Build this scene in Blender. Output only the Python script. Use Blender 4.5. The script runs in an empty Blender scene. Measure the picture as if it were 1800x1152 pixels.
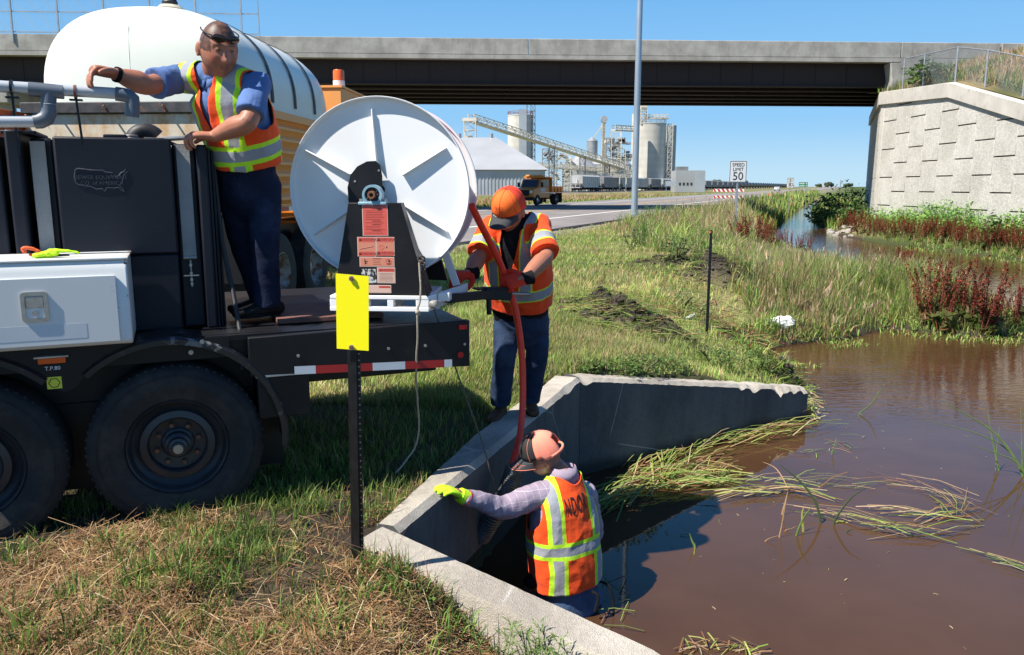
import bpy, bmesh, math, random
import numpy as np
from math import sin, cos, tan, pi, radians, atan, atan2, sqrt
from mathutils import Vector, Matrix, noise, geometry
from mathutils.bvhtree import BVHTree
rnd = random.Random(7)
rng = np.random.default_rng(7)
S = bpy.context.scene
COL = S.collection
# ------------------------------------------------------------------ camera, light, exposure
CAMH = 1.82
FPX = 1400.0
PITCH = atan(248 / FPX)
cam_d = bpy.data.cameras.new('camera')
cam = bpy.data.objects.new('camera', cam_d)
COL.objects.link(cam)
cam.location = (0, 0, CAMH)
cam.rotation_euler = (pi / 2 - PITCH, 0, 0)
cam_d.sensor_width = 36
cam_d.lens = 36 * FPX / 1800
cam_d.clip_start = 0.05
cam_d.clip_end = 6000
S.camera = cam
SUN_EL = 54.0
SUN_A = 30.0            # degrees the sun stands towards the camera side of due left (-X)
sdir = Vector((-cos(radians(SUN_A)) * cos(radians(SUN_EL)), -sin(radians(SUN_A)) * cos(radians(SUN_EL)), sin(radians(SUN_EL))))
W = bpy.data.worlds.new('World')
S.world = W
W.use_nodes = True
wn = W.node_tree.nodes
bg = wn['Background']
sky = wn.new('ShaderNodeTexSky')
sky.sky_type = 'NISHITA'
sky.sun_disc = False
sky.sun_elevation = radians(SUN_EL)
sky.sun_rotation = atan2(sdir.x, sdir.y)
sky.altitude = 600
sky.air_density = 1.15
sky.dust_density = 0.35
sky.ozone_density = 2.2
# clear prairie sky: the sky model, pulled towards the even azure of the photograph
wl_ = W.node_tree.links
tc = wn.new('ShaderNodeTexCoord'); sx = wn.new('ShaderNodeSeparateXYZ'); cr = wn.new('ShaderNodeValToRGB'); mx_ = wn.new('ShaderNodeMix')
wl_.new(tc.outputs['Generated'], sx.inputs[0]); wl_.new(sx.outputs[2], cr.inputs[0])
cr.color_ramp.interpolation = 'EASE'
for k_, (p_, c_) in enumerate([(0.0, (4.7, 7.1, 8.9)), (0.09, (2.5, 5.5, 8.9)), (0.34, (0.85, 3.5, 8.0)), (0.7, (0.25, 1.0, 3.2))]):
    e_ = cr.color_ramp.elements[k_] if k_ < 2 else cr.color_ramp.elements.new(p_)
    e_.position = p_; e_.color = (*c_, 1)
mx_.data_type = 'RGBA'; mx_.inputs[0].default_value = 0.92
wl_.new(sky.outputs[0], mx_.inputs[6]); wl_.new(cr.outputs[0], mx_.inputs[7]); wl_.new(mx_.outputs[2], bg.inputs[0])
bg.inputs[1].default_value = 0.062
sun_d = bpy.data.lights.new('sun', 'SUN')
sun_d.energy = 5.0
sun_d.angle = radians(0.55)
sun_d.color = (1.0, 0.94, 0.85)
sun = bpy.data.objects.new('sun', sun_d)
COL.objects.link(sun)
sun.rotation_euler = (-sdir).to_track_quat('-Z', 'Y').to_euler()
sun.location = (-20, -5, 40)
S.view_settings.view_transform = 'Standard'
S.view_settings.look = 'None'
S.view_settings.exposure = 0.82
S.view_settings.gamma = 1
S.render.engine = 'CYCLES'
S.cycles.max_bounces = 6
S.cycles.transparent_max_bounces = 8

# ------------------------------------------------------------------ placing: a pixel of the 1800 px wide photo to a point of the place
FW = Vector((0, cos(PITCH), -sin(PITCH)))
UP = Vector((0, sin(PITCH), cos(PITCH)))
EYE = Vector((0, 0, CAMH))


def ray(px, py):
    return FW + Vector((1, 0, 0)) * ((px - 900) / FPX) - UP * ((py - 576) / FPX)


def at(px, py, Y):
    r = ray(px, py)
    return EYE + r * (Y / r.y)


def gnd(px, py, z=0.0):
    r = ray(px, py)
    return EYE + r * ((z - CAMH) / r.z)


# ------------------------------------------------------------------ objects
def tag(o, label=None, cat=None, group=None, kind=None):
    if label: o['label'] = label
    if cat: o['category'] = cat
    if group: o['group'] = group
    if kind: o['kind'] = kind
    return o


def thing(name, label, cat, loc=(0, 0, 0), rz=0.0, group=None):
    o = bpy.data.objects.new(name, None)
    COL.objects.link(o)
    o.empty_display_size = 0.2
    o.location = loc
    o.rotation_euler = (0, 0, rz)
    return tag(o, label, cat, group)


def link_mesh(name, me, mat=None, parent=None):
    o = bpy.data.objects.new(name, me)
    COL.objects.link(o)
    if mat is not None and not me.materials:
        for m in (mat if isinstance(mat, (list, tuple)) else [mat]):
            me.materials.append(m)
    if parent is not None:
        o.parent = parent
    return o


def copy_tree(o, parent=None):
    c = o.copy()
    COL.objects.link(c)
    c.parent = parent
    for ch in o.children:
        copy_tree(ch, c)
    return c


def smooth(me, ang=32):
    me.polygons.foreach_set('use_smooth', [True] * len(me.polygons))
    me.set_sharp_from_angle(angle=radians(ang))


def frame_of(d, up=(0, 0, 1)):
    d = Vector(d).normalized()
    u = Vector(up)
    if abs(d.dot(u)) > 0.97:
        u = Vector((0, 1, 0)) if abs(d.y) < 0.9 else Vector((1, 0, 0))
    x = u.cross(d).normalized()
    y = d.cross(x).normalized()
    return x, y, d


class MB:
    def __init__(s):
        s.v = []
        s.f = []

    def add(s, vs, fs):
        n = len(s.v)
        s.v += [tuple(v) for v in vs]
        s.f += [tuple(i + n for i in f) for f in fs]
        return s

    def box(s, x0, x1, y0, y1, z0, z1):
        vs = [(x, y, z) for z in (z0, z1) for y in (y0, y1) for x in (x0, x1)]
        return s.add(vs, [(0, 2, 3, 1), (4, 5, 7, 6), (0, 1, 5, 4), (2, 6, 7, 3), (0, 4, 6, 2), (1, 3, 7, 5)])

    def hexa(s, b, t):
        """b, t: four points each (ccw seen from above)"""
        return s.add(list(b) + list(t), [(3, 2, 1, 0), (4, 5, 6, 7), (0, 1, 5, 4), (1, 2, 6, 5), (2, 3, 7, 6), (3, 0, 4, 7)])

    def bar(s, p0, p1, w, h=None, up=(0, 0, 1)):
        h = h or w
        p0 = Vector(p0); p1 = Vector(p1)
        x, y, d = frame_of(p1 - p0, up)
        q = [(-w / 2, -h / 2), (w / 2, -h / 2), (w / 2, h / 2), (-w / 2, h / 2)]
        return s.hexa([p0 + x * a + y * b for a, b in q], [p1 + x * a + y * b for a, b in q])

    def cyl(s, p0, p1, r0, r1=None, n=12, cap=True):
        r1 = r0 if r1 is None else r1
        p0 = Vector(p0); p1 = Vector(p1)
        x, y, d = frame_of(p1 - p0)
        vs = []
        for p, r in ((p0, r0), (p1, r1)):
            vs += [p + x * (r * cos(2 * pi * i / n)) + y * (r * sin(2 * pi * i / n)) for i in range(n)]
        fs = [(i, (i + 1) % n, n + (i + 1) % n, n + i) for i in range(n)]
        if cap:
            fs += [tuple(range(n - 1, -1, -1)), tuple(range(n, 2 * n))]
        return s.add(vs, fs)

    def tube(s, path, r, n=8, cap=True, closed=False):
        path = [Vector(p) for p in path]
        m = len(path)
        rr = r if isinstance(r, (list, tuple)) else [r] * m
        vs = []
        px = None
        for i, p in enumerate(path):
            a = path[(i - 1) % m] if (closed or i > 0) else p
            b = path[(i + 1) % m] if (closed or i < m - 1) else p
            d = (b - a).normalized()
            if px is None:
                x, y, _ = frame_of(d)
            else:
                x = (px - d * px.dot(d)).normalized()
                y = d.cross(x)
            px = x
            vs += [p + x * (rr[i] * cos(2 * pi * k / n)) + y * (rr[i] * sin(2 * pi * k / n)) for k in range(n)]
        fs = []
        for i in range(m if closed else m - 1):
            j = (i + 1) % m
            fs += [(i * n + k, i * n + (k + 1) % n, j * n + (k + 1) % n, j * n + k) for k in range(n)]
        if cap and not closed:
            fs += [tuple(range(n - 1, -1, -1)), tuple((m - 1) * n + k for k in range(n))]
        return s.add(vs, fs)

    def prism(s, poly, a, b, axis='y'):
        """poly: 2D points, extruded from a to b along axis; 'y': poly=(x,z); 'x': poly=(y,z); 'z': poly=(x,y)"""
        n = len(poly)
        def mk(p, t):
            return (p[0], t, p[1]) if axis == 'y' else (t, p[0], p[1]) if axis == 'x' else (p[0], p[1], t)
        vs = [mk(p, a) for p in poly] + [mk(p, b) for p in poly]
        fs = [(i, (i + 1) % n, n + (i + 1) % n, n + i) for i in range(n)] + [tuple(range(n - 1, -1, -1)), tuple(range(n, 2 * n))]
        return s.add(vs, fs)

    def lathe(s, prof, c=(0, 0, 0), axis=(0, 0, 1), n=24, arc=1.0):
        """prof: (radius, height) pairs"""
        c = Vector(c)
        x, y, d = frame_of(axis)
        vs = []
        k = n if arc >= 1 else n + 1
        for r, h in prof:
            vs += [c + d * h + x * (r * cos(2 * pi * arc * i / n)) + y * (r * sin(2 * pi * arc * i / n)) for i in range(k)]
        fs = []
        for j in range(len(prof) - 1):
            for i in range(n):
                i2 = (i + 1) % k
                fs.append((j * k + i, j * k + i2, (j + 1) * k + i2, (j + 1) * k + i))
        return s.add(vs, fs)

    def loft(s, rings, cap=True):
        n = len(rings[0])
        vs = [p for r in rings for p in r]
        fs = []
        for j in range(len(rings) - 1):
            fs += [(j * n + i, j * n + (i + 1) % n, (j + 1) * n + (i + 1) % n, (j + 1) * n + i) for i in range(n)]
        if cap:
            fs += [tuple(range(n - 1, -1, -1)), tuple((len(rings) - 1) * n + i for i in range(n))]
        return s.add(vs, fs)

    def ball(s, c, r, nu=14, nv=9, R=None):
        r = r if isinstance(r, (tuple, list)) else (r, r, r)
        c = Vector(c)
        vs = []
        for j in range(nv + 1):
            t = pi * j / nv
            for i in range(nu):
                a = 2 * pi * i / nu
                p = Vector((r[0] * sin(t) * cos(a), r[1] * sin(t) * sin(a), -r[2] * cos(t)))
                vs.append(c + (R @ p if R is not None else p))
        fs = [(j * nu + i, j * nu + (i + 1) % nu, (j + 1) * nu + (i + 1) % nu, (j + 1) * nu + i) for j in range(nv) for i in range(nu)]
        return s.add(vs, fs)

    def mesh(s, name, ang=32, fix=True):
        me = bpy.data.meshes.new(name)
        me.from_pydata(s.v, [], s.f)
        if fix:
            bm = bmesh.new()
            bm.from_mesh(me)
            bmesh.ops.remove_doubles(bm, verts=bm.verts, dist=1e-6)
            bmesh.ops.recalc_face_normals(bm, faces=bm.faces)
            bm.to_mesh(me)
            bm.free()
        smooth(me, ang)
        return me

    def build(s, name, mat, parent=None, bevel=0, ang=32, seg=2):
        o = link_mesh(name, s.mesh(name, ang), mat, parent)
        if bevel:
            m = o.modifiers.new('bevel', 'BEVEL')
            m.width = bevel
            m.segments = seg
            m.limit_method = 'ANGLE'
            m.angle_limit = radians(40)
        return o


def boxpart(name, mat, parent, x0, x1, y0, y1, z0, z1, bevel=0):
    return MB().box(x0, x1, y0, y1, z0, z1).build(name, mat, parent, bevel)


def arrmesh(name, V, polys4=None, tris=None, col=None, smooth_=False):
    """V (N,3); polys4 (M,4); tris (K,3); numpy arrays"""
    me = bpy.data.meshes.new(name)
    me.vertices.add(len(V))
    me.vertices.foreach_set('co', np.asarray(V, np.float32).ravel())
    nq = 0 if polys4 is None else len(polys4)
    nt = 0 if tris is None else len(tris)
    idx = np.concatenate([np.zeros(0, np.int32) if polys4 is None else np.asarray(polys4, np.int32).ravel(),
                          np.zeros(0, np.int32) if tris is None else np.asarray(tris, np.int32).ravel()])
    me.loops.add(len(idx))
    me.loops.foreach_set('vertex_index', idx)
    me.polygons.add(nq + nt)
    me.polygons.foreach_set('loop_start', np.concatenate([np.arange(nq) * 4, nq * 4 + np.arange(nt) * 3]).astype(np.int32))
    me.update(calc_edges=True)
    if col is not None:
        a = me.color_attributes.new('Col', 'FLOAT_COLOR', 'POINT')
        c = np.ones((len(V), 4), np.float32)
        c[:, :3] = col
        a.data.foreach_set('color', c.ravel())
    if smooth_:
        me.polygons.foreach_set('use_smooth', [True] * len(me.polygons))
    return me


# ------------------------------------------------------------------ shader expressions
class E:
    """a socket (or number) with operators that grow math nodes"""
    def __init__(s, nt, k):
        s.nt = nt
        s.k = k

    def _op(s, op, *o, clamp=False):
        n = s.nt.nodes.new('ShaderNodeMath')
        n.operation = op
        n.use_clamp = clamp
        for i, q in enumerate((s,) + o):
            q = q.k if isinstance(q, E) else q
            if isinstance(q, (int, float)):
                n.inputs[i].default_value = q
            else:
                s.nt.links.new(q, n.inputs[i])
        return E(s.nt, n.outputs[0])

    def __add__(s, o): return s._op('ADD', o)
    def __radd__(s, o): return s._op('ADD', o)
    def __sub__(s, o): return s._op('SUBTRACT', o)
    def __rsub__(s, o): return (s * -1.0) + o
    def __mul__(s, o): return s._op('MULTIPLY', o)
    def __rmul__(s, o): return s._op('MULTIPLY', o)
    def __truediv__(s, o): return s._op('DIVIDE', o)
    def __gt__(s, o): return s._op('GREATER_THAN', o)
    def __lt__(s, o): return s._op('LESS_THAN', o)
    def mx(s, o): return s._op('MAXIMUM', o)
    def mn(s, o): return s._op('MINIMUM', o)
    def abs(s): return s._op('ABSOLUTE')
    def sin(s): return s._op('SINE')
    def mod(s, o): return s._op('FLOORED_MODULO', o)
    def clamp(s): return s._op('ADD', 0.0, clamp=True)
    def inv(s): return (s * -1.0) + 1.0
    def ramp(s, a, b):
        n = s.nt.nodes.new('ShaderNodeMapRange')
        n.interpolation_type = 'SMOOTHSTEP'
        s.nt.links.new(s.k, n.inputs[0])
        n.inputs[1].default_value = a
        n.inputs[2].default_value = b
        return E(s.nt, n.outputs[0])


class Mat:
    def __init__(s, name):
        s.m = bpy.data.materials.new(name)
        s.m.use_nodes = True
        s.nt = s.m.node_tree
        s.b = s.nt.nodes['Principled BSDF']
        s.out = s.nt.nodes['Material Output']
        g = s.nt.nodes.new('ShaderNodeNewGeometry')
        s.P = g.outputs['Position']
        s.geo = g

    def use_local(s):
        t = s.nt.nodes.new('ShaderNodeTexCoord')
        s.P = t.outputs['Object']
        return s

    def comp(s, P=None):
        n = s.nt.nodes.new('ShaderNodeSeparateXYZ')
        s.nt.links.new(P or s.P, n.inputs[0])
        return [E(s.nt, n.outputs[i]) for i in range(3)]

    def attr(s, name):
        n = s.nt.nodes.new('ShaderNodeAttribute')
        n.attribute_name = name
        return n

    def noise(s, scale, detail=4, rough=0.55, P=None, dist=0.0, stretch=None):
        n = s.nt.nodes.new('ShaderNodeTexNoise')
        n.inputs['Scale'].default_value = scale
        n.inputs['Detail'].default_value = detail
        n.inputs['Roughness'].default_value = rough
        n.inputs['Distortion'].default_value = dist
        src = P or s.P
        if stretch:
            q = s.nt.nodes.new('ShaderNodeMapping')
            q.inputs['Scale'].default_value = stretch
            s.nt.links.new(src, q.inputs[0])
            src = q.outputs[0]
        s.nt.links.new(src, n.inputs['Vector'])
        return E(s.nt, n.outputs[0])

    def voro(s, scale, P=None, feature='F1', out='Distance'):
        n = s.nt.nodes.new('ShaderNodeTexVoronoi')
        n.feature = feature
        n.inputs['Scale'].default_value = scale
        s.nt.links.new(P or s.P, n.inputs['Vector'])
        return E(s.nt, n.outputs[out])

    def col(s, c):
        if isinstance(c, (tuple, list)):
            n = s.nt.nodes.new('ShaderNodeRGB')
            n.outputs[0].default_value = (*c[:3], 1)
            return n.outputs[0]
        return c

    def mix(s, f, a, b):
        n = s.nt.nodes.new('ShaderNodeMix')
        n.data_type = 'RGBA'
        f = f.k if isinstance(f, E) else f
        if isinstance(f, (int, float)):
            n.inputs[0].default_value = f
        else:
            s.nt.links.new(f, n.inputs[0])
        for i, c in ((6, a), (7, b)):
            if isinstance(c, (tuple, list)):
                n.inputs[i].default_value = (*c[:3], 1)
            else:
                s.nt.links.new(c, n.inputs[i])
        return n.outputs[2]

    def scale(s, c, f):
        """multiply a colour by a scalar expression"""
        n = s.nt.nodes.new('ShaderNodeVectorMath')
        n.operation = 'SCALE'
        s.nt.links.new(s.col(c), n.inputs[0])
        s.nt.links.new(f.k, n.inputs['Scale'])
        return n.outputs[0]

    def base(s, c, rough=None, metal=None, spec=None):
        if isinstance(c, (tuple, list)):
            s.b.inputs['Base Color'].default_value = (*c[:3], 1)
        else:
            s.nt.links.new(c, s.b.inputs['Base Color'])
        for nm, v in (('Roughness', rough), ('Metallic', metal), ('Specular IOR Level', spec)):
            if v is None: continue
            if isinstance(v, E):
                s.nt.links.new(v.k, s.b.inputs[nm])
            else:
                s.b.inputs[nm].default_value = v
        return s

    def bump(s, h, strength=0.3, dist=0.01):
        n = s.nt.nodes.new('ShaderNodeBump')
        n.inputs['Strength'].default_value = strength
        n.inputs['Distance'].default_value = dist
        s.nt.links.new(h.k, n.inputs['Height'])
        s.nt.links.new(n.outputs[0], s.b.inputs['Normal'])
        return s


def paint(name, c, rough=0.5, metal=0.0, var=0.12, vs=3.0, bump=0.0, bs=40, dirt=None, dirt_s=6, dirt_lo=0.55, dirt_hi=0.75, spec=None, bd=0.004):
    """general material: a base colour that varies a little, optional dirt or rust, optional bump"""
    m = Mat(name)
    n = m.noise(vs, 5)
    k = n.ramp(0.25, 0.75) * (2 * var) + (1 - var)
    c_ = m.scale(c, k)
    r = n * 0.25 + (rough - 0.12)
    if dirt:
        d = m.noise(dirt_s, 8, 0.65).ramp(dirt_lo, dirt_hi)
        c_ = m.mix(d, c_, dirt)
        r = r.mx(d * 0.8)
    m.base(c_, r, metal, spec)
    if bump:
        m.bump(m.noise(bs, 5, 0.6), bump, bd)
    return m.m


def flat(name, c, rough=0.6):
    m = Mat(name)
    m.base(c, rough)
    return m.m


def text_mesh(txt, size, depth=0.0, align='CENTER', space=1.0, bold=0.0):
    cu = bpy.data.curves.new('t', 'FONT')
    cu.body = txt
    cu.size = size
    cu.align_x = align
    cu.align_y = 'CENTER'
    cu.extrude = depth
    cu.space_character = space
    cu.offset = bold
    cu.resolution_u = 3
    o = bpy.data.objects.new('t', cu)
    COL.objects.link(o)
    dg = bpy.context.evaluated_depsgraph_get()
    me = bpy.data.meshes.new_from_object(o.evaluated_get(dg))
    bpy.data.objects.remove(o)
    bpy.data.curves.remove(cu)
    me.materials.clear()
    return me


def text_on(name, txt, size, mat, parent, loc, ax, ay, depth=0.0005, bold=0.0):
    """flat lettering; ax: reading direction, ay: up"""
    me = text_mesh(txt, size, depth)
    ax = Vector(ax).normalized(); ay = Vector(ay).normalized(); az = ax.cross(ay)
    M = Matrix((ax, ay, az)).transposed().to_4x4()
    M.translation = Vector(loc)
    me.transform(M)
    me.name = name
    return link_mesh(name, me, mat, parent)
# ------------------------------------------------------------------ materials of the setting
GREY_NOISE = {}
m_conc = Mat('weathered_concrete')
n1 = m_conc.noise(1.1, 6, 0.6); n2 = m_conc.noise(18, 5, 0.7)
st = m_conc.noise(2.2, 6, 0.7, stretch=(1.6, 1.6, 0.22)).ramp(0.5, 0.78)
c_ = m_conc.mix(n1.ramp(0.3, 0.7), (0.27, 0.255, 0.23), (0.40, 0.385, 0.35))
c_ = m_conc.mix(st * 0.45, c_, (0.13, 0.12, 0.11))
c_ = m_conc.scale(c_, n2 * 0.5 + 0.75)
m_conc.base(c_, 0.9, spec=0.25); m_conc.bump(n2 + m_conc.noise(90, 3) * 0.4, 0.5, 0.006)
m_conc = m_conc.m
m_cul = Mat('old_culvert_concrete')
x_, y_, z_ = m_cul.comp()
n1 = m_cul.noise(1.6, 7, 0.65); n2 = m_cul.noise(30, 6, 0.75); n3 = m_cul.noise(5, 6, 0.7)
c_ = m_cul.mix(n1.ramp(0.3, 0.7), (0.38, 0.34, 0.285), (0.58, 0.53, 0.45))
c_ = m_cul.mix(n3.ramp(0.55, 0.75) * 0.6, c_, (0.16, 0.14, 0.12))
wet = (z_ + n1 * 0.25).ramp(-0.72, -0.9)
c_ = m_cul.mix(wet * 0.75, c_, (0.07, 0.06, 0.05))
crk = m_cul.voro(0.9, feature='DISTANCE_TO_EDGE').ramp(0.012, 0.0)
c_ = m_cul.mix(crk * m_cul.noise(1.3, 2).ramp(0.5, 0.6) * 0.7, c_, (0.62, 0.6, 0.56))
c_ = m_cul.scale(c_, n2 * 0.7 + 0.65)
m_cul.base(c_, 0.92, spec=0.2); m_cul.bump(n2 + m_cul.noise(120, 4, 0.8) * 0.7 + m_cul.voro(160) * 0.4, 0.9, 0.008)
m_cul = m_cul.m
m_galv = paint('galvanised_steel', (0.42, 0.44, 0.46), 0.45, 0.6, var=0.15, vs=6)
m_dark = paint('dark_girder_steel', (0.022, 0.012, 0.010), 0.75, 0.0, var=0.3, vs=1.5)
m_culshade = Mat('shade_toned_concrete')  # culvert concrete copy with shade in its base colour; streaks and waterline are real
x_, y_, z_ = m_culshade.comp()
n1 = m_culshade.noise(1.8, 7, 0.7, stretch=(1, 1, .4)); n2 = m_culshade.noise(26, 6, 0.75); n3 = m_culshade.noise(6, 5, .7, stretch=(1, 1, .15))
c_ = m_culshade.mix(n1.ramp(0.3, 0.7), (0.075, 0.078, 0.078), (0.135, 0.135, 0.13))
c_ = m_culshade.mix(n3.ramp(.6, .8) * .35, c_, (.24, .235, .22))
c_ = m_culshade.mix((z_ + n1 * .2).ramp(-.72, -.86) * .8, c_, (.035, .030, .024))
crk = m_culshade.voro(0.8, feature='DISTANCE_TO_EDGE').ramp(0.006, 0.0)
c_ = m_culshade.mix(crk * m_culshade.noise(1.1, 2).ramp(.5, .56) * .6, c_, (.45, .44, .42))
m_culshade.base(m_culshade.scale(c_, n2 * .7 + .65), 0.9, spec=.2); m_culshade.bump(n2 + m_culshade.noise(120, 4, .8) * .6, .8, .006)
m_culshade = m_culshade.m
m_black = paint('black_painted_steel', (0.009, 0.009, 0.011), 0.42, 0.0, var=0.3, vs=4, dirt=(0.05, 0.042, 0.035), dirt_s=9, dirt_lo=0.6, dirt_hi=0.85, bump=0.1, bs=60, spec=.3)
m_white = paint('white_paint', (0.72, 0.74, 0.74), 0.35, var=0.06)

# ground material: colour from the mesh, broken up by noise
m_ground = Mat('soil_and_turf')
a_ = m_ground.attr('Col').outputs['Color']
n1 = m_ground.noise(3.0, 8, 0.7); n2 = m_ground.noise(35, 6, 0.75); n4 = m_ground.noise(0.35, 5, 0.6)
c_ = m_ground.scale(a_, n1 * 0.8 + n2 * 0.7 + n4 * 0.5)
m_ground.base(c_, 0.95, spec=0.1); m_ground.bump(n1 * 0.6 + n2 * 0.4, 0.9, 0.05)
m_ground = m_ground.m

m_water = Mat('muddy_water')
n1 = m_water.noise(0.5, 4, 0.6)
x_, y_, z_ = m_water.comp()
rip = m_water.noise(1.0, 3, 0.55, stretch=(1.2, 4.2, 1)) * (y_.ramp(7.5, 16) * 0.5 + 0.03) + m_water.noise(5.0, 2, 0.5, stretch=(1, 2.6, 1)) * (y_.ramp(7, 12) * 0.2 + 0.008)
c_ = m_water.mix(n1.ramp(0.3, 0.7), (0.056, 0.028, 0.013), (0.078, 0.039, 0.019))
m_water.base(c_, 0.035, spec=0.5)
m_water.b.inputs['IOR'].default_value = 1.33
m_water.bump(rip, 0.55, 0.035)
m_water = m_water.m

# ------------------------------------------------------------------ terrain
TH = radians(22.5)
CT, ST = cos(TH), sin(TH)


def wl(X, Y):
    return X * CT - Y * ST, X * ST + Y * CT


def road_pt(w, l, z=0.0):
    return Vector((w * CT + l * ST, -w * ST + l * CT, z))


def sstep(x, a, b):
    t = np.clip((x - a) / (b - a), 0, 1)
    return t * t * (3 - 2 * t)


HW0 = Vector((-0.61, 4.07, 0)); HW1 = Vector((0.66, 7.50, 0))     # inner top edge of the headwall
WF = Vector((3.62, 9.45, 0)); WN = Vector((2.2, 2.42, 0))         # far ends of the wing walls
g = lambda px, py: tuple(gnd(px, py, -1.0)[:2])
NAT = [(3.75, 9.62), g(1425, 702), g(1385, 660), g(1350, 625), g(1352, 612), g(1430, 603), g(1500, 596), g(1560, 580), g(1640, 588), g(1740, 596), g(1800, 588), g(1850, 582),
       g(1800, 572), g(1720, 556), g(1600, 532), g(1480, 492), g(1400, 450), g(1356, 416), g(1374, 392), g(1398, 374), g(1415, 363), g(1438, 350), g(1450, 342),
       g(1456, 343), g(1450, 352), g(1436, 366), g(1424, 378), g(1436, 396), g(1470, 414), g(1530, 426), g(1620, 438), g(1720, 450), g(1800, 462), g(1960, 485), (34, 14), (60, 0), (60, -20), (6, -20), (5.5, -3), (3.6, 1.1), (2.3, 2.35)]
WALLP = [(2.2 - .1, 2.42 - .1), (-0.725, 4.11), (0.40, 7.62), (3.62, 9.6)]


def segdist(P, a, b):
    a = np.array(a); b = np.array(b)
    d = b - a
    t = np.clip(((P - a) @ d) / (d @ d + 1e-12), 0, 1)
    return np.hypot(*(P - (a + t[:, None] * d)).T)


def inside(P, poly):
    x, y = P[:, 0], P[:, 1]
    r = np.zeros(len(P), bool)
    n = len(poly)
    for i in range(n):
        (x0, y0), (x1, y1) = poly[i], poly[(i + 1) % n]
        if y0 == y1: continue
        c = ((y0 > y) != (y1 > y)) & (x < (x1 - x0) * (y - y0) / (y1 - y0) + x0)
        r ^= c
    return r


POLY = NAT + WALLP


def natdist(P):
    d = np.full(len(P), 1e9)
    for i in range(len(NAT) - 1):
        d = np.minimum(d, segdist(P, NAT[i], NAT[i + 1]))
    return d


def vnoise(X, Y, s, seed=0):
    """cheap smooth noise from sines"""
    r = np.random.default_rng(seed)
    out = np.zeros_like(X)
    for k in range(7):
        a = r.uniform(0, 2 * pi); f = s * r.uniform(0.6, 1.9); ph = r.uniform(0, 6.28)
        out += np.sin((X * cos(a) + Y * sin(a)) * f + ph)
    return out / 7 * 1.6


MOUNDS = []      # (x, y, radius_x, radius_y, angle, height)


def hz(X, Y):
    X = np.atleast_1d(np.asarray(X, float)); Y = np.atleast_1d(np.asarray(Y, float))
    P = np.stack([X, Y], 1)
    w, l = wl(X, Y)
    z = 0.20 * sstep(-w, 4.5, 9.2) - 0.3 * sstep(-w, 26.5, 38) + 0.5 * sstep(-w, 50, 56) - 0.3 * sstep(-w, 64, 72)
    wch = np.maximum(3.2 - 0.13 * (Y - 28), -5) + 0.3
    right = sstep(w - wch, -0.6, 0.6) * sstep(Y, 14, 20)
    z = z * (1 - right) + right * (1.15 - 0.9 * sstep(Y, 75, 110))
    z = z + 0.03 * vnoise(X, Y, 1.7, 1) * (1 - sstep(Y, 20, 60)) + 0.012 * vnoise(X, Y, 9, 2) * (Y < 14) + 0.012 * vnoise(X, Y, 23, 3) * (Y < 8)
    # the verge sinks a little towards the ditch
    dn = natdist(P)
    lowz = -0.38 * sstep(w, -4.2, -1.0) * sstep(Y, 8, 10.5) * (1 - right)
    z = z + lowz
    slope = 0.42 + right * -0.14
    bank = -1.0 + dn * slope + 0.03 * vnoise(X, Y, 5, 5)
    ins = inside(P, POLY)
    z = np.minimum(z, np.where(ins, 99, bank))
    # behind the wing walls the fill drops with them
    sF = np.clip((X - HW1.x) / (WF.x - HW1.x), 0, 1.1)
    dF = segdist(P, tuple(HW1[:2]), tuple(WF[:2]))
    z = np.where(~ins & (dF < 1.2) & (X > .4) & (Y > 7.3), np.minimum(z, 0.0 - 0.60 * sF - 0.0 + np.clip(dF - .3, 0, 1) * .25), z)
    sN = np.clip((X - HW0.x) / 1.9, 0, 1.6)
    near = (Y < 4.25) & (X > -0.75)
    z = np.where(~ins & near, np.minimum(z, -0.03 - 0.30 * sstep(X, -.62, .0) - 0.25 * sN + 0.02 * vnoise(X, Y, 8, 8)), z)
    dH = segdist(P, tuple(HW0[:2]), tuple(HW1[:2]))
    z = np.where(~ins & (dH < .5), z - 0.05, z)
    # the bed of the ditch
    z = np.where(ins, np.minimum(-1.25 - np.clip(dn, 0, 1.2) * 0.5, -1.0 - np.clip(dn * 1.2, 0, 1.2)), z)
    for (mx, my, rx, ry, an, h) in MOUNDS:
        dx, dy = X - mx, Y - my
        u = (dx * cos(an) + dy * sin(an)) / rx; v = (-dx * sin(an) + dy * cos(an)) / ry
        q = u * u + v * v
        z = z + h * np.exp(-q * 1.6) * (1 + 0.45 * vnoise(X, Y, 16, 11) + .3 * vnoise(X, Y, 37, 12))
    return z


def h1(x, y):
    return float(hz([x], [y])[0])


for (px, py, Y0, rx, ry, an, h) in [(1110, 590, 11.3, .85, .3, -.5, .34), (1065, 565, 12.4, .5, .3, -.3, .28), (1268, 500, 16.6, .9, .5, -.5, .62), (1200, 480, 18.5, 1.4, .5, 0.1, .28), (1385, 655, 10.7, .24, .2, 0, .34),
                                (1320, 575, 13.4, 1.0, .5, 0, .14), (1425, 592, 13.8, .35, .2, 0, .1)]:
    q = at(px, py, Y0)
    MOUNDS.append((q.x, q.y, rx, ry, an, h))
MOUNDS.append((-1.55, 3.35, 0.55, .35, .5, 0.07)); MOUNDS.append((-0.9, 3.5, 0.7, .35, .1, 0.06))


def axis(segs):
    out = [segs[0][0]]
    for (a, b, step0, step1) in segs:
        x = a; n = 0
        while x < b - 1e-6:
            t = (x - a) / (b - a)
            st_ = step0 * (step1 / step0) ** t
            x = min(b, x + st_)
            out.append(x)
    return np.array(out)


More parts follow.
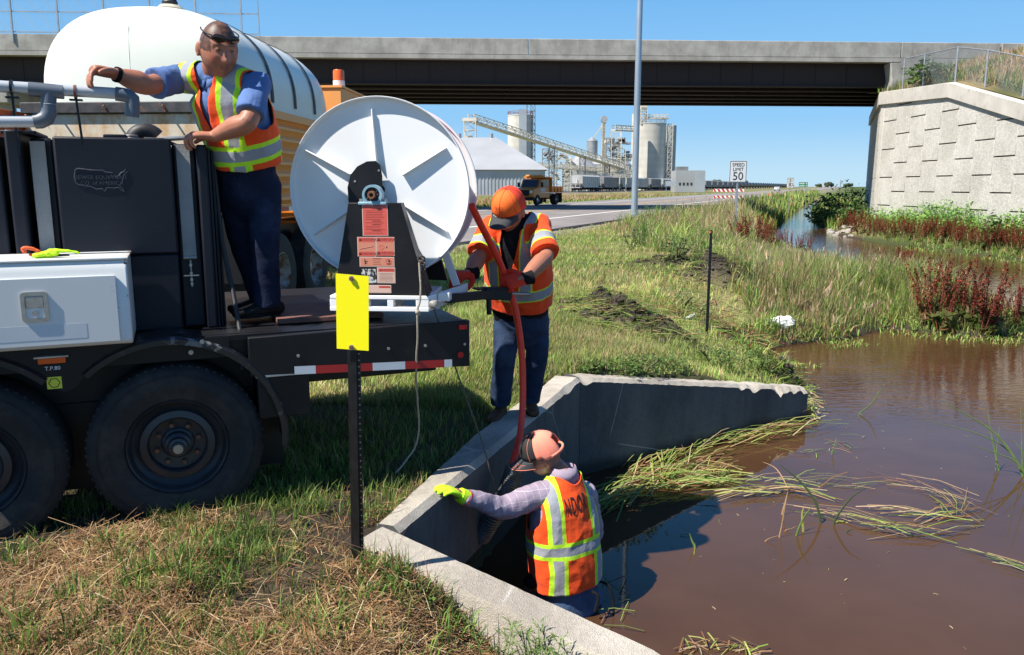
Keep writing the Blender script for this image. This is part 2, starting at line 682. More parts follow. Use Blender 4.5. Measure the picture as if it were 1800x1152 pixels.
ax = axis([(-900, -60, 120, 12), (-60, -12, 8, 1.0), (-12, -3.5, 0.6, 0.09), (-3.5, 4.2, 0.065, 0.065), (4.2, 24, 0.1, 0.5), (24, 80, 0.8, 8), (80, 1500, 12, 160)])
ay = axis([(-25, 1.5, 4, 0.5), (1.5, 2.6, .12, .07), (2.6, 10.5, 0.06, 0.075), (10.5, 30, 0.11, 0.45), (30, 90, 0.5, 3), (90, 3500, 5, 350)])
XX, YY = np.meshgrid(ax, ay)
X1 = XX.ravel(); Y1 = YY.ravel()
Z1 = hz(X1, Y1)


def gcol(X, Y, Z):
    w, l = wl(X, Y)
    n = len(X)
    soil = np.array([0.050, 0.040, 0.031]); green = np.array([0.12, 0.15, 0.042]); straw = np.array([0.32, 0.25, 0.14]); gravel = np.array([0.26, 0.23, 0.2])
    field = np.array([0.07, 0.10, 0.03])
    v = vnoise(X, Y, 0.9, 21) * .5 + vnoise(X, Y, 3.3, 22) * .4
    s = sstep(v, -0.3, 0.5)[:, None]
    c = green * (1 - s * .55) + straw * s * .55
    nearleft = ((Y < 5.2) & (X < 0.9))[:, None]
    c = np.where(nearleft, soil * 1.0 + straw * 0.10 * s, c)
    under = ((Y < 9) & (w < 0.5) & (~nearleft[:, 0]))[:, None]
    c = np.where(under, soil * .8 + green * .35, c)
    bank = sstep(Z, -0.72, -0.93)[:, None]
    c = c * (1 - bank) + soil * bank
    sh = (sstep(-w, 8.7, 9.6) * (1 - sstep(-w, 26.0, 27)))[:, None]
    c = c * (1 - sh) + gravel * sh
    beyond = sstep(-w, 28, 34)[:, None]
    fs = (straw * .8 * s + green * (1 - s)) 
    c = c * (1 - beyond) + fs * beyond
    rail = (sstep(-w, 54, 56) * (1 - sstep(-w, 64, 66)))[:, None]
    c = c * (1 - rail) + np.array([.2, .17, .15]) * rail
    far = sstep(Y, 110, 160)[:, None] * (w > -4)[:, None]
    c = c * (1 - far) + field * far
    rb = ((w > 1) & (Y > 22))[:, None]
    c = np.where(rb, c * .35 + np.array([.05, .075, .022]) * .65, c)
    for (mx, my, rx, ry, an, h) in MOUNDS[:7]:
        dx, dy = X - mx, Y - my
        u = (dx * cos(an) + dy * sin(an)) / rx; vv = (-dx * sin(an) + dy * cos(an)) / ry
        k = np.exp(-(u * u + vv * vv) * 1.0)[:, None]
        k = np.clip(k * 1.5, 0, 1)
        c = c * (1 - k) + np.array([.062, .052, .044]) * k
    return c


nx, ny = len(ax), len(ay)
ii = np.arange(nx * ny).reshape(ny, nx)
Q = np.stack([ii[:-1, :-1], ii[:-1, 1:], ii[1:, 1:], ii[1:, :-1]], -1).reshape(-1, 4)
me = arrmesh('ground', np.stack([X1, Y1, Z1], 1), Q, col=gcol(X1, Y1, Z1), smooth_=True)
o = link_mesh('ground', me, m_ground); tag(o, kind='structure')
ZG = Z1.reshape(len(ay), len(ax)).tolist(); AXL = ax.tolist(); AYL = ay.tolist()
import bisect


def h1(x, y):
    i = min(max(bisect.bisect_right(AXL, x) - 1, 0), len(AXL) - 2); j = min(max(bisect.bisect_right(AYL, y) - 1, 0), len(AYL) - 2)
    u = (x - AXL[i]) / (AXL[i + 1] - AXL[i]); v = (y - AYL[j]) / (AYL[j + 1] - AYL[j])
    return (ZG[j][i] * (1 - u) + ZG[j][i + 1] * u) * (1 - v) + (ZG[j + 1][i] * (1 - u) + ZG[j + 1][i + 1] * u) * v


me = arrmesh('water', np.array([(-3, -25, -1), (400, -25, -1), (400, 420, -1), (-3, 420, -1)], float), np.array([(0, 1, 2, 3)]))
o = link_mesh('water', me, m_water); tag(o, kind='structure')

# ------------------------------------------------------------------ road
m_asph = Mat('asphalt')
n1 = m_asph.noise(0.4, 5); n2 = m_asph.noise(60, 4, 0.8)
c_ = m_asph.mix(n1.ramp(0.3, 0.7), (0.17, 0.155, 0.15), (0.24, 0.22, 0.21))
w_, _, _ = m_asph.comp()
m_asph.base(m_asph.scale(c_, n2 * 0.5 + 0.75), 0.85, spec=0.3); m_asph.bump(n2, 0.3, 0.004)
m_asph = m_asph.m
m_linew = paint('white_road_paint', (0.78, 0.77, 0.74), 0.7, var=.12, vs=5)
m_liney = paint('yellow_road_paint', (0.75, 0.40, 0.06), 0.7, var=.12, vs=5)


def strip(name, mat, w0, w1, l0, l1, z, parent=None, step=60, th=0.0):
    n = max(1, int((l1 - l0) / step))
    V = []; F = []
    for i in range(n + 1):
        l = l0 + (l1 - l0) * i / n
        V += [road_pt(w0, l, z), road_pt(w1, l, z)]
    if th:
        k = len(V)
        V += [Vector((v.x, v.y, v.z - th)) for v in V]
        for i in range(n):
            a = 2 * i
            F += [(a, a + 1, a + 3, a + 2), (a, a + 2, a + 2 + k, a + k), (a + 1, a + 1 + k, a + 3 + k, a + 3)]
    else:
        F = [(2 * i, 2 * i + 1, 2 * i + 3, 2 * i + 2) for i in range(n)]
    return MB().add(V, F).build(name, mat, parent)


rd = strip('road', m_asph, -25.0, -9.8, -10, 2500, 0.30, th=0.25); tag(rd, kind='structure')
strip('edge_line', m_linew, -13.2, -13.02, -10, 1500, 0.304, rd)
strip('edge_line', m_linew, -21.8, -21.62, -10, 1500, 0.304, rd)
strip('centre_line', m_liney, -17.56, -17.44, -10, 1500, 0.304, rd)
strip('centre_line', m_liney, -17.86, -17.74, 62, 1500, 0.304, rd)
# ------------------------------------------------------------------ overpass
BD = radians(87.0)                        # heading of the bridge
bu = Vector((sin(BD), cos(BD), 0)); bn = Vector((-cos(BD), sin(BD), 0))   # along, and away from the camera
br = thing('overpass_bridge', 'long grey concrete road bridge with dark steel girders crossing above the highway', 'bridge', (0, 50, 0), atan2(bu.y, bu.x))
# local x along, local y away, z up
XA, XB = -75, 24.0
for (a, b) in [(-75, -45), (-45, -22), (-22, 1), (1, 24), (24, 30.3), (30.4, 75)]:
    MB().box(a + .015, b - .015, 0, 0.32, 9.62, 10.55).build('parapet', m_conc, br, 0.03)
boxpart('deck_edge', m_conc, br, -75, 24, -0.06, 13.0, 9.36, 9.60)
boxpart('approach_slab', m_conc, br, 24.02, 75, -0.06, 13.0, 9.0, 9.60)
boxpart('parapet', m_conc, br, -75, 75, 12.66, 12.98, 9.62, 10.55, 0.03)
for k, y in enumerate([0.75, 3.1, 5.45, 7.8, 10.15, 12.3]):
    b = MB()
    xe = XB - .3 + .42 * y
    b.box(XA, xe, y - .012, y + .012, 8.02, 9.30)
    b.box(XA, xe, y - .22, y + .22, 7.92, 8.00)
    b.box(XA, xe, y - .20, y + .20, 9.30, 9.355)
    gd = b.build('girder', m_dark, br)
    if k == 0:
        for i in range(48):
            x = XA + 2 + i * 2.0
            if x < XB - 1: MB().box(x, x + .02, y - .04, y - .014, 8.0, 9.3).build('stiffener', m_dark, gd)
for x in range(-72, 22, 8):
    boxpart('cross_frame', m_dark, br, x, x + .1, 0.78, 12.2, 8.1, 9.2)
# a pier far to the left, behind the truck, and the beam seat at the right
boxpart('pier_cap', m_conc, br, -31.3, -29.9, 0.4, 12.6, 6.7, 7.9, .05)
for y in (1.5, 6.5, 11.5):
    MB().cyl((-30.6, y, -.5), (-30.6, y, 6.75), .5, n=20).build('pier_column', m_conc, br)
m_rail = paint('fence_steel', (0.34, 0.37, 0.40), 0.5, 0.5)
# end block of the abutment, lit, between girder end and slope
MB().prism([(23.4, 7.0), (24.9, 7.0), (27.5, 7.0), (27.5, 9.0), (25.0, 9.34), (23.35, 9.34), (23.55, 8.3)], -0.05, 1.1).build('beam_seat', m_conc, br, .03)

# wire fence on the left half of the bridge
fl = thing('bridge_fence', 'tall wire screen fence along the bridge parapet at upper left', 'fence', (0, 50, 0), atan2(bu.y, bu.x))
fx1 = -15.9
x = fx1; i = 0
while x > -60:
    MB().bar((x, -.06, 10.1), (x, .02, 13.9), .09, .09).build('post', m_rail, fl)
    x -= 2.62; i += 1
for z in (10.62, 11.75, 12.9, 13.8):
    boxpart('rail', m_rail, fl, -60, fx1 + 1.0, -.02, .03, z, z + .06)
MB().bar((fx1 + 1.0, 0, 10.6), (fx1 + 1.0, 0, 13.9), .05).build('post', m_rail, fl)
b = MB()
for k in range(440):
    xx = -60 + k * .1 + .05
    b.bar((xx, .03, 10.62), (xx, .03, 13.8), .008)
tag(b.build('wire_mesh', m_rail, fl), kind='stuff')

# ------------------------------------------------------------------ retaining wall with precast panels
m_panel = Mat('precast_panel')
n1 = m_panel.noise(0.7, 5); n2 = m_panel.noise(9, 6, 0.85)
c_ = m_panel.mix(n1.ramp(0.3, 0.7), (0.53, 0.505, 0.45), (0.64, 0.615, 0.56))
m_panel.base(m_panel.scale(c_, n2.ramp(0.3, 0.7) * 0.4 + 0.72), 0.95, spec=0.15); m_panel.bump(n2, 0.9, 0.05)
m_panel = m_panel.m
m_cope = paint('coping_concrete', (0.50, 0.47, 0.42), 0.9, var=.12, vs=1, dirt=(.3, .26, .2), dirt_s=3, bump=.3, bs=20)
rw = thing('retaining_wall', 'pale precast panel retaining wall with sloping coping at the right end of the bridge', 'retaining wall', (22.2, 49, 0), -pi / 2)
# local x runs towards the camera (world -Y), local y = world +X ... use local: x -> -Y, y -> +X
cop = lambda x: 6.95 - 0.05 * x if x < 7.5 else 6.575 - 0.262 * (x - 7.5)
PW = 1.62; PH = 1.62


def clip_poly(poly, f):
    out = []
    n = len(poly)
    for i in range(n):
        a, b = poly[i], poly[(i + 1) % n]
        fa, fb = f(a), f(b)
        if fa >= 0: out.append(a)
        if (fa >= 0) != (fb >= 0):
            t = fa / (fa - fb)
            out.append((a[0] + (b[0] - a[0]) * t, a[1] + (b[1] - a[1]) * t))
    return out


for c in range(14):
    x0 = 0.35 + c * PW
    off = (0.5 * PH if c % 2 else 0)
    for r in range(6):
        z0 = -0.9 + off + r * PH
        g1 = 0.006; g2 = 0.03
        poly = [(x0 + g1, z0 + g2), (x0 + PW - g1, z0 + g2), (x0 + PW - g1, z0 + PH - g2), (x0 + g1, z0 + PH - g2)]
        poly = clip_poly(poly, lambda q: 6.95 - 0.05 * q[0] - q[1] - .12)
        poly = clip_poly(poly, lambda q: 6.575 - 0.262 * (q[0] - 7.5) - q[1] - .12) if poly else poly
        if len(poly) < 3: continue
        jit = rnd.uniform(-.003, .003)
        MB().prism([(p[0], p[1]) for p in poly], -0.16 + jit, 0.02).build('panel', m_panel, rw, 0.012, seg=1)
b = MB()   # backing that shows dark in the joints
b.prism([(0.1, -1), (24, -1), (24, cop(24)), (7.5, cop(7.5)), (0.1, cop(0.1))], 0.03, 0.3)
b.build('backing', m_dark, rw)
boxpart('corner_strip', m_cope, rw, -0.05, 0.34, -0.17, 0.2, -1, 6.8, .03)


def coping(x0, x1):
    z0, z1 = cop(x0), cop(x1)
    b = MB()
    b.hexa([(x0, -.30, z0 - .35), (x1, -.30, z1 - .35), (x1, .0, z1 - .35), (x0, .0, z0 - .35)],
           [(x0, -.30, z0 + .38), (x1, -.30, z1 + .38), (x1, .75, z1 + .45), (x0, .75, z0 + .45)])
    b.build('coping', m_cope, rw, .02)


for a, q in [(-.2, 2.9), (2.92, 7.5), (7.5, 10.9), (10.92, 14.4), (14.42, 18), (18.02, 24)]:
    coping(a, q)
# face under the bridge, in shade
aw = thing('abutment_wall', 'shaded concrete abutment wall under the bridge beside the ditch', 'wall', (22.15, 49.0, 0), atan2(cos(radians(22)), sin(radians(22))))
for k in range(11):
    for r in range(6):
        z0 = -.9 + r * PH - (0.5 * PH if k % 2 else 0)
        MB().box(k * PW + .012, k * PW + PW - .012, .0, .15, z0 + .02, min(6.6, z0 + PH - .02)).build('panel', m_panel, aw) if z0 < 6.4 else None
boxpart('backing', m_dark, aw, 0, 17.8, -1.2, .06, -1, 6.6)
boxpart('coping', m_cope, aw, 0.1, 18, -.6, .3, 6.62, 7.34, .02)

# embankment behind the wall
me_ = []
gx = np.linspace(22.25, 70, 50); gy = np.linspace(20, 52.5, 60)
A, B_ = np.meshgrid(gx, gy)
xl = 49 - B_
cz = np.where(xl < 7.5, 6.95 - 0.05 * xl, 6.575 - 0.262 * (xl - 7.5)) + .42
Z = np.minimum(cz + np.clip(A - 22.9, 0, 99) * 0.36, 9.15 + .0 * A) + 0.07 * vnoise(A.ravel(), B_.ravel(), 1.3, 31).reshape(A.shape)
EMB = (gx, gy, Z)
ii = np.arange(A.size).reshape(A.shape)
Q = np.stack([ii[:-1, :-1], ii[:-1, 1:], ii[1:, 1:], ii[1:, :-1]], -1).reshape(-1, 4)
v_ = sstep(vnoise(A.ravel(), B_.ravel(), .8, 5), -.4, .6)[:, None]
me = arrmesh('embankment', np.stack([A.ravel(), B_.ravel(), Z.ravel()], 1), Q, col=np.array([.22, .17, .09]) * v_ + np.array([.09, .1, .03]) * (1 - v_), smooth_=True)
tag(link_mesh('embankment', me, m_ground), kind='structure')
b = MB(); b.prism([(23.9, 52.4), (75, 52.4), (75, 67), (29.6, 67)], -1, 9.1, 'z')
tag(b.build('bridge_fill', m_ground), kind='structure')


def emb_z(x, y):
    xl = 49 - y
    c = (6.95 - 0.05 * xl if xl < 7.5 else 6.575 - 0.262 * (xl - 7.5)) + .42
    return min(c + max(0, x - 22.9) * .36, 9.15)


# chain-link fence on the coping
cf = thing('chain_link_fence', 'chain link fence standing on the sloping coping of the retaining wall', 'fence', (22.55, 49, 0), -pi / 2)
px_ = [1.3, 3.6, 6.9, 9.6, 12.6, 15.8, 19]
pts = []
for i, x in enumerate(px_):
    z = cop(x) + .4
    hgt = 1.75
    MB().cyl((x, 0, z), (x, 0, z + hgt), .045, n=8).build('post', m_galv, cf)
    pts.append((x, 0, z + hgt))
for a, q in zip(pts[:-1], pts[1:]):
    MB().tube([a, q], .028, 6).build('rail', m_galv, cf)
b = MB()
for a, q in zip(pts[:-1], pts[1:]):
    n = int((q[0] - a[0]) / .11)
    for k in range(n + 6):
        for sgn in (1, -1):
            t0 = k / n; t1 = t0 - sgn * 0 
            xa = a[0] + (q[0] - a[0]) * t0
            xb = xa + sgn * 1.3
            p0 = [xa, 1.7]; p1 = [xb, 0.05]
            def clampx(p, o_):
                if p[0] > q[0]:
                    tt = (q[0] - o_[0]) / (p[0] - o_[0]); return [q[0], o_[1] + (p[1] - o_[1]) * tt]
                if p[0] < a[0]:
                    tt = (a[0] - o_[0]) / (p[0] - o_[0]); return [a[0], o_[1] + (p[1] - o_[1]) * tt]
                return p
            if xa > q[0]: continue
            p1 = clampx(p1, p0)
            zz = lambda p: cop(p[0]) + .42 + p[1]
            b.bar((p0[0], 0.01 * sgn, zz(p0)), (p1[0], 0.01 * sgn, zz(p1)), .006)
tag(b.build('wire_mesh', m_rail, cf), kind='stuff')
# ------------------------------------------------------------------ grain terminal across the railway
m_steelw = paint('corrugated_grey_steel', (0.42, 0.45, 0.48), 0.45, 0.25, var=.08, vs=.3)
m_roofw = paint('pale_metal_roof', (0.36, 0.37, 0.38), 0.5, 0.1, var=.06, vs=.2)
m_silo = Mat('silo_concrete')
n1 = m_silo.noise(0.25, 5, 0.6, stretch=(1, 1, .25)); x_, y_, z_ = m_silo.comp()
bands = (z_ * 2.6).sin() * .04 + 1
c_ = m_silo.mix(n1.ramp(0.3, 0.7), (0.42, 0.40, 0.36), (0.58, 0.56, 0.51))
m_silo.base(m_silo.scale(c_, bands * (m_silo.noise(2, 6, .8) * .3 + .85)), 0.9)
m_silo = m_silo.m
m_silog = paint('grey_bin_steel', (0.34, 0.35, 0.36), 0.5, 0.35, var=.12, vs=.6)
m_truss = paint('cream_truss_paint', (0.60, 0.56, 0.47), 0.7, 0, var=.15, vs=1)
m_trussd = paint('grey_truss_steel', (0.22, 0.22, 0.22), 0.6, 0.2, var=.2, vs=1)
m_redrail = paint('red_brown_rail', (0.26, 0.10, 0.08), 0.7)
m_win = flat('dark_glass', (0.02, 0.025, 0.03), 0.08)

# warehouse with hipped roof
wh = thing('warehouse', 'long grey corrugated grain warehouse with pale sloping hipped roof', 'warehouse', (5.6, 137, -0.1))
boxpart('wall', m_steelw, wh, -48, 0, 0, 34, 0, 4.7)
b = MB()
for k in range(80):
    x = -48 + .3 + k * .6
    b.box(x, x + .2, -.09, 0, .3, 4.6)
b.build('wall_ribs', m_steelw, wh)
boxpart('base_kerb', m_dark, wh, -48.2, .2, -.25, 0, 0, .3)
b = MB()
b.add([(-48.6, -.6, 4.7), (.6, -.6, 4.7), (.6, 34.6, 4.7), (-48.6, 34.6, 4.7), (-41, 17, 11.0), (-8.6, 17, 11.0)],
      [(0, 1, 5, 4), (1, 2, 5), (2, 3, 4, 5), (3, 0, 4), (3, 2, 1, 0)])
b.build('roof', m_roofw, wh)
for k in range(5):
    MB().cyl((-9.5 - k * 6, 17, 10.9), (-9.5 - k * 6, 17, 11.7), .35, n=8).build('roof_vent', m_silog, wh)


def silo(name, label, px, ybase, ytop, wpx, Y, mat, cat='silo', cone=0, group=None, segs=28, rail=None):
    p = at(px, ytop, Y)
    r = wpx / 2 / FPX * Y * 1.0
    t = thing(name, label, cat, (p.x, Y + r, 0), 0, group)
    h = p.z
    prof = [(r, -1), (r, h), (r * 1.02, h), (r * 1.02, h + .3)]
    prof += [(r * .1, h + .3 + cone), (0.01, h + .3 + cone)] if cone else [(0.01, h + .3)]
    MB().lathe(prof, n=segs).build('wall', mat, t, ang=25)
    if rail:
        b = MB()
        n = 18
        pts = [Vector((r * cos(2 * pi * i / n), r * sin(2 * pi * i / n), h + .3)) for i in range(n)]
        b.tube([q + Vector((0, 0, 1.1)) for q in pts], .09, 4, closed=True)
        b.tube([q + Vector((0, 0, .6)) for q in pts], .06, 4, closed=True)
        for q in pts: b.bar(q, q + Vector((0, 0, 1.1)), .1)
        b.build('railing', rail, t)
    return t, r, h


def truss(mb, p0, p1, h, wd, n, t=.12, deck=True):
    """box truss between two points (lower chord)"""
    p0 = Vector(p0); p1 = Vector(p1)
    d = (p1 - p0)
    side = Vector((-d.y, d.x, 0)).normalized() * (wd / 2)
    upv = Vector((0, 0, h))
    for sgn in (1, -1):
        s = side * sgn
        mb.bar(p0 + s, p1 + s, t * 1.3); mb.bar(p0 + s + upv, p1 + s + upv, t)
        mb.bar(p0 + s + upv * .5, p1 + s + upv * .5, t * .6)
        for k in range(n):
            a = p0 + d * (k / n) + s; b_ = p0 + d * ((k + 1) / n) + s
            mb.bar(a, a + upv, t * .7)
            mb.bar(a if k % 2 else a + upv, b_ + upv if k % 2 else b_, t * .6)
    return mb


def tower(mb, c, w, z0, z1, n, t=.14):
    c = Vector(c)
    cs = [Vector((sx * w / 2, sy * w / 2, 0)) for sx, sy in ((-1, -1), (1, -1), (1, 1), (-1, 1))]
    for q in cs: mb.bar(c + q + Vector((0, 0, z0)), c + q + Vector((0, 0, z1)), t)
    for k in range(n + 1):
        z = z0 + (z1 - z0) * k / n
        for i in range(4):
            a = c + cs[i]; b_ = c + cs[(i + 1) % 4]
            mb.bar(a + Vector((0, 0, z)), b_ + Vector((0, 0, z)), t * .8)
            if k < n:
                z2 = z0 + (z1 - z0) * (k + 1) / n
                mb.bar(a + Vector((0, 0, z)), b_ + Vector((0, 0, z2)), t * .6)
    return mb


t, r, h = silo('grain_silo', 'tall round concrete silo with reddish railing and blue grey elevator shaft', 915, 320, 203, 44, 260, m_silo, rail=m_redrail)
p = at(922, 192, 258)
MB().box(.3 - .8, 1.9, -r - 1.2, -r + .4, -1, p.z).build('elevator_shaft', m_steelw, t)
b = MB(); tower(b, (4.0, -1.5, 0), 1.4, -1, at(934, 181, 258).z, 14, .2); b.build('stair_tower', m_trussd, t)
b = MB(); b.bar((1, -2, h + 4), (4, -2, h + 6), .5); b.bar((2, -2, h + .3), (2.2, -2, h + 5), .4); b.box(-.5, 1, -1, 1, h + .3, h + 2.2); b.build('spout', m_trussd, t)

t, r, h = silo('grain_silo', 'widest round concrete silo just right of the light pole', 1149, 320, 217, 52, 290, m_silo, rail=m_trussd)
silo('grain_silo', 'narrow grey silo tucked behind the right side of the widest silo', 1181, 320, 222, 20, 302, m_silog)
silo('grain_silo', 'slim white tower silo directly behind the light pole', 1117, 320, 202, 10, 285, m_silo)
b = MB()
tower(b, (-3.2, -3, 0), 2.2, h, h + 5.6, 5, .2); b.box(-4.4, -2.2, -4, -2, h + 5.0, h + 6.8)
b.build('head_house', m_truss, t)
b = MB(); truss(b, (-3, -3, h + 1.8), (5.6, -3, h + 2.0), 1.3, 1.4, 7, .14); b.box(-3, 5.6, -3.5, -2.5, h + 1.6, h + 2.2); b.build('roof_conveyor', m_truss, t)
b = MB(); tower(b, (6.6, -2, 0), 1.6, 0, h, 12, .2); b.build('stair_tower', m_truss, t)
# conical bins
silo('storage_bin', 'wide steel bin with cone roof left of the bin cluster', 1022, 322, 296, 62, 262, m_silog, 'bin', cone=4.6, group='steel bins of the grain terminal')
silo('storage_bin', 'grey steel bin with cone roof in the middle of the bin cluster', 1062, 322, 290, 44, 275, m_silog, 'bin', cone=3.6, group='steel bins of the grain terminal')
silo('storage_bin', 'grey steel bin with cone roof beside the light pole', 1092, 322, 291, 40, 268, m_silog, 'bin', cone=3.4, group='steel bins of the grain terminal')
silo('storage_bin', 'small round bin with dark roof raised above the other bins', 1042, 322, 249, 19, 280, m_silog, 'bin', cone=1.3)
cv = thing('grain_conveyor', 'long cream conveyor gallery sloping down from the head tower over the bins', 'conveyor', (0, 0, 0))
A0 = at(828, 214, 172); A1 = at(1110, 303, 238)
b = MB(); truss(b, A0, A1, 1.5, 1.6, 44, .15); b.build('gallery_truss', m_truss, cv)
MB().bar(A0 + Vector((0, 0, .1)), A1 + Vector((0, 0, .1)), 1.3, .5).build('belt_housing', m_truss, cv)
b = MB(); tower(b, (at(826, 205, 172).x, 172, 0), 2.4, 4, at(826, 213, 172).z, 6, .2); b.box(A0.x - 1.8, A0.x + 1.2, 171, 173.4, A0.z, A0.z + .7); b.build('head_tower', m_truss, cv)
b = MB(); b.box(A0.x - 1.6, A0.x + .3, 171.4, 172.8, A0.z - 3.7, A0.z - 2.9); b.box(A0.x - 2, A0.x + 1.6, 171, 173.2, 7.6, 8.3); b.build('tower_platform', m_truss, cv)
for f in (.42, .62, .8):
    q = A0 + (A1 - A0) * f
    b = MB(); tower(b, (q.x, q.y, 0), 1.4, 0, q.z, 5, .15); b.build('support_tower', m_trussd, cv)
cv = thing('grain_conveyor', 'low cream conveyor running level in front of the steel bins', 'conveyor', (0, 0, 0))
A0 = at(938, 292, 225); A1 = at(1112, 306, 232)
b = MB(); truss(b, A0, A1, 1.0, 1.4, 30, .14); b.build('gallery_truss', m_truss, cv)
MB().bar(A0, A1, 1.0, .4).build('belt_housing', m_truss, cv)
A0 = at(1020, 312, 218); A1 = at(1112, 312, 222)
b = MB(); truss(b, A0, A1, .9, 1.4, 18, .12)
for k in range(9):
    q = A0 + (A1 - A0) * (k / 8); b.bar((q.x, q.y, 0), q, .25)
b.build('loading_frame', m_truss, cv)
cv = thing('grain_conveyor', 'short conveyor bridge running left from the slim white tower', 'conveyor', (0, 0, 0))
b = MB(); truss(b, at(1078, 229, 270), at(1116, 231, 283), 1.6, 1.6, 9, .18); b.bar(at(1078, 229, 270), at(1116, 231, 283), 1.4, .4); b.build('gallery_truss', m_truss, cv)
el = thing('elevator_leg', 'slim white bucket elevator with round head rising from the bins', 'elevator leg', (at(1060, 300, 262).x, 262, 0))
zt = at(1060, 213, 262).z
b = MB(); tower(b, (0, 0, 0), 1.0, 0, zt, 22, .16); b.box(-.35, .35, -.3, .3, 0, zt); b.build('leg_casing', m_truss, el)
MB().cyl((0, -.7, zt + .5), (0, .7, zt + .5), 1.1, n=16).build('head', m_roofw, el)
MB().bar((0, 0, zt - .6), (at(1043, 240, 262).x - el.location.x, 0, at(1043, 243, 262).z), .35).build('spout', m_truss, el)
pl = thing('process_tower', 'dense grey steel framework with platforms beside the bins', 'tower', (0, 0, 0))
for i, (px, yt, w) in enumerate([(1083, 232, 3.0), (1072, 243, 2.2), (1092, 262, 2.4), (975, 258, 1.6), (988, 264, 5.0), (960, 262, 2.2), (1000, 280, 2.0)]):
    q = at(px, yt, 252)
    b = MB(); tower(b, (q.x, 252, 0), w, 0, q.z, 9, .17); b.build('frame', m_trussd if i % 2 else m_truss, pl)
for i in range(20):
    px = rnd.uniform(1064, 1106); py = rnd.uniform(246, 290)
    q = at(px, py, 253)
    s = rnd.uniform(.5, 1.4)
    MB().box(q.x - s, q.x + s, 252, 254, q.z - s * .5, q.z + s * .6).build('machine_housing', rnd.choice([m_silog, m_trussd, m_truss]), pl, .1)
for i in range(14):
    px = rnd.uniform(962, 1005); py = rnd.uniform(262, 310)
    q = at(px, py, 253)
    q2 = at(px + rnd.uniform(-16, 16), py + rnd.uniform(6, 22), 253)
    MB().tube([q, (q + q2) / 2 + Vector((.6, 0, .2)), q2], rnd.choice([.2, .35, .5]), 8).build('pipe', rnd.choice([m_silog, m_truss, m_trussd]), pl)
bb = thing('office_building', 'low white flat roofed building at the right end of the grain terminal', 'building', (at(1188, 320, 255).x, 255, 0))
MB().box(0, 9.1, 0, 8, 0, at(1200, 300, 255).z).build('wall', m_roofw, bb)
MB().box(6.1, 9.2, -.05, 8.05, 0, at(1200, 302, 255).z).build('side_wall', m_steelw, bb)
MB().box(.5, 4, 1, 4, at(1200, 300, 255).z, at(1200, 293, 255).z).build('roof_unit', m_trussd, bb)
for k in range(4):
    MB().box(1 + k * 1.2, 1.6 + k * 1.2, -.08, -.01, 2.2, 3.0).build('window', m_win, bb)

# ------------------------------------------------------------------ railway with standing train
b = MB()
for w0 in (-59.3, -60.8):
    p0 = road_pt(w0, 60, .55); p1 = road_pt(w0, 1400, .55)
    b.bar(p0, p1, .08, .16)
tag(b.build('railway_track', m_trussd), kind='structure')
m_hop = paint('hopper_grey', (0.40, 0.41, 0.41), .6, .1, var=.2, vs=.5, dirt=(.25, .2, .16), dirt_s=.9)
m_hopd = paint('hopper_dark', (0.20, 0.20, 0.21), .6, .1, var=.25, vs=.5, dirt=(.3, .3, .3), dirt_s=.9)
m_tank = paint('tank_car_black', (0.03, 0.03, 0.035), .45)
m_under = flat('underframe_black', (0.02, 0.018, 0.017), .8)


def hopper(mat):
    t = thing('hopper_car', None, 'rail car')
    L, Wd, H0, H1 = 14.6, 2.8, .95, 3.6
    poly = [(-L / 2 + 1.4, H0), (L / 2 - 1.4, H0), (L / 2, 1.9), (L / 2, H1), (-L / 2, H1), (-L / 2, 1.9)]
    MB().prism(poly, -Wd / 2, Wd / 2).build('body', mat, t)
    b = MB()
    for k in range(9):
        x = -L / 2 + .3 + k * (L - .6) / 8
        for s in (1, -1): b.box(x - .06, x + .06, s * Wd / 2 - .06, s * Wd / 2 + .06, H0 + .5, H1)
    b.build('side_posts', mat, t)
    MB().prism([(-1.4, H1), (1.4, H1), (.9, H1 + .3), (-.9, H1 + .3)], -L / 2, L / 2, 'x').build('roof', mat, t)
    b = MB()
    for s in (1, -1):
        b.box(s * (L / 2 + .9) - .9, s * (L / 2 + .9) + .9, -1.3, 1.3, .85, 1.05)
        for y in (-1.2, 1.2): b.bar((s * (L / 2 + 1.5), y, 1), (s * (L / 2 + 1.5), y, 3.3), .08)
        for z in (1.7, 2.4, 3.2): b.bar((s * (L / 2 + 1.5), -1.2, z), (s * (L / 2 + 1.5), 1.2, z), .06)
        b.bar((s * (L / 2 + 1.2), 0, 1), (s * (L / 2), 0, 3.2), .1)
    b.build('end_platform', mat, t)
    b = MB()
    for s in (1, -1):
        for d in (-.8, .8):
            for y in (-.75, .75):
                b.cyl((s * (L / 2) + d, y - .07, .42), (s * (L / 2) + d, y + .07, .42), .42, n=12)
        b.box(s * L / 2 - 1.3, s * L / 2 + 1.3, -.9, .9, .35, .7)
    b.box(-L / 2 - 1.9, L / 2 + 1.9, -.2, .2, .7, .9)
    for k in (-4, 0, 4): b.hexa([(k - .5, -.6, .4), (k + .5, -.6, .4), (k + .5, .6, .4), (k - .5, .6, .4)], [(k - 1.6, -1.1, 1), (k + 1.6, -1.1, 1), (k + 1.6, 1.1, 1), (k - 1.6, 1.1, 1)])
    b.build('bogies', m_under, t)
    return t


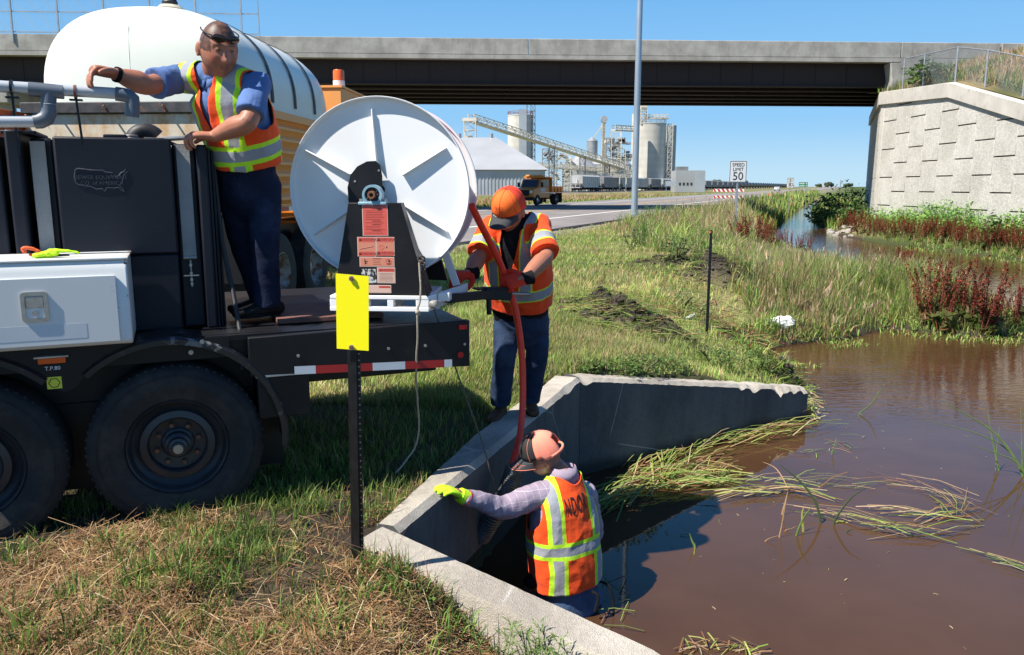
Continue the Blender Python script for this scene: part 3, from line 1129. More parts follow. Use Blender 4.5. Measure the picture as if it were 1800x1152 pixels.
def tankcar():
    t = thing('tank_car', None, 'rail car')
    MB().cyl((-7, 0, 2.2), (7, 0, 2.2), 1.35, n=18).build('tank', m_tank, t)
    MB().cyl((0, 0, 3.4), (0, 0, 3.9), .4, n=12).build('dome', m_tank, t)
    b = MB().box(-8.6, 8.6, -1.2, 1.2, .7, .9)
    for s in (1, -1):
        for d in (-.8, .8):
            for y in (-.75, .75): b.cyl((s * 7 + d, y - .07, .42), (s * 7 + d, y + .07, .42), .42, n=10)
    b.build('underframe', m_under, t)
    return t


hp = [hopper(m_hop), hopper(m_hopd)]
tk = tankcar()
used = set()
lab = ['pale grey hopper car with ladder frame at the near end of the train', 'second hopper car of the train, darker, coupled behind the near one', 'third hopper car of the train, seen left of the light pole']
l = 193.0
for i in range(46):
    k = 0 if i in (0, 2, 3, 5, 6, 8, 9) else 1
    src = hp[k] if i < 17 else tk
    o = copy_tree(src) if id(src) in used else src
    used.add(id(src))
    p = road_pt(-60.0, l, .62)
    o.location = p; o.rotation_euler = (0, 0, pi / 2 - TH)
    if i < 3: o['label'] = lab[i]; o['group'] = 'hopper cars standing on the railway'
    elif i < 17: o['label'] = 'grey hopper car in the middle of the train right of the light pole'; o['group'] = 'hopper cars right of the light pole'
    else: o['label'] = 'distant black tank car towards the far end of the train'; o['group'] = 'black tank cars far down the railway'
    l += 18.4

# far silos, trees and bushes at the horizon
for (px, wd, yt, lb) in [(1450, 5, 321, 'tiny white grain elevator far away on the horizon'), (1478, 2.5, 317, 'tiny slim water tower far away on the horizon left of the retaining wall')]:
    silo('far_elevator', lb, px, 330, yt, wd, 1500, m_roofw, 'elevator')
m_fartree = paint('far_tree_leaves', (0.035, 0.055, 0.025), .9, var=.4, vs=.05)
for i, (px, s) in enumerate([(1456, 1), (1461, .8), (1436, .6), (1441, .7), (1488, .9), (1494, .8), (1308, .9), (1260, 1.0)]):
    q = at(px, 329, 1400 if px > 1400 else 900)
    t = thing('far_tree', 'small dark tree on the far horizon', 'tree', (q.x, q.y, 0), 0, 'trees on the far horizon')
    b = MB()
    for k in range(9):
        b.ball((rnd.uniform(-4, 4) * s, rnd.uniform(-3, 3), rnd.uniform(3, 7) * s), rnd.uniform(2, 3.4) * s, 7, 5)
    b.build('crown', m_fartree, t)
    MB().cyl((0, 0, -1), (0, 0, 4 * s), .5, n=6).build('trunk', m_dark, t)

# ------------------------------------------------------------------ light pole
m_pole = paint('brushed_aluminium_pole', (0.36, 0.42, 0.48), 0.42, 0.55, var=.08, vs=1)
q = at(1115, 372, 31); zt = 14
lp = thing('light_pole', 'tall plain grey metal light pole standing at the near road edge', 'light pole', (q.x, q.y, q.z - .15))
MB().cyl((0, 0, 0), (0, 0, zt), .125, .10, n=24).build('shaft', m_pole, lp)
MB().cyl((0, 0, 0), (0, 0, .06), .2, n=16).build('base_plate', m_pole, lp)

# ------------------------------------------------------------------ signs
m_signw = flat('sign_white', (0.78, 0.78, 0.77), .45)
m_signk = flat('sign_black', (0.015, 0.015, 0.015), .5)
m_signg = flat('sign_green', (0.0, 0.22, 0.11), .45)


def rrect(w, h, r, n=4):
    out = []
    for cx, cy, a in ((w / 2 - r, h / 2 - r, 0), (-w / 2 + r, h / 2 - r, 90), (-w / 2 + r, -h / 2 + r, 180), (w / 2 - r, -h / 2 + r, 270)):
        for k in range(n + 1):
            t = radians(a + 90 * k / n)
            out.append((cx + r * cos(t), cy + r * sin(t)))
    return out


def panel_sign(parent, w, h, zc, y=-.03, mat=None, border=True, r=.04, x=0):
    pl_ = MB().prism([(x + a, zc + b) for a, b in rrect(w, h, r)], y, y + .004).build('sign_panel', mat or m_signw, parent)
    if border:
        o_ = rrect(w - .02, h - .02, r * .8); i_ = rrect(w - .055, h - .055, r * .6)
        n = len(o_)
        b = MB()
        b.add([(x + a, y - .003, zc + c) for a, c in o_] + [(x + a, y - .003, zc + c) for a, c in i_], [(k, (k + 1) % n, n + (k + 1) % n, n + k) for k in range(n)])
        b.build('border', m_signk if mat is None else m_signw, pl_)
    return pl_


q = at(1297, 302, 29)
zb = h1(q.x, q.y)
sp = thing('speed_limit_sign', 'white speed limit 50 sign on a metal post by the ditch', 'road sign', (q.x, q.y, zb), radians(2))
s1 = panel_sign(sp, .62, .76, q.z - zb)
zc = q.z - zb
MB().bar((0, .0, -.2), (0, .0, zc + .3), .06, .045, up=(0, 1, 0)).build('post', m_galv, sp)
for tx, sz, dz in (('SPEED', .165, .235), ('LIMIT', .165, .075), ('50', .40, -.17)):
    t_ = text_on('lettering', tx, sz, m_signk, s1, (0, -.034, zc + dz), (1, 0, 0), (0, 0, 1), .001)
q = at(1389, 324, 75)
zb = .0
sg = thing('route_sign', 'white route 30 sign with small plate above, on a post beyond the speed limit sign', 'road sign', (q.x, q.y, zb), radians(-8))
zc = q.z - zb
p1 = panel_sign(sg, .62, .58, zc - .05)
p2 = panel_sign(sg, .58, .30, zc + .44)
text_on('lettering', '30', .50, m_signk, p1, (0, -.034, zc - .06), (1, 0, 0), (0, 0, 1), .001)
text_on('lettering', 'WEST', .2, m_signk, p2, (0, -.034, zc + .44), (1, 0, 0), (0, 0, 1), .001)
MB().bar((0, 0, -.6), (0, 0, zc + .5), .06).build('post', m_galv, sg)
q = at(1412, 325, 112)
sg = thing('guide_sign', 'small green guide sign with two lines of white text on two posts', 'road sign', (q.x, q.y, 0), radians(-10))
p1 = panel_sign(sg, 1.22, .72, q.z, mat=m_signg, r=.05)
b = MB()
for row in (.15, -.15):
    x = -.5
    while x < .1:
        w_ = rnd.uniform(.05, .09); b.box(x, x + w_, -.04, -.036, q.z + row - .07, q.z + row + .07); x += w_ + .03
b.box(.35, .47, -.04, -.036, q.z + .08, q.z + .22); b.box(.35, .47, -.04, -.036, q.z - .22, q.z - .08)
b.build('lettering', m_signw, p1)
for x in (-.45, .45): MB().bar((x, 0, -1), (x, 0, q.z + .3), .06).build('post', m_galv, sg)
q = at(1179, 324, 138)
sg = thing('blank_sign', 'wide pale sign seen from behind on two posts beyond the far road edge', 'road sign', (q.x, q.y, 0.1))
MB().box(-.9, .9, -.02, .02, q.z - .4, q.z + .42).build('sign_panel', paint('sign_back', (.5, .53, .56), .4, .4), sg)
for x in (-.75, .75): MB().bar((x, .05, 0), (x, .05, q.z + .3), .07).build('post', m_galv, sg)
# barricades
m_red = paint('reflective_red', (0.42, 0.02, 0.02), .4, var=.08)
m_wht = paint('reflective_white', (0.66, 0.70, 0.72), .4, var=.05)
for bi, (px, y_, sc, lb) in enumerate([(1280, 78, 1.0, 'red and white striped barricade with two boards tilted at the road shoulder')]):
    q = at(px, 355, y_)
    bc = thing('barricade', lb, 'barricade', (q.x, q.y, .26), radians(-24))
    for z in (.42, 1.05):
        L = 2.9
        bd = MB().box(-L / 2, L / 2, -.02, .02, z, z + .26).build('board', m_wht, bc)
        for k in range(7):
            x = -L / 2 + .08 + k * .42
            x1 = min(x + .22, L / 2)
            MB().add([(x, -.024, z), (x1, -.024, z), (x1 - .16, -.024, z + .26), (max(-L / 2, x - .16), -.024, z + .26)], [(0, 1, 2, 3)]).build('stripe', m_red, bd)
    for x in (-1.0, 1.0):
        MB().bar((x, .05, 0), (x, .05, 1.4), .06).build('upright', m_galv, bc)
        MB().bar((x, -.7, .04), (x, .7, .04), .07).build('foot', m_galv, bc)
for i, (px, py, Y_, lb) in enumerate([(1350, 347, 100, 'orange traffic cone at the road edge nearest the barricade'), (1366, 343, 118, 'orange traffic cone farther along the road edge')]):
    q = gnd(px, py + 2, .3); 
    q = at(px, py, Y_)
    cn = thing('traffic_cone', lb, 'traffic cone', (q.x, q.y, .1), 0, None)
    MB().cyl((0, 0, .05), (0, 0, .9), .19, .04, 12).build('cone', flat('cone_orange', (.7, .12, .03), .5), cn)
    MB().box(-.24, .24, -.24, .24, 0, .05).build('base', m_under, cn)

# ------------------------------------------------------------------ vehicles far away
m_orange = paint('highway_orange_paint', (0.80, 0.27, 0.03), .35, var=.06)
m_tyre = paint('tyre_rubber', (0.022, 0.021, 0.022), .75, var=.25, vs=5, bump=.3, bs=80)
m_glass = flat('window_glass', (0.03, 0.045, 0.06), .06)
m_chrome = paint('dull_chrome', (.5, .5, .5), .3, .8)


def wheel(parent, x, y, z, r, w, rim_mat):
    t = MB().lathe([(r * .58, -w / 2), (r * .9, -w / 2), (r, -w * .32), (r, w * .32), (r * .9, w / 2), (r * .58, w / 2), (r * .58, -w / 2)], (x, y, z), (0, 1, 0), 28).build('wheel', m_tyre, parent)
    MB().lathe([(r * .6, -w * .42), (r * .55, -w * .2), (r * .2, -w * .3), (0.01, -w * .32)], (x, y, z), (0, 1, 0), 20).build('rim', rim_mat, t)
    MB().lathe([(r * .6, w * .42), (r * .55, w * .2), (r * .2, w * .3), (0.01, w * .32)], (x, y, z), (0, 1, 0), 20).build('rim', rim_mat, t)
    return t


q = at(944, 361, 66)
dt = thing('dump_truck', 'orange highway dump truck with crew cab parked facing the camera on the far shoulder', 'truck', (q.x, 66, .34), radians(-118))
# local +x forward
K = dt
MB().prism([(.4, .55), (2.35, .55), (2.42, .8), (2.40, 1.25), (1.35, 1.42), (.95, 2.05), (-.55, 2.10), (-.62, .55)], -.85, .85, 'y').build('cab', m_orange, K, .05)
MB().add([(1.37, -.72, 1.45), (1.37, .72, 1.45), (.99, .66, 2.0), (.99, -.66, 2.0)], [(0, 1, 2, 3)]).build('windscreen', m_glass, K).location = (.03, 0, 0)
for s in (-1, 1):
    for (a, b_) in ((.38, 1.12), (-.42, .28)):
        MB().prism([(a, 1.42), (b_, 1.42), (b_ - (.3 if a > 0 else .02), 1.95), (a + .02, 1.95)], s * .856 - .004, s * .856 + .004).build('side_window', m_glass, K)
    MB().box(-.55, 1.2, s * .857 - .006, s * .857 + .006, .98, 1.02).build('trim_strip', m_chrome, K)
    MB().box(.35, 1.15, s * .87 - .005, s * .87 + .005, 1.08, 1.32).build('door_emblem', m_wht, K)
    MB().box(1.18, 1.3, s * 1.05 - .08, s * 1.05 + .08, 1.42, 1.8).build('mirror', m_under, K)
    MB().box(2.40, 2.45, s * .68 - .13, s * .68 + .13, .95, 1.15).build('headlight', m_chrome, K, .01)
MB().box(2.39, 2.44, -.5, .5, .75, 1.2).build('grille', m_under, K)
MB().box(2.38, 2.6, -.95, .95, .38, .66).build('bumper', m_under, K, .03)
MB().hexa([(-2.9, -.92, 1.0), (-.75, -.92, 1.0), (-.75, .92, 1.0), (-2.9, .92, 1.0)], [(-2.95, -1, 1.5), (-.7, -1, 1.5), (-.7, 1, 1.5), (-2.95, 1, 1.5)]).build('dump_body', m_orange, K, .02)
MB().box(-.82, -.70, -1, 1, 1.0, 2.25).build('headboard', m_orange, K, .02)
MB().box(-.82, .55, -.95, .95, 2.14, 2.26).build('cab_guard', m_orange, K, .03)
MB().box(.3, .62, -.75, .75, 2.26, 2.40).build('light_bar', flat('amber_lens', (.8, .35, .08), .25), K, .03)
for x in (-2.6, -2.0, -1.4):
    for s in (-1, 1): MB().box(x, x + .08, s * .98 - .05, s * .98 + .05, 1.0, 1.5).build('side_rib', m_orange, K)
MB().box(-2.9, 2.2, -.4, .4, .45, .75).build('chassis', m_under, K)
for s in (-1, 1):
    wheel(K, 1.65, s * .78, .42, .42, .28, m_chrome); wheel(K, -1.75, s * .74, .42, .42, .5, m_chrome)
    MB().box(-2.62, -2.58, s * .74 - .3, s * .74 + .3, .15, .95).build('mud_flap', m_under, K)

q = at(1366, 336, 270)
cr = thing('silver_car', 'small silver car driving away in the far lane near the horizon', 'car', (q.x, 270, .3), pi / 2 - TH)
m_silver = paint('silver_paint', (.5, .52, .54), .3, .4)
MB().prism([(-2.1, .3), (2.1, .3), (2.15, .75), (1.3, .9), (.7, 1.4), (-1.2, 1.42), (-1.9, .95), (-2.15, .9)], -.85, .85).build('body', m_silver, cr, .08)
MB().prism([(-1.75, .97), (-1.18, 1.34), (-1.22, 1.36), (-1.82, .99)], -.7, .7).build('rear_window', m_glass, cr)
for s in (-1, 1):
    MB().prism([(-1.5, .95), (1.0, .95), (.6, 1.33), (-1.1, 1.34)], s * .853 - .006, s * .853 + .006).build('side_window', m_glass, cr)
    for x in (-1.3, 1.35): wheel(cr, x, s * .75, .32, .32, .2, m_chrome)
# ------------------------------------------------------------------ concrete culvert end
cu_ = thing('culvert_headwall', 'grey concrete culvert headwall with flared wing walls dropping into the brown water', 'culvert', (HW0.x, HW0.y, -1.0))
CO = Vector((HW0.x, HW0.y, -1.0))


def cwall(name, p0, p1, z0, z1, th_, zb=-2.1, n=40, chip=0.0, chips=(), out=1, dark=True):
    """wall whose water face runs p0->p1; thickness grows to the left of that direction if out=1"""
    p0 = Vector(p0); p1 = Vector(p1)
    d = (p1 - p0); d.z = 0; L = d.length; d.normalize()
    nn = Vector((-d.y, d.x, 0)) * out
    rings = []
    for i in range(n + 1):
        t = i / n
        z = z0 + (z1 - z0) * t
        p = p0 + d * (L * t)
        e1 = e2 = 0
        for (c, wd, dep) in chips:
            k = math.exp(-((t - c) / wd) ** 2)
            e1 += dep * k * (1 + .9 * noise.noise(Vector((t * 60, 3, c * 9)))); e2 += .35 * dep * k
        e1 += chip * abs(noise.noise(Vector((t * 90, 1.3, z0)))) ; e2 += chip * abs(noise.noise(Vector((t * 70, 8.3, z0))))
        th = th_ if not isinstance(th_, tuple) else th_[0] + (th_[1] - th_[0]) * min(1, t * 2.2)
        w = .008 * noise.noise(Vector((t * 5, 2, 0)))
        rings.append([p + Vector((0, 0, zb)), p + nn * w + Vector((0, 0, z - .035 - e1)), p + nn * (.035 + e1 * .8) + Vector((0, 0, z - e1 * .25)),
                      p + nn * (th * .5) + Vector((0, 0, z + .006 * noise.noise(Vector((t * 30, 0, 0))) - e2 * .3)), p + nn * (th - .02) + Vector((0, 0, z - e2)), p + nn * th + Vector((0, 0, z - .03 - e2)), p + nn * th + Vector((0, 0, zb))])
    rings = [[q - CO for q in r] for r in rings]
    o = MB().loft(rings).build(name, [m_cul, m_culshade], cu_, ang=40)
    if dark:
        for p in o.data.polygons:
            if p.normal.z < .45: p.material_index = 1  # upright faces take the concrete copy with painted shade
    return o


hd = (HW1 - HW0).normalized(); hn = Vector((-hd.y, hd.x, 0))
Lh = (HW1 - HW0).length
# the headwall: two cheeks and a lintel over the box opening
a1 = HW0 + hd * 0.75; a2 = HW0 + hd * 2.9
cwall('headwall', HW0 - hd * .0, HW1, 0.0, 0.0, (.15, .27), zb=-1.62 + 1.0, n=60, chip=.012, chips=[(.33, .03, .01), (.9, .03, .03)])
for (a, b_) in ((HW0, a1), (a2, HW1)):
    q = [a, b_, b_ + hn * (.27 if a is not HW0 else .14), a + hn * (.27 if a is not HW0 else .10)]
    MB().hexa([v - CO + Vector((0, 0, -2.1)) for v in q], [v - CO + Vector((0, 0, -.62)) for v in q]).build('headwall_cheek', m_culshade, cu_)
# barrel behind
for (a, b_) in ((a1, a1 + hn * .3), (a2 + hn * .3, a2)):
    q = [a, b_, b_ + hd * .01, a + hd * .01]
    MB().bar(a - CO + Vector((0, 0, -1.35)), b_ - CO + Vector((0, 0, -1.35)), .1, 1.45).build('barrel_wall', m_cul, cu_)
q = []
MB().hexa([v - CO + Vector((0, 0, -2.1)) for v in (a1 + hn * .2, a2 + hn * .2, a2 + hn * .3, a1 + hn * .3)], [v - CO + Vector((0, 0, -.6)) for v in (a1 + hn * .2, a2 + hn * .2, a2 + hn * .3, a1 + hn * .3)]).build('barrel_shade_plate', m_dark, cu_)  # dark plate close behind the opening stands in for the barrel's shade
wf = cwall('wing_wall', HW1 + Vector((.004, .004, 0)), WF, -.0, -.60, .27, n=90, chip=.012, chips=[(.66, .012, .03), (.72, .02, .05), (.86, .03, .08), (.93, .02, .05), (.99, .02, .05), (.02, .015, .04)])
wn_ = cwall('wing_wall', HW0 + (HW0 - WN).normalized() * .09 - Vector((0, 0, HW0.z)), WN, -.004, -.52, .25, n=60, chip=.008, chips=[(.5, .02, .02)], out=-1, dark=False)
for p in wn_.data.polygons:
    if p.normal.z < .45 and p.normal.dot(Vector((.5, .85, 0))) > .3: p.material_index = 1  # water face takes the shade-painted copy, sunlit outer face stays pale
# ------------------------------------------------------------------ jetter trailer
TR = radians(23)
TO = Vector((-.375, 4.85, 0))
tu = Vector((cos(TR), sin(TR), 0)); tn = Vector((-sin(TR), cos(TR), 0))


def tw(x, y, z): return TO + tu * x + tn * y + Vector((0, 0, z))


tr = thing('utility_trailer', 'black tandem axle sewer jetter trailer with dark water tanks parked on the grass', 'trailer', TO, TR)
m_poly = paint('dark_blue_polyethylene', (0.010, 0.012, 0.020), 0.5, var=.18, vs=3, dirt=(.07, .07, .075), dirt_s=14, dirt_lo=.62, dirt_hi=.9, bump=.12, bs=30, spec=.3)
m_strap = Mat('woven_grey_webbing')
x_, y_, z_ = m_strap.use_local().comp()
wv = (z_ * 900.0).sin() * .5 + (x_ * 900.0).sin() * .5
c_ = m_strap.scale((0.34, 0.35, 0.35), wv * .12 + m_strap.noise(7, 5) * .5 + .72)
m_strap.base(c_, .85); m_strap.bump(wv, .5, .002)
m_strap = m_strap.m
m_bluew = paint('toolbox_white_paint', (0.62, 0.64, 0.64), 0.3, var=.05, dirt=(.22, .13, .07), dirt_s=16, dirt_lo=.70, dirt_hi=.76)
m_rustw = Mat('chipped_white_paint')
n1 = m_rustw.noise(22, 8, .75); n2 = m_rustw.noise(4, 5)
x_, y_, z_ = m_rustw.use_local().comp()
em1 = (x_ + 2.02).ramp(0.0, .22); em2 = (x_ + 1.84).ramp(0.0, .07) * ((z_ - 1.40).ramp(0, .06) + (z_ * -1.0 + 1.14).ramp(0, .1)).clamp()
chp = (n1 + (em1 - 1.0) * .12).ramp(.605, .62)
rst = (n1 + (em2 - 1.0) * .5).ramp(.42, .60)
c_ = m_rustw.mix(rst * .85, (0.66, 0.68, 0.67), (0.45, 0.22, 0.10))
c_ = m_rustw.mix(chp, c_, (0.045, 0.025, 0.018))
m_rustw.base(c_, .33 + 0 * chp if False else .35); m_rustw.bump(chp * -1.0, .4, .003)
m_rustw = m_rustw.m
m_deckwood = paint('weathered_deck_plank', (0.14, 0.06, 0.045), .8, var=.3, vs=8, bump=.4, bs=30)
m_rim = paint('dark_rim_paint', (0.030, 0.031, 0.036), .38, .1, var=.2, vs=6)
m_tyre2 = Mat('dusty_tyre')
n1 = m_tyre2.noise(6, 6, .7); n2 = m_tyre2.noise(90, 4)
c_ = m_tyre2.mix(n1.ramp(.42, .7) * .6, (0.014, 0.014, 0.016), (0.055, 0.048, 0.04))
m_tyre2.base(c_, .8); m_tyre2.bump(n2 + n1, .35, .004)
m_tyre2 = m_tyre2.m
m_rust = paint('rusty_iron', (0.16, 0.065, 0.035), .85, var=.4, vs=20, bump=.4, bs=60)
m_steel = paint('worn_steel', (.42, .40, .37), .4, .7, var=.2, vs=10)
m_amber = flat('amber_marker_lens', (.75, .12, .02), .15)
m_redl = flat('red_marker_lens', (.55, .012, .01), .2)
m_pvc = paint('light_grey_pvc', (0.42, 0.45, 0.48), .45, var=.06, vs=4)
m_pvcd = paint('dark_grey_pvc', (0.105, 0.125, 0.155), .42, var=.1, vs=6)
m_rubber = paint('black_rubber', (0.02, 0.02, 0.022), .55, var=.2, vs=20)

# chassis, deck
boxpart('frame_rail', m_black, tr, -5, 0, .32, .48, .62, .96, .01)
boxpart('frame_rail', m_black, tr, -5, 0, 1.62, 1.78, .62, .96, .01)
MB().prism([(-1.20, .76), (0.12, .705), (.12, 1.0), (-1.2, .985)], 0.0, .05).build('rear_skirt', m_black, tr, .006)
boxpart('underside_shade_panel', m_black, tr, -3.3, -1.0, .33, .345, .12, .96)  # black panel added behind the wheels to paint in the underside shade
boxpart('tail_beam', m_black, tr, .06, .115, .055, 2.05, .72, .99, .006)
MB().box(-1.42, .06, .06, 2.05, .965, .995).build('deck_plate', m_black, tr)
boxpart('deck_plank', m_deckwood, tr, -1.0, -.35, .30, .95, 1.0, 1.03, .004)
boxpart('axle_step', m_black, tr, -1.16, -.87, .02, .5, .50, .745, .008)
boxpart('step_top', m_galv, tr, -1.17, -.86, .0, .5, .747, .765, .004)
MB().prism([(-5, .86), (-1.0, .86), (-1.0, 1.0), (-5, 1.0)], .1, .32).build('side_sill', m_black, tr, .006)
# reflective tape, follows the lower edge of the skirt
L0, L1 = -.965, .0
cuts = [-.965, -.885, -.445, -.30, -.045, .0]
segs_ = [(-.955, -.835, 'w'), (-.835, -.50, 'r'), (-.50, -.30, 'w'), (-.30, -.05, 'r'), (-.05, .0, 'w')]
zt_ = lambda x: .779 - (x + .955) * .0415 - .003
for (x0, x1, k) in segs_:
    MB().add([(x0, -.004, zt_(x0) - .024), (x1, -.004, zt_(x1) - .024), (x1, -.004, zt_(x1) + .024), (x0, -.004, zt_(x0) + .024)], [(0, 1, 2, 3)]).build('reflective_tape', m_red if k == 'r' else m_wht, tr)
MB().cyl((.055, -.012, .785), (.055, .0, .785), .02, n=16).build('marker_lamp', m_redl, tr)
MB().box(.045, .10, -.012, .0, .945, .975).build('marker_lamp', m_redl, tr, .003)
for x, z in ((-.93, .86), (-.40, .86), (-.17, .86), (.085, .85)):
    MB().cyl((x, -.007, z), (x, 0, z), .009, n=8).build('bolt', m_steel, tr)

# wheels
WC = [(-1.60, .39), (-2.60, .39)]


def trailer_wheel(x, z):
    R = .462
    prof = [(.262, .0), (.275, -.028), (.30, -.034), (.345, -.05), (.385, -.052), (.425, -.04), (.452, -.012), (.462, .015), (.462, .20), (.44, .235), (.28, .24)]
    t = MB().lathe(prof, (x, .06, z), (0, 1, 0), 72).build('wheel', m_tyre2, tr, ang=50)
    b = MB()
    for k in range(64):
        a = 2 * pi * k / 64
        p = Vector((x + .455 * cos(a), .075, z + .455 * sin(a)))
        d = Vector((cos(a), 0, sin(a))); s = Vector((-sin(a), 0, cos(a)))
        q = [p + d * c + s * e for c, e in ((-.02, -.008), (.0075, -.008), (.0075, .008), (-.02, .008))]
        b.hexa([v + Vector((0, -.022, 0)) for v in q], [v + Vector((0, .035, 0)) for v in q])
    b.build('tread_blocks', m_tyre2, t)
    b = MB().lathe([(.345, -.0515), (.352, -.0535), (.36, -.0515)], (x, .06, z), (0, 1, 0), 60)
    b.lathe([(.405, -.051), (.409, -.053), (.413, -.049)], (x, .06, z), (0, 1, 0), 60).build('sidewall_rib', m_tyre2, t)
    r = MB().lathe([(.268, .004), (.270, -.014), (.262, -.022), (.252, -.014), (.246, .012), (.235, .03), (.205, .045), (.195, .02), (.16, .012), (.15, .02), (.148, .06), (.09, .066), (.075, .05), (.0, .05)],
                  (x, .06, z), (0, 1, 0), 60).build('rim', m_rim, t, ang=50)
    for k in range(8):
        a = 2 * pi * (k + .3) / 8
        cx, cz = x + .112 * cos(a), z + .112 * sin(a)
        MB().cyl((cx, .085, cz), (cx, .125, cz), .0125, n=6).build('lug_nut', m_rust, t)
    MB().lathe([(.072, .05), (.07, .0), (.055, -.012), (.05, -.04), (.035, -.045), (.033, -.062), (0, -.062)], (x, .06, z), (0, 1, 0), 28).build('hub_cap', m_rim, t)
    MB().lathe([(.03, -.06), (.026, -.075), (0, -.075)], (x, .06, z), (0, 1, 0), 12).build('axle_nut', m_steel, t)
    return t


for (x, z) in WC: trailer_wheel(x, z)
for (x, z) in WC:
    w_ = MB().lathe([(.262, .0), (.40, .0), (.46, .03), (.46, .2), (.40, .24), (.262, .24)], (x, 1.8, z), (0, 1, 0), 40).build('wheel', m_tyre2, tr)
    MB().cyl((x, .2, z), (x, 1.85, z), .045, n=12).build('axle', m_black, tr)

# fenders: an S shaped plate over both wheels
def arc(cx, cz, r, a0, a1, n):
    return [(cx + r * cos(radians(a0 + (a1 - a0) * k / n)), cz + r * sin(radians(a0 + (a1 - a0) * k / n))) for k in range(n + 1)]


top = arc(-1.62, .40, .655, -8, 90, 26) 
crown = [(p[0], min(p[1], 1.02)) for p in top]
# side plate between the wheels
low = arc(-1.62, .40, .60, 58, 132, 22)
low2 = arc(-2.62, .40, .60, 48, 130, 22)
pl_ = [(-1.30, .93)] + [p for p in low] + [(-2.06, .79), (-2.12, .765), (-2.18, .79)] + [p for p in low2 if p[0] < -2.2] + [(-3.4, .86), (-3.4, 1.0), (-1.30, 1.0)]
MB().prism(pl_, .008, .016).build('fender_skirt', m_black, tr)


def fender(cx, a0, a1):
    r0, r1 = .600, .606
    n = 30
    rings = []
    for k in range(n + 1):
        a = radians(a0 + (a1 - a0) * k / n)
        d = Vector((cos(a), 0, sin(a)))
        c = Vector((cx, 0, .40))
        rings.append([c + d * (r0 - .022) + Vector((0, -.016, 0)), c + d * r1 + Vector((0, -.016, 0)), c + d * (r1 + .012) + Vector((0, .0, 0)), c + d * (r1 + .012) + Vector((0, .30, 0)), c + d * r0 + Vector((0, .30, 0)), c + d * (r0 + .002) + Vector((0, .0, 0)), c + d * (r0 - .022) + Vector((0, -.008, 0))])
    return MB().loft(rings).build('fender', m_fend, tr, ang=35)


m_fend = Mat('scuffed_fender_paint')
n1 = m_fend.noise(14, 7, .75); n2 = m_fend.noise(3, 4)
x_, y_, z_ = m_fend.use_local().comp()
sc = (n1 + n2 * .3).ramp(.70, .78)
c_ = m_fend.mix(sc * .8, (0.008, 0.009, 0.012), (0.16, 0.165, 0.17))
m_fend.base(c_, .38); m_fend.bump(n1, .15, .003)
m_fend = m_fend.m
fender(-1.62, -6, 132); fender(-2.62, 46, 160)
for x, z in ((-1.44, .985), (-1.50, .93)):
    MB().cyl((x, -.022, z), (x, -.016, z), .013, n=10).build('bolt', m_steel, tr)
# lamp, stencil and sticker on the skirt
MB().box(-2.225, -2.10, -.02, .008, .925, .955).build('marker_lamp', m_amber, tr, .004)
MB().box(-2.24, -2.085, -.03, .008, .957, .965).build('lamp_hood', m_steel, tr)
text_on('lettering', 'T.P.80', .028, m_signw, tr, (-2.165, .006, .895), (1, 0, 0), (0, 0, 1))
sk = MB().box(-2.198, -2.13, .0065, .0072, .787, .85).build('sticker', flat('sticker_yellow', (.62, .66, .05), .5), tr)
hx = [(-2.164 + .028 * cos(radians(60 * k)), .818 + .028 * sin(radians(60 * k))) for k in range(6)]
hi = [(-2.164 + .023 * cos(radians(60 * k)), .818 + .023 * sin(radians(60 * k))) for k in range(6)]
MB().add([(a, .006, c) for a, c in hx] + [(a, .006, c) for a, c in hi], [(k, (k + 1) % 6, 6 + (k + 1) % 6, 6 + k) for k in range(6)]).build('hexagon_mark', m_signk, sk)

# water tanks of dark polyethylene: main module, ribs, straps
YT = .36


def tankmod(x0, x1, z0, z1, y0=YT, d=1.2, bev=.012, name='water_tank', mat=None):
    return MB().box(x0, x1, y0, y0 + d, z0, z1).build(name, mat or m_poly, tr, bev, )


wt = tankmod(-2.106, -1.522, 1.44, 2.085)
tankmod(-1.80, -1.525, .995, 1.438, y0=YT + .012)
# relief of the emblem: map outline and two lines of raised letters
outl = [(498, 1020), (494, 985), (503, 945), (515, 938), (585, 947), (640, 948), (655, 958), (690, 962), (682, 985), (700, 975), (705, 985), (722, 982), (735, 962), (752, 955), (760, 940), (768, 955), (750, 975), (742, 1000), (735, 1020), (722, 1040), (738, 1060), (742, 1078), (730, 1070), (715, 1050), (690, 1055), (655, 1052), (642, 1075), (630, 1058), (600, 1062), (575, 1045), (540, 1040), (512, 1035), (498, 1020)]
em = []
for (a, c) in outl:
    X_ = -1.885 + (a - 632) / 275 * .262
    Z_ = 1.853 - (c - 1008) / 140 * .125
    em.append(Vector((X_, YT - .001, Z_)))
m_emb = paint('highlight_toned_emblem', (.05, .055, .07), .5, var=.3, vs=30)  # lighter colour paints highlights onto the raised lines
MB().tube(em, .0033, 6, closed=True).build('map_emblem', m_emb, wt)
text_on('raised_lettering', 'SEWER EQUIPMENT', .029, m_emb, wt, (-1.885, YT - .001, 1.868), (1, 0, 0), (0, 0, 1), .003)
text_on('raised_lettering', 'CO. of AMERICA', .029, m_emb, wt, (-1.885, YT - .001, 1.838), (1, 0, 0), (0, 0, 1), .003)
# recess with webbing strap at the right
tankmod(-1.520, -1.395, .995, 2.06, y0=YT + .085, d=1.1, name='tank_rib')


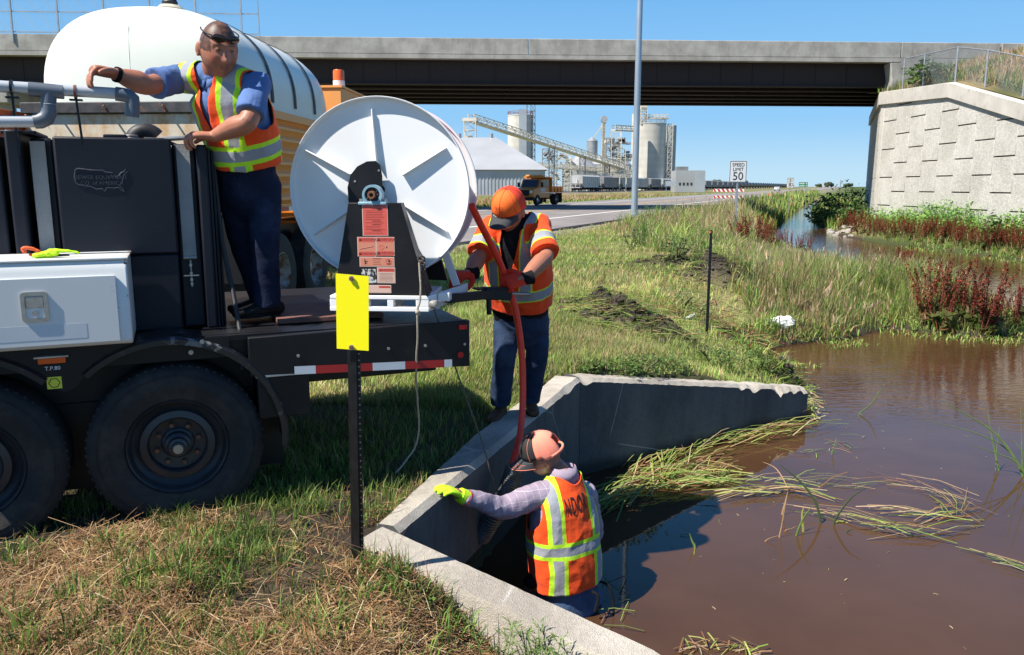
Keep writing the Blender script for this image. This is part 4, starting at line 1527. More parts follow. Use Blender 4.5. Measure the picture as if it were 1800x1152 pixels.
def strap(xc, w, ztop, zbot, y):
    b = MB()
    n = 14
    rings = []
    for k in range(n + 1):
        t = k / n
        z = ztop + (zbot - ztop) * t
        yy = y - .012 * sin(pi * t)
        rings.append([(xc - w / 2, yy, z), (xc + w / 2, yy, z), (xc + w / 2, yy + .004, z), (xc - w / 2, yy + .004, z)])
    b.loft(rings)
    b.add([(xc - w / 2, y, ztop), (xc + w / 2, y, ztop), (xc + w / 2, y + 1.0, ztop + .01), (xc - w / 2, y + 1.0, ztop + .01)], [(0, 1, 2, 3)])
    s_ = b.build('webbing_strap', m_strap, tr, ang=60)
    MB().cyl((xc - w / 2, y, zbot + .004), (xc + w / 2, y, zbot + .004), .011, n=10).build('buckle_bar', m_steel, s_)
    MB().cyl((xc, y, zbot - .17), (xc, y, zbot - .01), .006, n=8).build('threaded_rod', m_steel, s_)
    MB().box(xc - .042, xc + .042, y - .008, y + .008, zbot - .105, zbot - .097).build('washer_plate', m_steel, s_)
    for dz in (-.04, -.088, -.125, -.15):
        MB().cyl((xc, y, zbot + dz - .008), (xc, y, zbot + dz + .008), .013, n=6).build('nut', m_steel, s_)
    return s_


strap(-1.462, .072, 2.055, 1.405, YT + .07)
strap(-2.185, .072, 2.06, 1.30, YT + .07)
# narrow fins of the neighbouring modules
tankmod(-1.393, -1.335, .995, 2.055, y0=YT - .0)
for k, x in enumerate((-1.333, -1.313, -1.295)):
    MB().box(x, x + .014, YT + .02 + .05 * k, YT + .9, .995, 2.035 - .01 * k).build('tank_fin', m_poly, tr, .003)
tankmod(-2.225, -2.115, .995, 2.075, y0=YT + .09, d=1.1, name='tank_rib')
tankmod(-2.325, -2.255, .995, 2.115, y0=YT - .01)
tankmod(-2.43, -2.352, .995, 2.085, y0=YT + .01)
tankmod(-2.9, -2.445, .995, 2.05, y0=YT + .05, name='tank_rib')
MB().box(-2.345, -2.18, YT + .03, YT + .5, 2.095, 2.112).build('tank_lid', m_poly, tr, .005)
MB().bar((-2.25, YT + .02, 2.11), (-2.115, YT + .02, 2.07), .02, .006).build('tank_edge', m_poly, tr)
# tank top fittings
MB().box(-1.87, -1.75, YT + .15, YT + .3, 2.087, 2.11).build('tank_lid', m_poly, tr, .006)
pth = [Vector((-1.73 + .075 - .075 * cos(a), YT + .35, 2.07 + .075 * sin(a))) for a in np.linspace(0, pi * .8, 12)]
MB().tube(pth, .045, 14).build('suction_elbow', m_rubber, tr)
for k in range(3):
    MB().lathe([(.052, -.006), (.054, 0), (.052, .006)], (-1.728, YT + .35, 2.085 + k * .014), (0, 0, 1), 18).build('hose_clamp', m_steel, tr)
MB().tube([tuple(v) for v in ((-1.60, YT + .3, 2.09), (-1.52, YT + .3, 2.10), (-1.46, YT + .3, 2.105), (-1.40, YT + .32, 2.11))], .014, 8).build('hose_fitting', m_galv, tr)
MB().tube([(-1.66, YT + .2, 2.09), (-1.56, YT + .16, 2.085), (-1.49, YT + .2, 2.055), (-1.40, YT + .35, 2.04)], .011, 8).build('small_hose', m_rubber, tr)
# hose hanging behind the tank
MB().tube([(-1.30, YT + .12, 2.0), (-1.28, YT + .1, 1.5), (-1.24, YT + .02, 1.2), (-1.22, -.02 + .2, .93), (-1.23, .1, .78)], .014, 8).build('drain_hose', m_rubber, tr)

# grey plastic pipes above the tanks
px0 = lambda px, py, Yl: None


def onplane(px, py, yl):
    r = ray(px, py)
    t = ((TO - EYE).dot(tn) + yl) / r.dot(tn)
    q = EYE + r * t - TO
    return Vector((q.dot(tu), yl, q.z))


YP = .18
U0 = onplane(-150, 143, YP); U1 = onplane(228, 166, YP)
pp = MB().tube([U0, U0 + (U1 - U0) * .5, U1], .029, 20).build('upper_pipe', m_pvc, tr)
T0 = onplane(51, 157, YP); T1 = onplane(112, 162, YP)
MB().cyl(T0, T1, .036, n=24).build('tee_fitting', m_pvcd, pp)
E0 = onplane(203, 165, YP); Ec = onplane(232, 168, YP); E1 = onplane(232, 205, YP)
dx = (U1 - U0).normalized()
R_ = .045
arc_ = [E0, Ec - dx * R_ * .8, Ec - dx * R_ * .3 + Vector((0, 0, -.004)), Ec + Vector((0, 0, -.016)), Ec + Vector((0, 0, -R_)), E1]
MB().tube(arc_, .036, 20).build('elbow_fitting', m_pvcd, pp)
q0 = onplane(86, 160, YP); q1 = onplane(86, 198, YP); q2 = onplane(70, 213, YP); q3 = onplane(60, 214, YP)
MB().tube([q0, q1 + Vector((0, 0, .02)), q1, (q1 + q2) / 2 + Vector((.006, 0, -.008)), q2, q3], [.035, .036, .038, .040, .039, .036], 20).build('return_elbow', m_pvcd, pp)
MB().lathe([(.0355, -.0015), (.0372, 0), (.0355, .0015)], q0 + (q1 - q0) * .62, (0, 0, 1), 24).build('glue_seam', m_pvc, pp)
MB().tube([onplane(-150, 226, YP), onplane(0, 214, YP), q3], .029, 20).build('lower_pipe', m_pvc, tr)
for (px, zb) in ((20, 255), (132, 238)):
    a = onplane(px, 152 if px < 50 else 157, YP); c = onplane(px + 12, zb, YP)
    MB().bar(a + Vector((0, .0, -.03)), c + Vector((0, 0, -.05)), .011, .011).build('pipe_bracket', m_black, tr)
    MB().lathe([(.031, -.006), (.036, -.006), (.036, .006), (.031, .006), (.031, -.006)], a + Vector((0, 0, -.015 if px > 50 else -.005)), dx, 20).build('pipe_clamp', m_rust if px > 50 else m_black, tr)
    MB().box(a.x - .03, a.x + .03, YP - .02, YP + .02, a.z - .058, a.z - .050).build('bracket_plate', m_black, tr)

# ------------------------------------------------------------------ toolbox on the trailer
tb = thing('toolbox', 'white steel toolbox with rusty chipped corner bolted in front of the dark tanks', 'toolbox', tw(0, 0, 0), TR)
X0, X1, Y0, Y1, Z0, Z1 = -3.1, -1.775, -.10, .352, 1.015, 1.452
MB().prism([(Y0 + .02, Z0), (Y1, Z0), (Y1, Z1), (Y0 + .03, Z1), (Y0, Z1 - .05), (Y0, Z0 + .02)], X0, X1, 'x').build('body', m_rustw, tb, .008)
MB().box(X0, X1 + .008, Y0 + .015, Y1 + .003, Z1 + .0, Z1 + .012).build('lid', m_rustw, tb, .004)
dr = MB().box(X0 + .02, X1 - .055, Y0 - .012, Y0 - .002, Z0 + .02, Z1 - .075).build('door', m_rustw, tb, .004)
cx, cz = -2.198, 1.235
fr = MB()
o_ = rrect(.118, .150, .018); i_ = rrect(.082, .112, .010); n = len(o_)
V = [(cx + a, Y0 - .020, cz + c) for a, c in o_] + [(cx + a, Y0 - .020, cz + c) for a, c in i_] + [(cx + a, Y0 - .011, cz + c) for a, c in o_] + [(cx + a, Y0 - .004, cz + c) for a, c in i_]
fr.add(V, [(k, (k + 1) % n, n + (k + 1) % n, n + k) for k in range(n)] + [(k, (k + 1) % n, 2 * n + (k + 1) % n, 2 * n + k) for k in range(n)] + [(n + k, n + (k + 1) % n, 3 * n + (k + 1) % n, 3 * n + k) for k in range(n)])
m_brush = paint('brushed_latch_steel', (.44, .41, .37), .38, .75, var=.12, vs=30)
la = fr.build('latch', m_brush, tb, ang=50)
MB().box(cx - .039, cx + .039, Y0 - .019, Y0 - .013, cz - .006, cz + .052).build('paddle', m_brush, la, .003)
MB().box(cx - .041, cx + .041, Y0 - .0145, Y0 - .0125, cz - .056, cz + .056).build('latch_pan', m_bluew, la)
MB().cyl((cx, Y0 - .022, cz - .030), (cx, Y0 - .013, cz - .030), .013, n=16).build('key_lock', m_steel, la)
MB().box(X0 + .3, -1.98, Y0 - .0128, Y0 - .0122, Z0 + .05, Z0 + .125).build('faded_label', paint('faded_label', (.56, .60, .63), .3, var=.03), tb)
# ------------------------------------------------------------------ hose reel
RO = Vector((-.8, 4.67, 0)); RRot = radians(-4)
ru = Vector((cos(RRot), sin(RRot), 0)); rn = Vector((-sin(RRot), cos(RRot), 0))


def onreel(px, py, yl):
    r = ray(px, py)
    t = ((RO - EYE).dot(rn) + yl) / r.dot(rn)
    q = EYE + r * t - RO
    return Vector((q.dot(ru), yl, q.z))


re_ = thing('hose_reel', 'big white round hose reel on a black stand at the rear of the trailer', 'hose reel', RO, RRot)
m_reel = paint('white_reel_enamel', (0.82, 0.83, 0.83), .38, var=.03, vs=2, dirt=(.4, .33, .25), dirt_s=11, dirt_lo=.72, dirt_hi=.85, bump=.04, bs=8)
YD = .34
L_ = onreel(510, 331, YD); R_ = onreel(829, 331, YD); T_ = onreel(675, 173, YD); B_ = onreel(690, 489, YD)
RC = Vector(((L_.x + R_.x) / 2, YD, (T_.z + B_.z) / 2))
RR = ((R_.x - L_.x) / 2 + (T_.z - B_.z) / 2) / 2


def pol(r, a, y=0): return RC + Vector((r * cos(radians(a)), y, r * sin(radians(a))))


fl_ = MB().lathe([(.03, .0), (RR - .012, .0), (RR - .008, -.040), (RR - .002, -.042), (RR, -.040), (RR, .004), (.03, .004)], RC, (0, 1, 0), 96).build('front_flange', m_reel, re_)
MB().lathe([(.03, .40), (RR - .01, .40), (RR - .01, .42), (RR, .42), (RR, .38), (RR - .012, .38), (RR - .012, .396), (.03, .396)], RC, (0, 1, 0), 96).build('rear_flange', m_reel, re_)
MB().lathe([(RR * .60, .004), (RR * .60, .396)], RC, (0, 1, 0), 60).build('drum', m_reel, re_)
# ribs on the front flange, welded angle bars
for (a, r0, r1) in ((94, .16, RR - .075), (31, .17, RR - .07), (-31.5, .17, RR - .07), (213, .20, RR - .05), (152, .20, RR - .045), (272, .2, RR - .1)):
    p0 = pol(r0, a, -.012); p1 = pol(r1, a, -.012)
    d = (p1 - p0).normalized(); s_ = Vector((0, 1, 0)).cross(d)
    b = MB()
    w_ = .0055
    b.hexa([p0 - s_ * w_ + Vector((0, .012, 0)), p0 + s_ * w_ + Vector((0, .012, 0)), p1 + s_ * w_ + Vector((0, .012, 0)), p1 - s_ * w_ + Vector((0, .012, 0))],
           [p0 - s_ * w_ * .6 + Vector((0, -.026, 0)), p0 + s_ * w_ * .6 + Vector((0, -.026, 0)), p1 + s_ * w_ * .6 - Vector((0, .014, 0)), p1 - s_ * w_ * .6 - Vector((0, .014, 0))])
    b.build('rib', m_reel, fl_, .002)
# wound hose showing between the flanges
m_hosered = paint('red_jetter_hose', (0.85, 0.045, 0.022), .4, var=.12, vs=20, dirt=(.3, .12, .08), dirt_s=30, dirt_lo=.6, dirt_hi=.8)
for row in range(3):
    for k in range(9):
        y = .026 + k * .043
        r = RR * .60 + .022 + row * .038
        b = MB()
        b.tube([pol(r, a, y) for a in range(0, 360, 8)], .021, 8, closed=True)
        b.build('wound_hose', m_hosered, re_)
# black cam guard behind the bearing
cg = []
c0 = onreel(652, 350, YD - .05)
for (px, py) in ((613, 357), (611, 330), (616, 308), (628, 293), (645, 284), (660, 283), (668, 290), (672, 310), (672, 330), (668, 345), (655, 360)):
    q = onreel(px, py, YD - .05); cg.append((q.x, q.z))
MB().prism(cg, YD - .053, YD - .047).build('cam_guard', m_black, re_)
for px, py in ((624, 319), (666, 300)):
    q = onreel(px, py, YD - .053); MB().cyl(q - Vector((0, .004, 0)), q, .007, n=8).build('bolt', m_steel, re_)

# stand
YS = .10
c4 = [onreel(*p, YS) for p in ((588, 515), (752, 520), (704, 357), (612, 357))]
st = MB().prism([(c4[0].x, c4[0].z), (c4[1].x, c4[1].z), (c4[2].x, c4[2].z), (c4[3].x, c4[3].z)], YS, YS + .012).build('stand_panel', m_black, re_, .002)
# right edge fold, seen lit
MB().bar(c4[1] + Vector((0, .006, 0)), c4[2] + Vector((0, .006, 0)), .012, .06, up=(0, 1, 0)).build('stand_edge', m_black, re_, .002)
MB().hexa([(c4[0].x, YS + .012, c4[0].z), (c4[1].x, YS + .012, c4[1].z), (c4[1].x, YS + .16, c4[0].z), (c4[0].x, YS + .16, c4[0].z)],
          [(c4[3].x, YS + .012, c4[3].z), (c4[2].x, YS + .012, c4[2].z), (c4[2].x, YS + .10, c4[3].z), (c4[3].x, YS + .10, c4[3].z)]).build('stand_box', m_black, re_)
# rear stand
MB().prism([(c4[0].x + .05, c4[0].z), (c4[1].x, c4[1].z), (c4[2].x, c4[2].z), (c4[3].x, c4[3].z)], YD + .55, YD + .58).build('rear_stand', m_black, re_)
# bearing block
bc_ = onreel(656, 343, YS + .02)
m_blue = paint('pale_blue_bearing_paint', (0.22, 0.38, 0.47), .45, var=.15, vs=20, dirt=(.2, .18, .15), dirt_s=40)
bb_ = MB().lathe([(.046, -.03), (.060, -.03), (.060, .03), (.046, .03), (.046, -.03)], bc_, (0, 1, 0), 32).build('bearing_block', m_blue, re_)
MB().box(bc_.x - .085, bc_.x + .085, YS - .012, YS + .05, bc_.z - .058, bc_.z - .040).build('bearing_foot', m_blue, bb_, .004)
MB().prism([(bc_.x - .058, bc_.z - .042), (bc_.x + .058, bc_.z - .042), (bc_.x + .057, bc_.z), (bc_.x + .044, bc_.z - .0), (bc_.x + .03, bc_.z - .036), (bc_.x - .03, bc_.z - .036), (bc_.x - .044, bc_.z), (bc_.x - .057, bc_.z)], YS - .005, YS + .045).build('bearing_cheek', m_blue, bb_)
MB().lathe([(.045, -.018), (.02, -.018)], bc_, (0, 1, 0), 28).build('bearing_race', m_rubber, bb_)
for k in range(10):
    a = 2 * pi * k / 10
    MB().ball(bc_ + Vector((.034 * cos(a), -.018, .034 * sin(a))), .006, 8, 6).build('bearing_ball', m_rubber, bb_)
MB().lathe([(.012, -.05), (.022, -.05), (.024, -.046), (.024, -.01)], bc_, (0, 1, 0), 20).build('axle_pipe', m_rust, bb_)
MB().lathe([(.0, -.03), (.013, -.034)], bc_, (0, 1, 0), 16).build('axle_bore', m_rubber, bb_)
MB().cyl(bc_ + Vector((0, -.01, 0)), RC + Vector((0, .6, bc_.z - RC.z)), .022, n=16).build('axle', m_steel, re_)
for s in (-1, 1):
    MB().cyl((bc_.x + s * .072, YS + .015, bc_.z - .04), (bc_.x + s * .072, YS + .015, bc_.z - .022), .012, n=6).build('bolt', m_steel, bb_)

# warning decals
m_dred = flat('decal_red', (.62, .10, .075), .45); m_dora = flat('decal_orange', (.58, .22, .14), .45); m_dpale = flat('decal_pale', (.62, .42, .34), .45)
m_dedge = flat('decal_edge', (.66, .50, .42), .5); m_ink = flat('decal_ink', (.10, .012, .012), .5)
E_ = .0012


def decal(x0, y0, x1, y1, mat, edge=True, name='warning_label'):
    a = onreel(x0, y1, YS); c = onreel(x1, y0, YS)
    o = MB().box(a.x, c.x, YS - E_, YS - .0002, a.z, c.z).build(name, m_dedge if edge else mat, st)
    if edge:
        MB().box(a.x + .004, c.x - .004, YS - E_ * 1.7, YS - E_ * 1.05, a.z + .004, c.z - .004).build('label_face', mat, o)
    return o, a, c


def dtext(o, tx, px, py, size, mat=None, y=E_ * 2.2):
    q = onreel(px, py, YS)
    text_on('lettering', tx, size, mat or m_ink, o, (q.x, YS - y, q.z), (1, 0, 0), (0, 0, 1), 0)


def tri_mark(b, px, py, s):
    q = onreel(px, py, YS); b.add([(q.x - s, YS - E_ * 2.2, q.z - s * .8), (q.x + s, YS - E_ * 2.2, q.z - s * .8), (q.x, YS - E_ * 2.2, q.z + s * .9)], [(0, 1, 2)])


def lines(o, x0, x1, ys, h=.0022, mat=None, jag=.25):
    b = MB()
    for i, y in enumerate(ys):
        e = x1 - (x1 - x0) * rnd.uniform(0, jag)
        a = onreel(x0, y, YS); c = onreel(e, y, YS)
        b.box(a.x, c.x, YS - E_ * 2.2, YS - E_ * 1.9, a.z, a.z + h)
    b.build('small_print', mat or m_ink, o)


o, a, c = decal(638, 358, 681, 415, m_dred)
for y in (362, 367, 389, 395, 406): dtext(o, 'WARNING', 662, y, .012)
lines(o, 643, 677, [371, 374, 377, 380, 383, 386, 392, 398, 401, 404, 410], .0014)
for (x0, y0, x1, y1) in ((629, 417, 660, 451), (661.5, 417, 693, 450)):
    o, a, c = decal(x0, y0, x1, y1, m_dora)
    for yy in (y0 + 4.8, y1 - 4.5):
        q0 = onreel(x0 + 1.5, yy + 4, YS); q1 = onreel(x1 - 1.5, yy - 4, YS)
        MB().box(q0.x, q1.x, YS - E_ * 2.0, YS - E_ * 1.75, q0.z, q1.z).build('label_band', m_dred, o)
        dtext(o, 'WARNING', (x0 + x1) / 2 + 3, yy, .0235)
        b = MB(); tri_mark(b, x0 + 4.5, yy, .009); b.build('warning_triangle', m_ink, o)
    if x0 > 650:
        q = onreel(671, 435, YS)
        MB().lathe([(.013, 0), (.016, 0)], (q.x, YS - E_ * 2.2, q.z), (0, 1, 0), 24).build('prohibition_ring', m_dred, o)
        MB().bar(q + Vector((-.009, -E_ * 2.2, .009)), q + Vector((.009, -E_ * 2.2, -.009)), .003, .0004, up=(0, 1, 0)).build('prohibition_bar', m_dred, o)
        q = onreel(680, 435, YS); MB().ball((q.x, YS - .002, q.z), (.004, .001, .007), 8, 6).build('pictogram', m_ink, o)
    else:
        b = MB(); q = onreel(632, 438, YS); q1 = onreel(657, 433, YS); b.bar(q - Vector((0, .003, 0)), q1 - Vector((0, .003, 0)), .0015, .0005); b.build('pictogram_line', m_dpale, o)
o, a, c = decal(632.5, 452, 693, 469, m_dora)
dtext(o, 'WARNING', 663, 455, .011); lines(o, 656, 672, [459, 462, 465], .001)
q = onreel(643, 461, YS)
b = MB()
for (u, v) in (((-.004, .012), (0, 0)), ((0, 0), (.010, -.008)), ((0, 0), (-.008, -.010)), ((-.002, .006), (.010, .008)), ((-.002, .005), (-.012, .006))):
    b.bar((q.x + u[0], YS - .003, q.z + u[1]), (q.x + v[0], YS - .003, q.z + v[1]), .0035, .0006)
b.ball((q.x - .005, YS - .003, q.z + .015), (.004, .0006, .004), 8, 6); b.build('falling_figure', m_ink, o)
q = onreel(683, 460.5, YS)
MB().lathe([(.015, 0), (.018, 0)], (q.x, YS - .003, q.z), (0, 1, 0), 26).build('prohibition_ring', m_dred, o)
b = MB(); b.ball((q.x + .004, YS - .003, q.z + .004), (.007, .0006, .007), 10, 6); b.bar((q.x - .012, YS - .003, q.z - .009), (q.x + .012, YS - .003, q.z - .009), .004, .0006); b.build('pictogram', m_ink, o)
o, a, c = decal(663.5, 470.5, 694.5, 498, m_dpale)
q0 = onreel(665, 478, YS); q1 = onreel(693, 472, YS)
MB().box(q0.x, q1.x, YS - E_ * 2.0, YS - E_ * 1.75, q0.z, q1.z).build('label_band', m_dred, o)
dtext(o, 'WARNING', 681, 475, .018); b = MB(); tri_mark(b, 669, 475, .007); b.build('warning_triangle', m_ink, o)
lines(o, 667, 692, [481 + k * 2.2 for k in range(7)], .0012, jag=.1)
o, a, c = decal(640, 501.5, 687.5, 515, m_dpale)
q0 = onreel(666, 506.5, YS); q1 = onreel(686, 502.8, YS)
MB().box(q0.x, q1.x, YS - E_ * 2.0, YS - E_ * 1.75, q0.z, q1.z).build('label_band', m_dred, o)
dtext(o, 'WARNING', 677, 504.8, .013)
o = MB()
q = onreel(635, 473, YS); q1 = onreel(662, 498, YS)
o = MB().box(q.x, q1.x, YS - E_, YS - .0002, q1.z, q.z).build('scraped_data_plate', paint('scraped_plate', (.55, .55, .53), .4, 0, var=.1, dirt=(.02, .02, .02), dirt_s=45, dirt_lo=.5, dirt_hi=.54), st)

# white base frame
def rb(x0, y0, x1, y1, yl, d, name='base_frame', mat=None, bev=.004):
    a = onreel(x0, y1, yl); c = onreel(x1, y0, yl)
    return MB().box(a.x, c.x, yl, yl + d, a.z, c.z).build(name, mat or m_reel, re_, bev)


rb(580, 521, 754, 526, .085, .5)
rb(580, 541, 754, 547, .085, .06)
for (x0, x1) in ((580, 594), (681, 692), (731, 754), (640, 648)): rb(x0, 526.2, x1, 540.8, .087, .06, 'base_post')
rb(694, 524, 705, 541, .28, .05, 'base_post')
a = onreel(752, 521, .085); c = onreel(752, 547, .085)
e0 = onreel(806, 487, .55)
MB().hexa([(a.x, .09, c.z), (a.x + .012, .09, c.z), (a.x + .16, .75, c.z + .01), (a.x + .145, .75, c.z + .01)], [(a.x, .09, a.z), (a.x + .012, .09, a.z), (a.x + .16, .75, a.z), (a.x + .145, .75, a.z)]).build('base_side_rail', m_reel, re_, .003)
MB().bar((a.x + .10, .62, a.z), (a.x - .02, .62, a.z + .35), .05, .02, up=(0, 1, 0)).build('reel_strut', m_reel, re_, .003)
pv = onreel(761, 536, .06)
MB().cyl(pv + Vector((-.012, .03, 0)), pv + Vector((.03, -.005, 0)), .026, n=14).build('pivot_bolt', m_steel, re_)
MB().cyl(pv + Vector((.015, -.02, .01)), pv + Vector((.035, .04, .01)), .011, n=10).build('pivot_pin', m_steel, re_)
rb(770, 515, 790, 530, .2, .1, 'bracket_box')
# black handle arm reaching right with a grip
h0 = onreel(786, 524, .25); 
hw = lambda px, py, Y_: (lambda q: Vector((q.dot(ru), q.dot(rn), q.z)))(at(px, py, Y_) - Vector((RO.x, RO.y, 0)))
p0 = hw(786, 525, 4.95); p1 = hw(868, 517, 5.35)
MB().bar(p0, p1, .05, .055).build('guide_arm', m_black, re_, .004)
p2 = hw(896, 516, 5.42)
MB().bar(hw(850, 516, 5.3), p2, .07, .085).build('guide_block', m_black, re_, .008)
MB().bar(hw(834, 508, 5.3), hw(892, 506, 5.4), .09, .012).build('guide_plate', m_black, re_, .003)
MB().cyl(hw(893, 516, 5.42), hw(931, 517, 5.45), .013, n=12).build('guide_bolt', m_steel, re_)
MB().cyl(hw(859, 525, 5.3), hw(860, 553, 5.3), .018, n=12).build('lock_handle', m_black, re_)
# ------------------------------------------------------------------ orange truck behind the trailer, with a white tank in its bed
KR = radians(90 - 3)
KO = Vector((-5.30, 9.0, .2))
kt = thing('flatbed_dump_truck', 'big orange highway truck with ribbed dump bed and amber beacon parked behind the trailer', 'truck', KO, 0)
# local frame = world axes shifted: x right, y away
ky = Vector((sin(radians(4)), cos(radians(4)), 0)); kx = Vector((cos(radians(4)), -sin(radians(4)), 0))
kt.rotation_euler = (0, 0, radians(-4))
m_or2 = paint('orange_bed_paint', (0.85, 0.36, 0.10), .45, var=.08, vs=1.5, dirt=(.35, .14, .05), dirt_s=7, dirt_lo=.62, dirt_hi=.8)
m_rustcream = Mat('rusty_cream_panel')
n1 = m_rustcream.noise(2.2, 8, .7, stretch=(1, 1, .5)); n2 = m_rustcream.noise(14, 6, .7)
c_ = m_rustcream.mix((n1 + n2 * .25).ramp(.52, .78), (.62, .56, .44), (.50, .27, .10))
c_ = m_rustcream.mix(n2.ramp(.62, .7) * .6, c_, (.25, .12, .06))
m_rustcream.base(c_, .7); m_rustcream = m_rustcream.m
m_rustor = Mat('rusty_orange_steel')
n1 = m_rustor.noise(3, 8, .75)
c_ = m_rustor.mix(n1.ramp(.4, .62), (.50, .10, .025), (.10, .035, .02))
m_rustor.base(c_, .8); m_rustor = m_rustor.m
WB = 2.42
ZB0, ZB1 = 1.32, 2.50
# bed side with pressed ribs
n = 7
prof = []
for k in range(n):
    z0 = ZB0 + .08 + k * (ZB1 - ZB0 - .2) / n; dz = (ZB1 - ZB0 - .2) / n
    prof += [(WB - .005, z0), (WB + .05, z0 + dz * .42), (WB + .05, z0 + dz * .62), (WB - .005, z0 + dz * .98)]
poly = [(WB - .05, ZB0)] + [(WB + .02, ZB0)] + prof + [(WB + .02, ZB1 - .1), (WB + .06, ZB1 - .09), (WB + .06, ZB1), (WB - .05, ZB1)]
MB().prism(poly, 0, 4.6, 'y').build('bed_side', m_or2, kt, ang=25)
boxpart('bed_side', m_or2, kt, -.05, .02, 0, 4.6, ZB0, ZB1)
boxpart('bed_floor', m_or2, kt, 0, WB, .05, 4.6, ZB0, ZB0 + .1)
boxpart('tailgate', m_rustcream, kt, .02, WB, -.08, -.02, ZB0 + .1, ZB1 - .11, .01)
tg = boxpart('tailgate_top_rail', paint('worn_black_rail', (.045, .045, .048), .6, var=.4, vs=12, dirt=(.22, .08, .03), dirt_s=6, dirt_lo=.58, dirt_hi=.7), kt, .0, WB + .04, -.13, .0, ZB1 - .108, ZB1 + .012, .01)
for x in (.35, .95, 1.6): MB().tube([(x, -.14, ZB1 - .03), (x + .02, -.2, ZB1 - .05), (x + .05, -.19, ZB1 - .1)], .012, 6).build('chain_hook', m_rust, kt)
for k in range(5):
    x0 = .3 + k * .5
for (y0, y1, k) in ((.3, .75, 'w'), (.75, 1.2, 'r'), (1.2, 1.65, 'w'), (1.65, 2.1, 'r'), (2.1, 2.55, 'w'), (2.55, 3, 'r'), (3.0, 3.5, 'w')):
    boxpart('reflective_tape', m_red if k == 'r' else m_wht, kt, WB + .021, WB + .024, y0, y1, ZB0 + .0, ZB0 + .055)
boxpart('frame_rail', m_black, kt, .75, .85, -.1, 8.0, .75, 1.05)
boxpart('frame_rail', m_black, kt, 1.57, 1.67, -.1, 8.0, .75, 1.05)
boxpart('rear_crossmember', m_black, kt, .1, 2.3, -.02, .05, .55, 1.3)
# cab guard box with warning lamps, cab ahead of it
cg_ = MB().box(1.72, WB + .02, 3.75, 5.4, ZB1 - .42, 3.10).build('cab_guard', m_or2, kt, .01)
boxpart('guard_cap', m_or2, kt, 1.70, WB + .04, 3.73, 5.42, 3.102, 3.135)
boxpart('guard_seam', m_wht, kt, 1.72, WB + .0, 3.742, 3.75, ZB1 + .05, ZB1 + .10)
boxpart('strobe_housing', m_or2, kt, WB + .02, WB + .045, 4.45, 4.95, 2.45, 3.03, .005)
boxpart('strobe_lens', m_under, kt, WB + .045, WB + .06, 4.55, 4.85, 2.5, 2.96, .01)
for z in (2.62, 2.76, 2.9 - .03): boxpart('strobe_lamp', flat('strobe_blue_white', (.35, .45, .9), .2), kt, WB + .06, WB + .064, 4.62, 4.78, z - .05, z + .04)
MB().box(.1, 2.3, 4.9, 6.6, 1.1, 2.9).build('cab', m_orange, kt, .08)
MB().box(.3, 2.1, 6.6, 8.2, .9, 1.9).build('hood', m_orange, kt, .12)
MB().box(2.3, 2.31, 5.3, 6.2, 1.9, 2.7).build('cab_window', m_glass, kt)
bx, by = 2.30, 4.15
MB().lathe([(.0, .0), (.10, .0), (.10, .03)], (bx, by, 3.135), (0, 0, 1), 20).build('beacon_base', m_or2, kt)
bc2 = MB().lathe([(.092, .0), (.092, .085)], (bx, by, 3.165), (0, 0, 1), 20).build('beacon_collar', m_wht, kt)
MB().lathe([(.088, .0), (.086, .14), (.075, .165), (0.01, .17)], (bx, by, 3.25), (0, 0, 1), 20).build('beacon_lens', flat('beacon_orange', (.75, .13, .02), .25), kt)


def big_wheel(x, y, dual=True):
    R = .52
    t = MB().lathe([(.29, -.13), (.46, -.14), (.52, -.11), (.52, .11), (.46, .14), (.29, .13), (.29, -.13)], (x, y, .52), (1, 0, 0), 48).build('wheel', m_tyre2, kt)
    s = 1 if x > 1 else -1
    MB().lathe([(.295, s * .125), (.28, s * .13), (.27, s * .06), (.24, -s * .02), (.14, -s * .04), (.13, s * .04), (.0, s * .05)], (x, y, .52), (1, 0, 0), 40).build('rim', m_rimr, t)
    for k in range(8):
        a = 2 * pi * k / 8
        MB().cyl((x - s * .04, y + .2 * cos(a), .52 + .2 * sin(a)), (x - s * .0, y + .2 * cos(a), .52 + .2 * sin(a)), .018, n=6).build('lug_nut', m_rust, t)


m_rimr = paint('rusty_white_rim', (.42, .42, .41), .5, .3, var=.2, vs=8, dirt=(.22, .09, .04), dirt_s=9, dirt_lo=.42, dirt_hi=.6)
for y in (1.15, 2.50):
    big_wheel(2.22, y); big_wheel(.2, y)
big_wheel(2.2, 6.9); big_wheel(.2, 6.9)
boxpart('wheel_shield', m_black, kt, .4, 1.98, .4, 3.4, .25, 1.1)
boxpart('mud_flap', m_black, kt, 1.9, 2.42, .35, .37, .25, 1.2)
boxpart('side_box', m_black, kt, 1.9, 2.38, 3.3, 4.5, .5, 1.25)
boxpart('tail_light', m_redl, kt, 2.15, 2.3, -.11, -.08, 1.32, 1.40)
boxpart('orange_step', m_orange, kt, 1.55, 1.7, -.25, -.1, 1.15, 1.38)

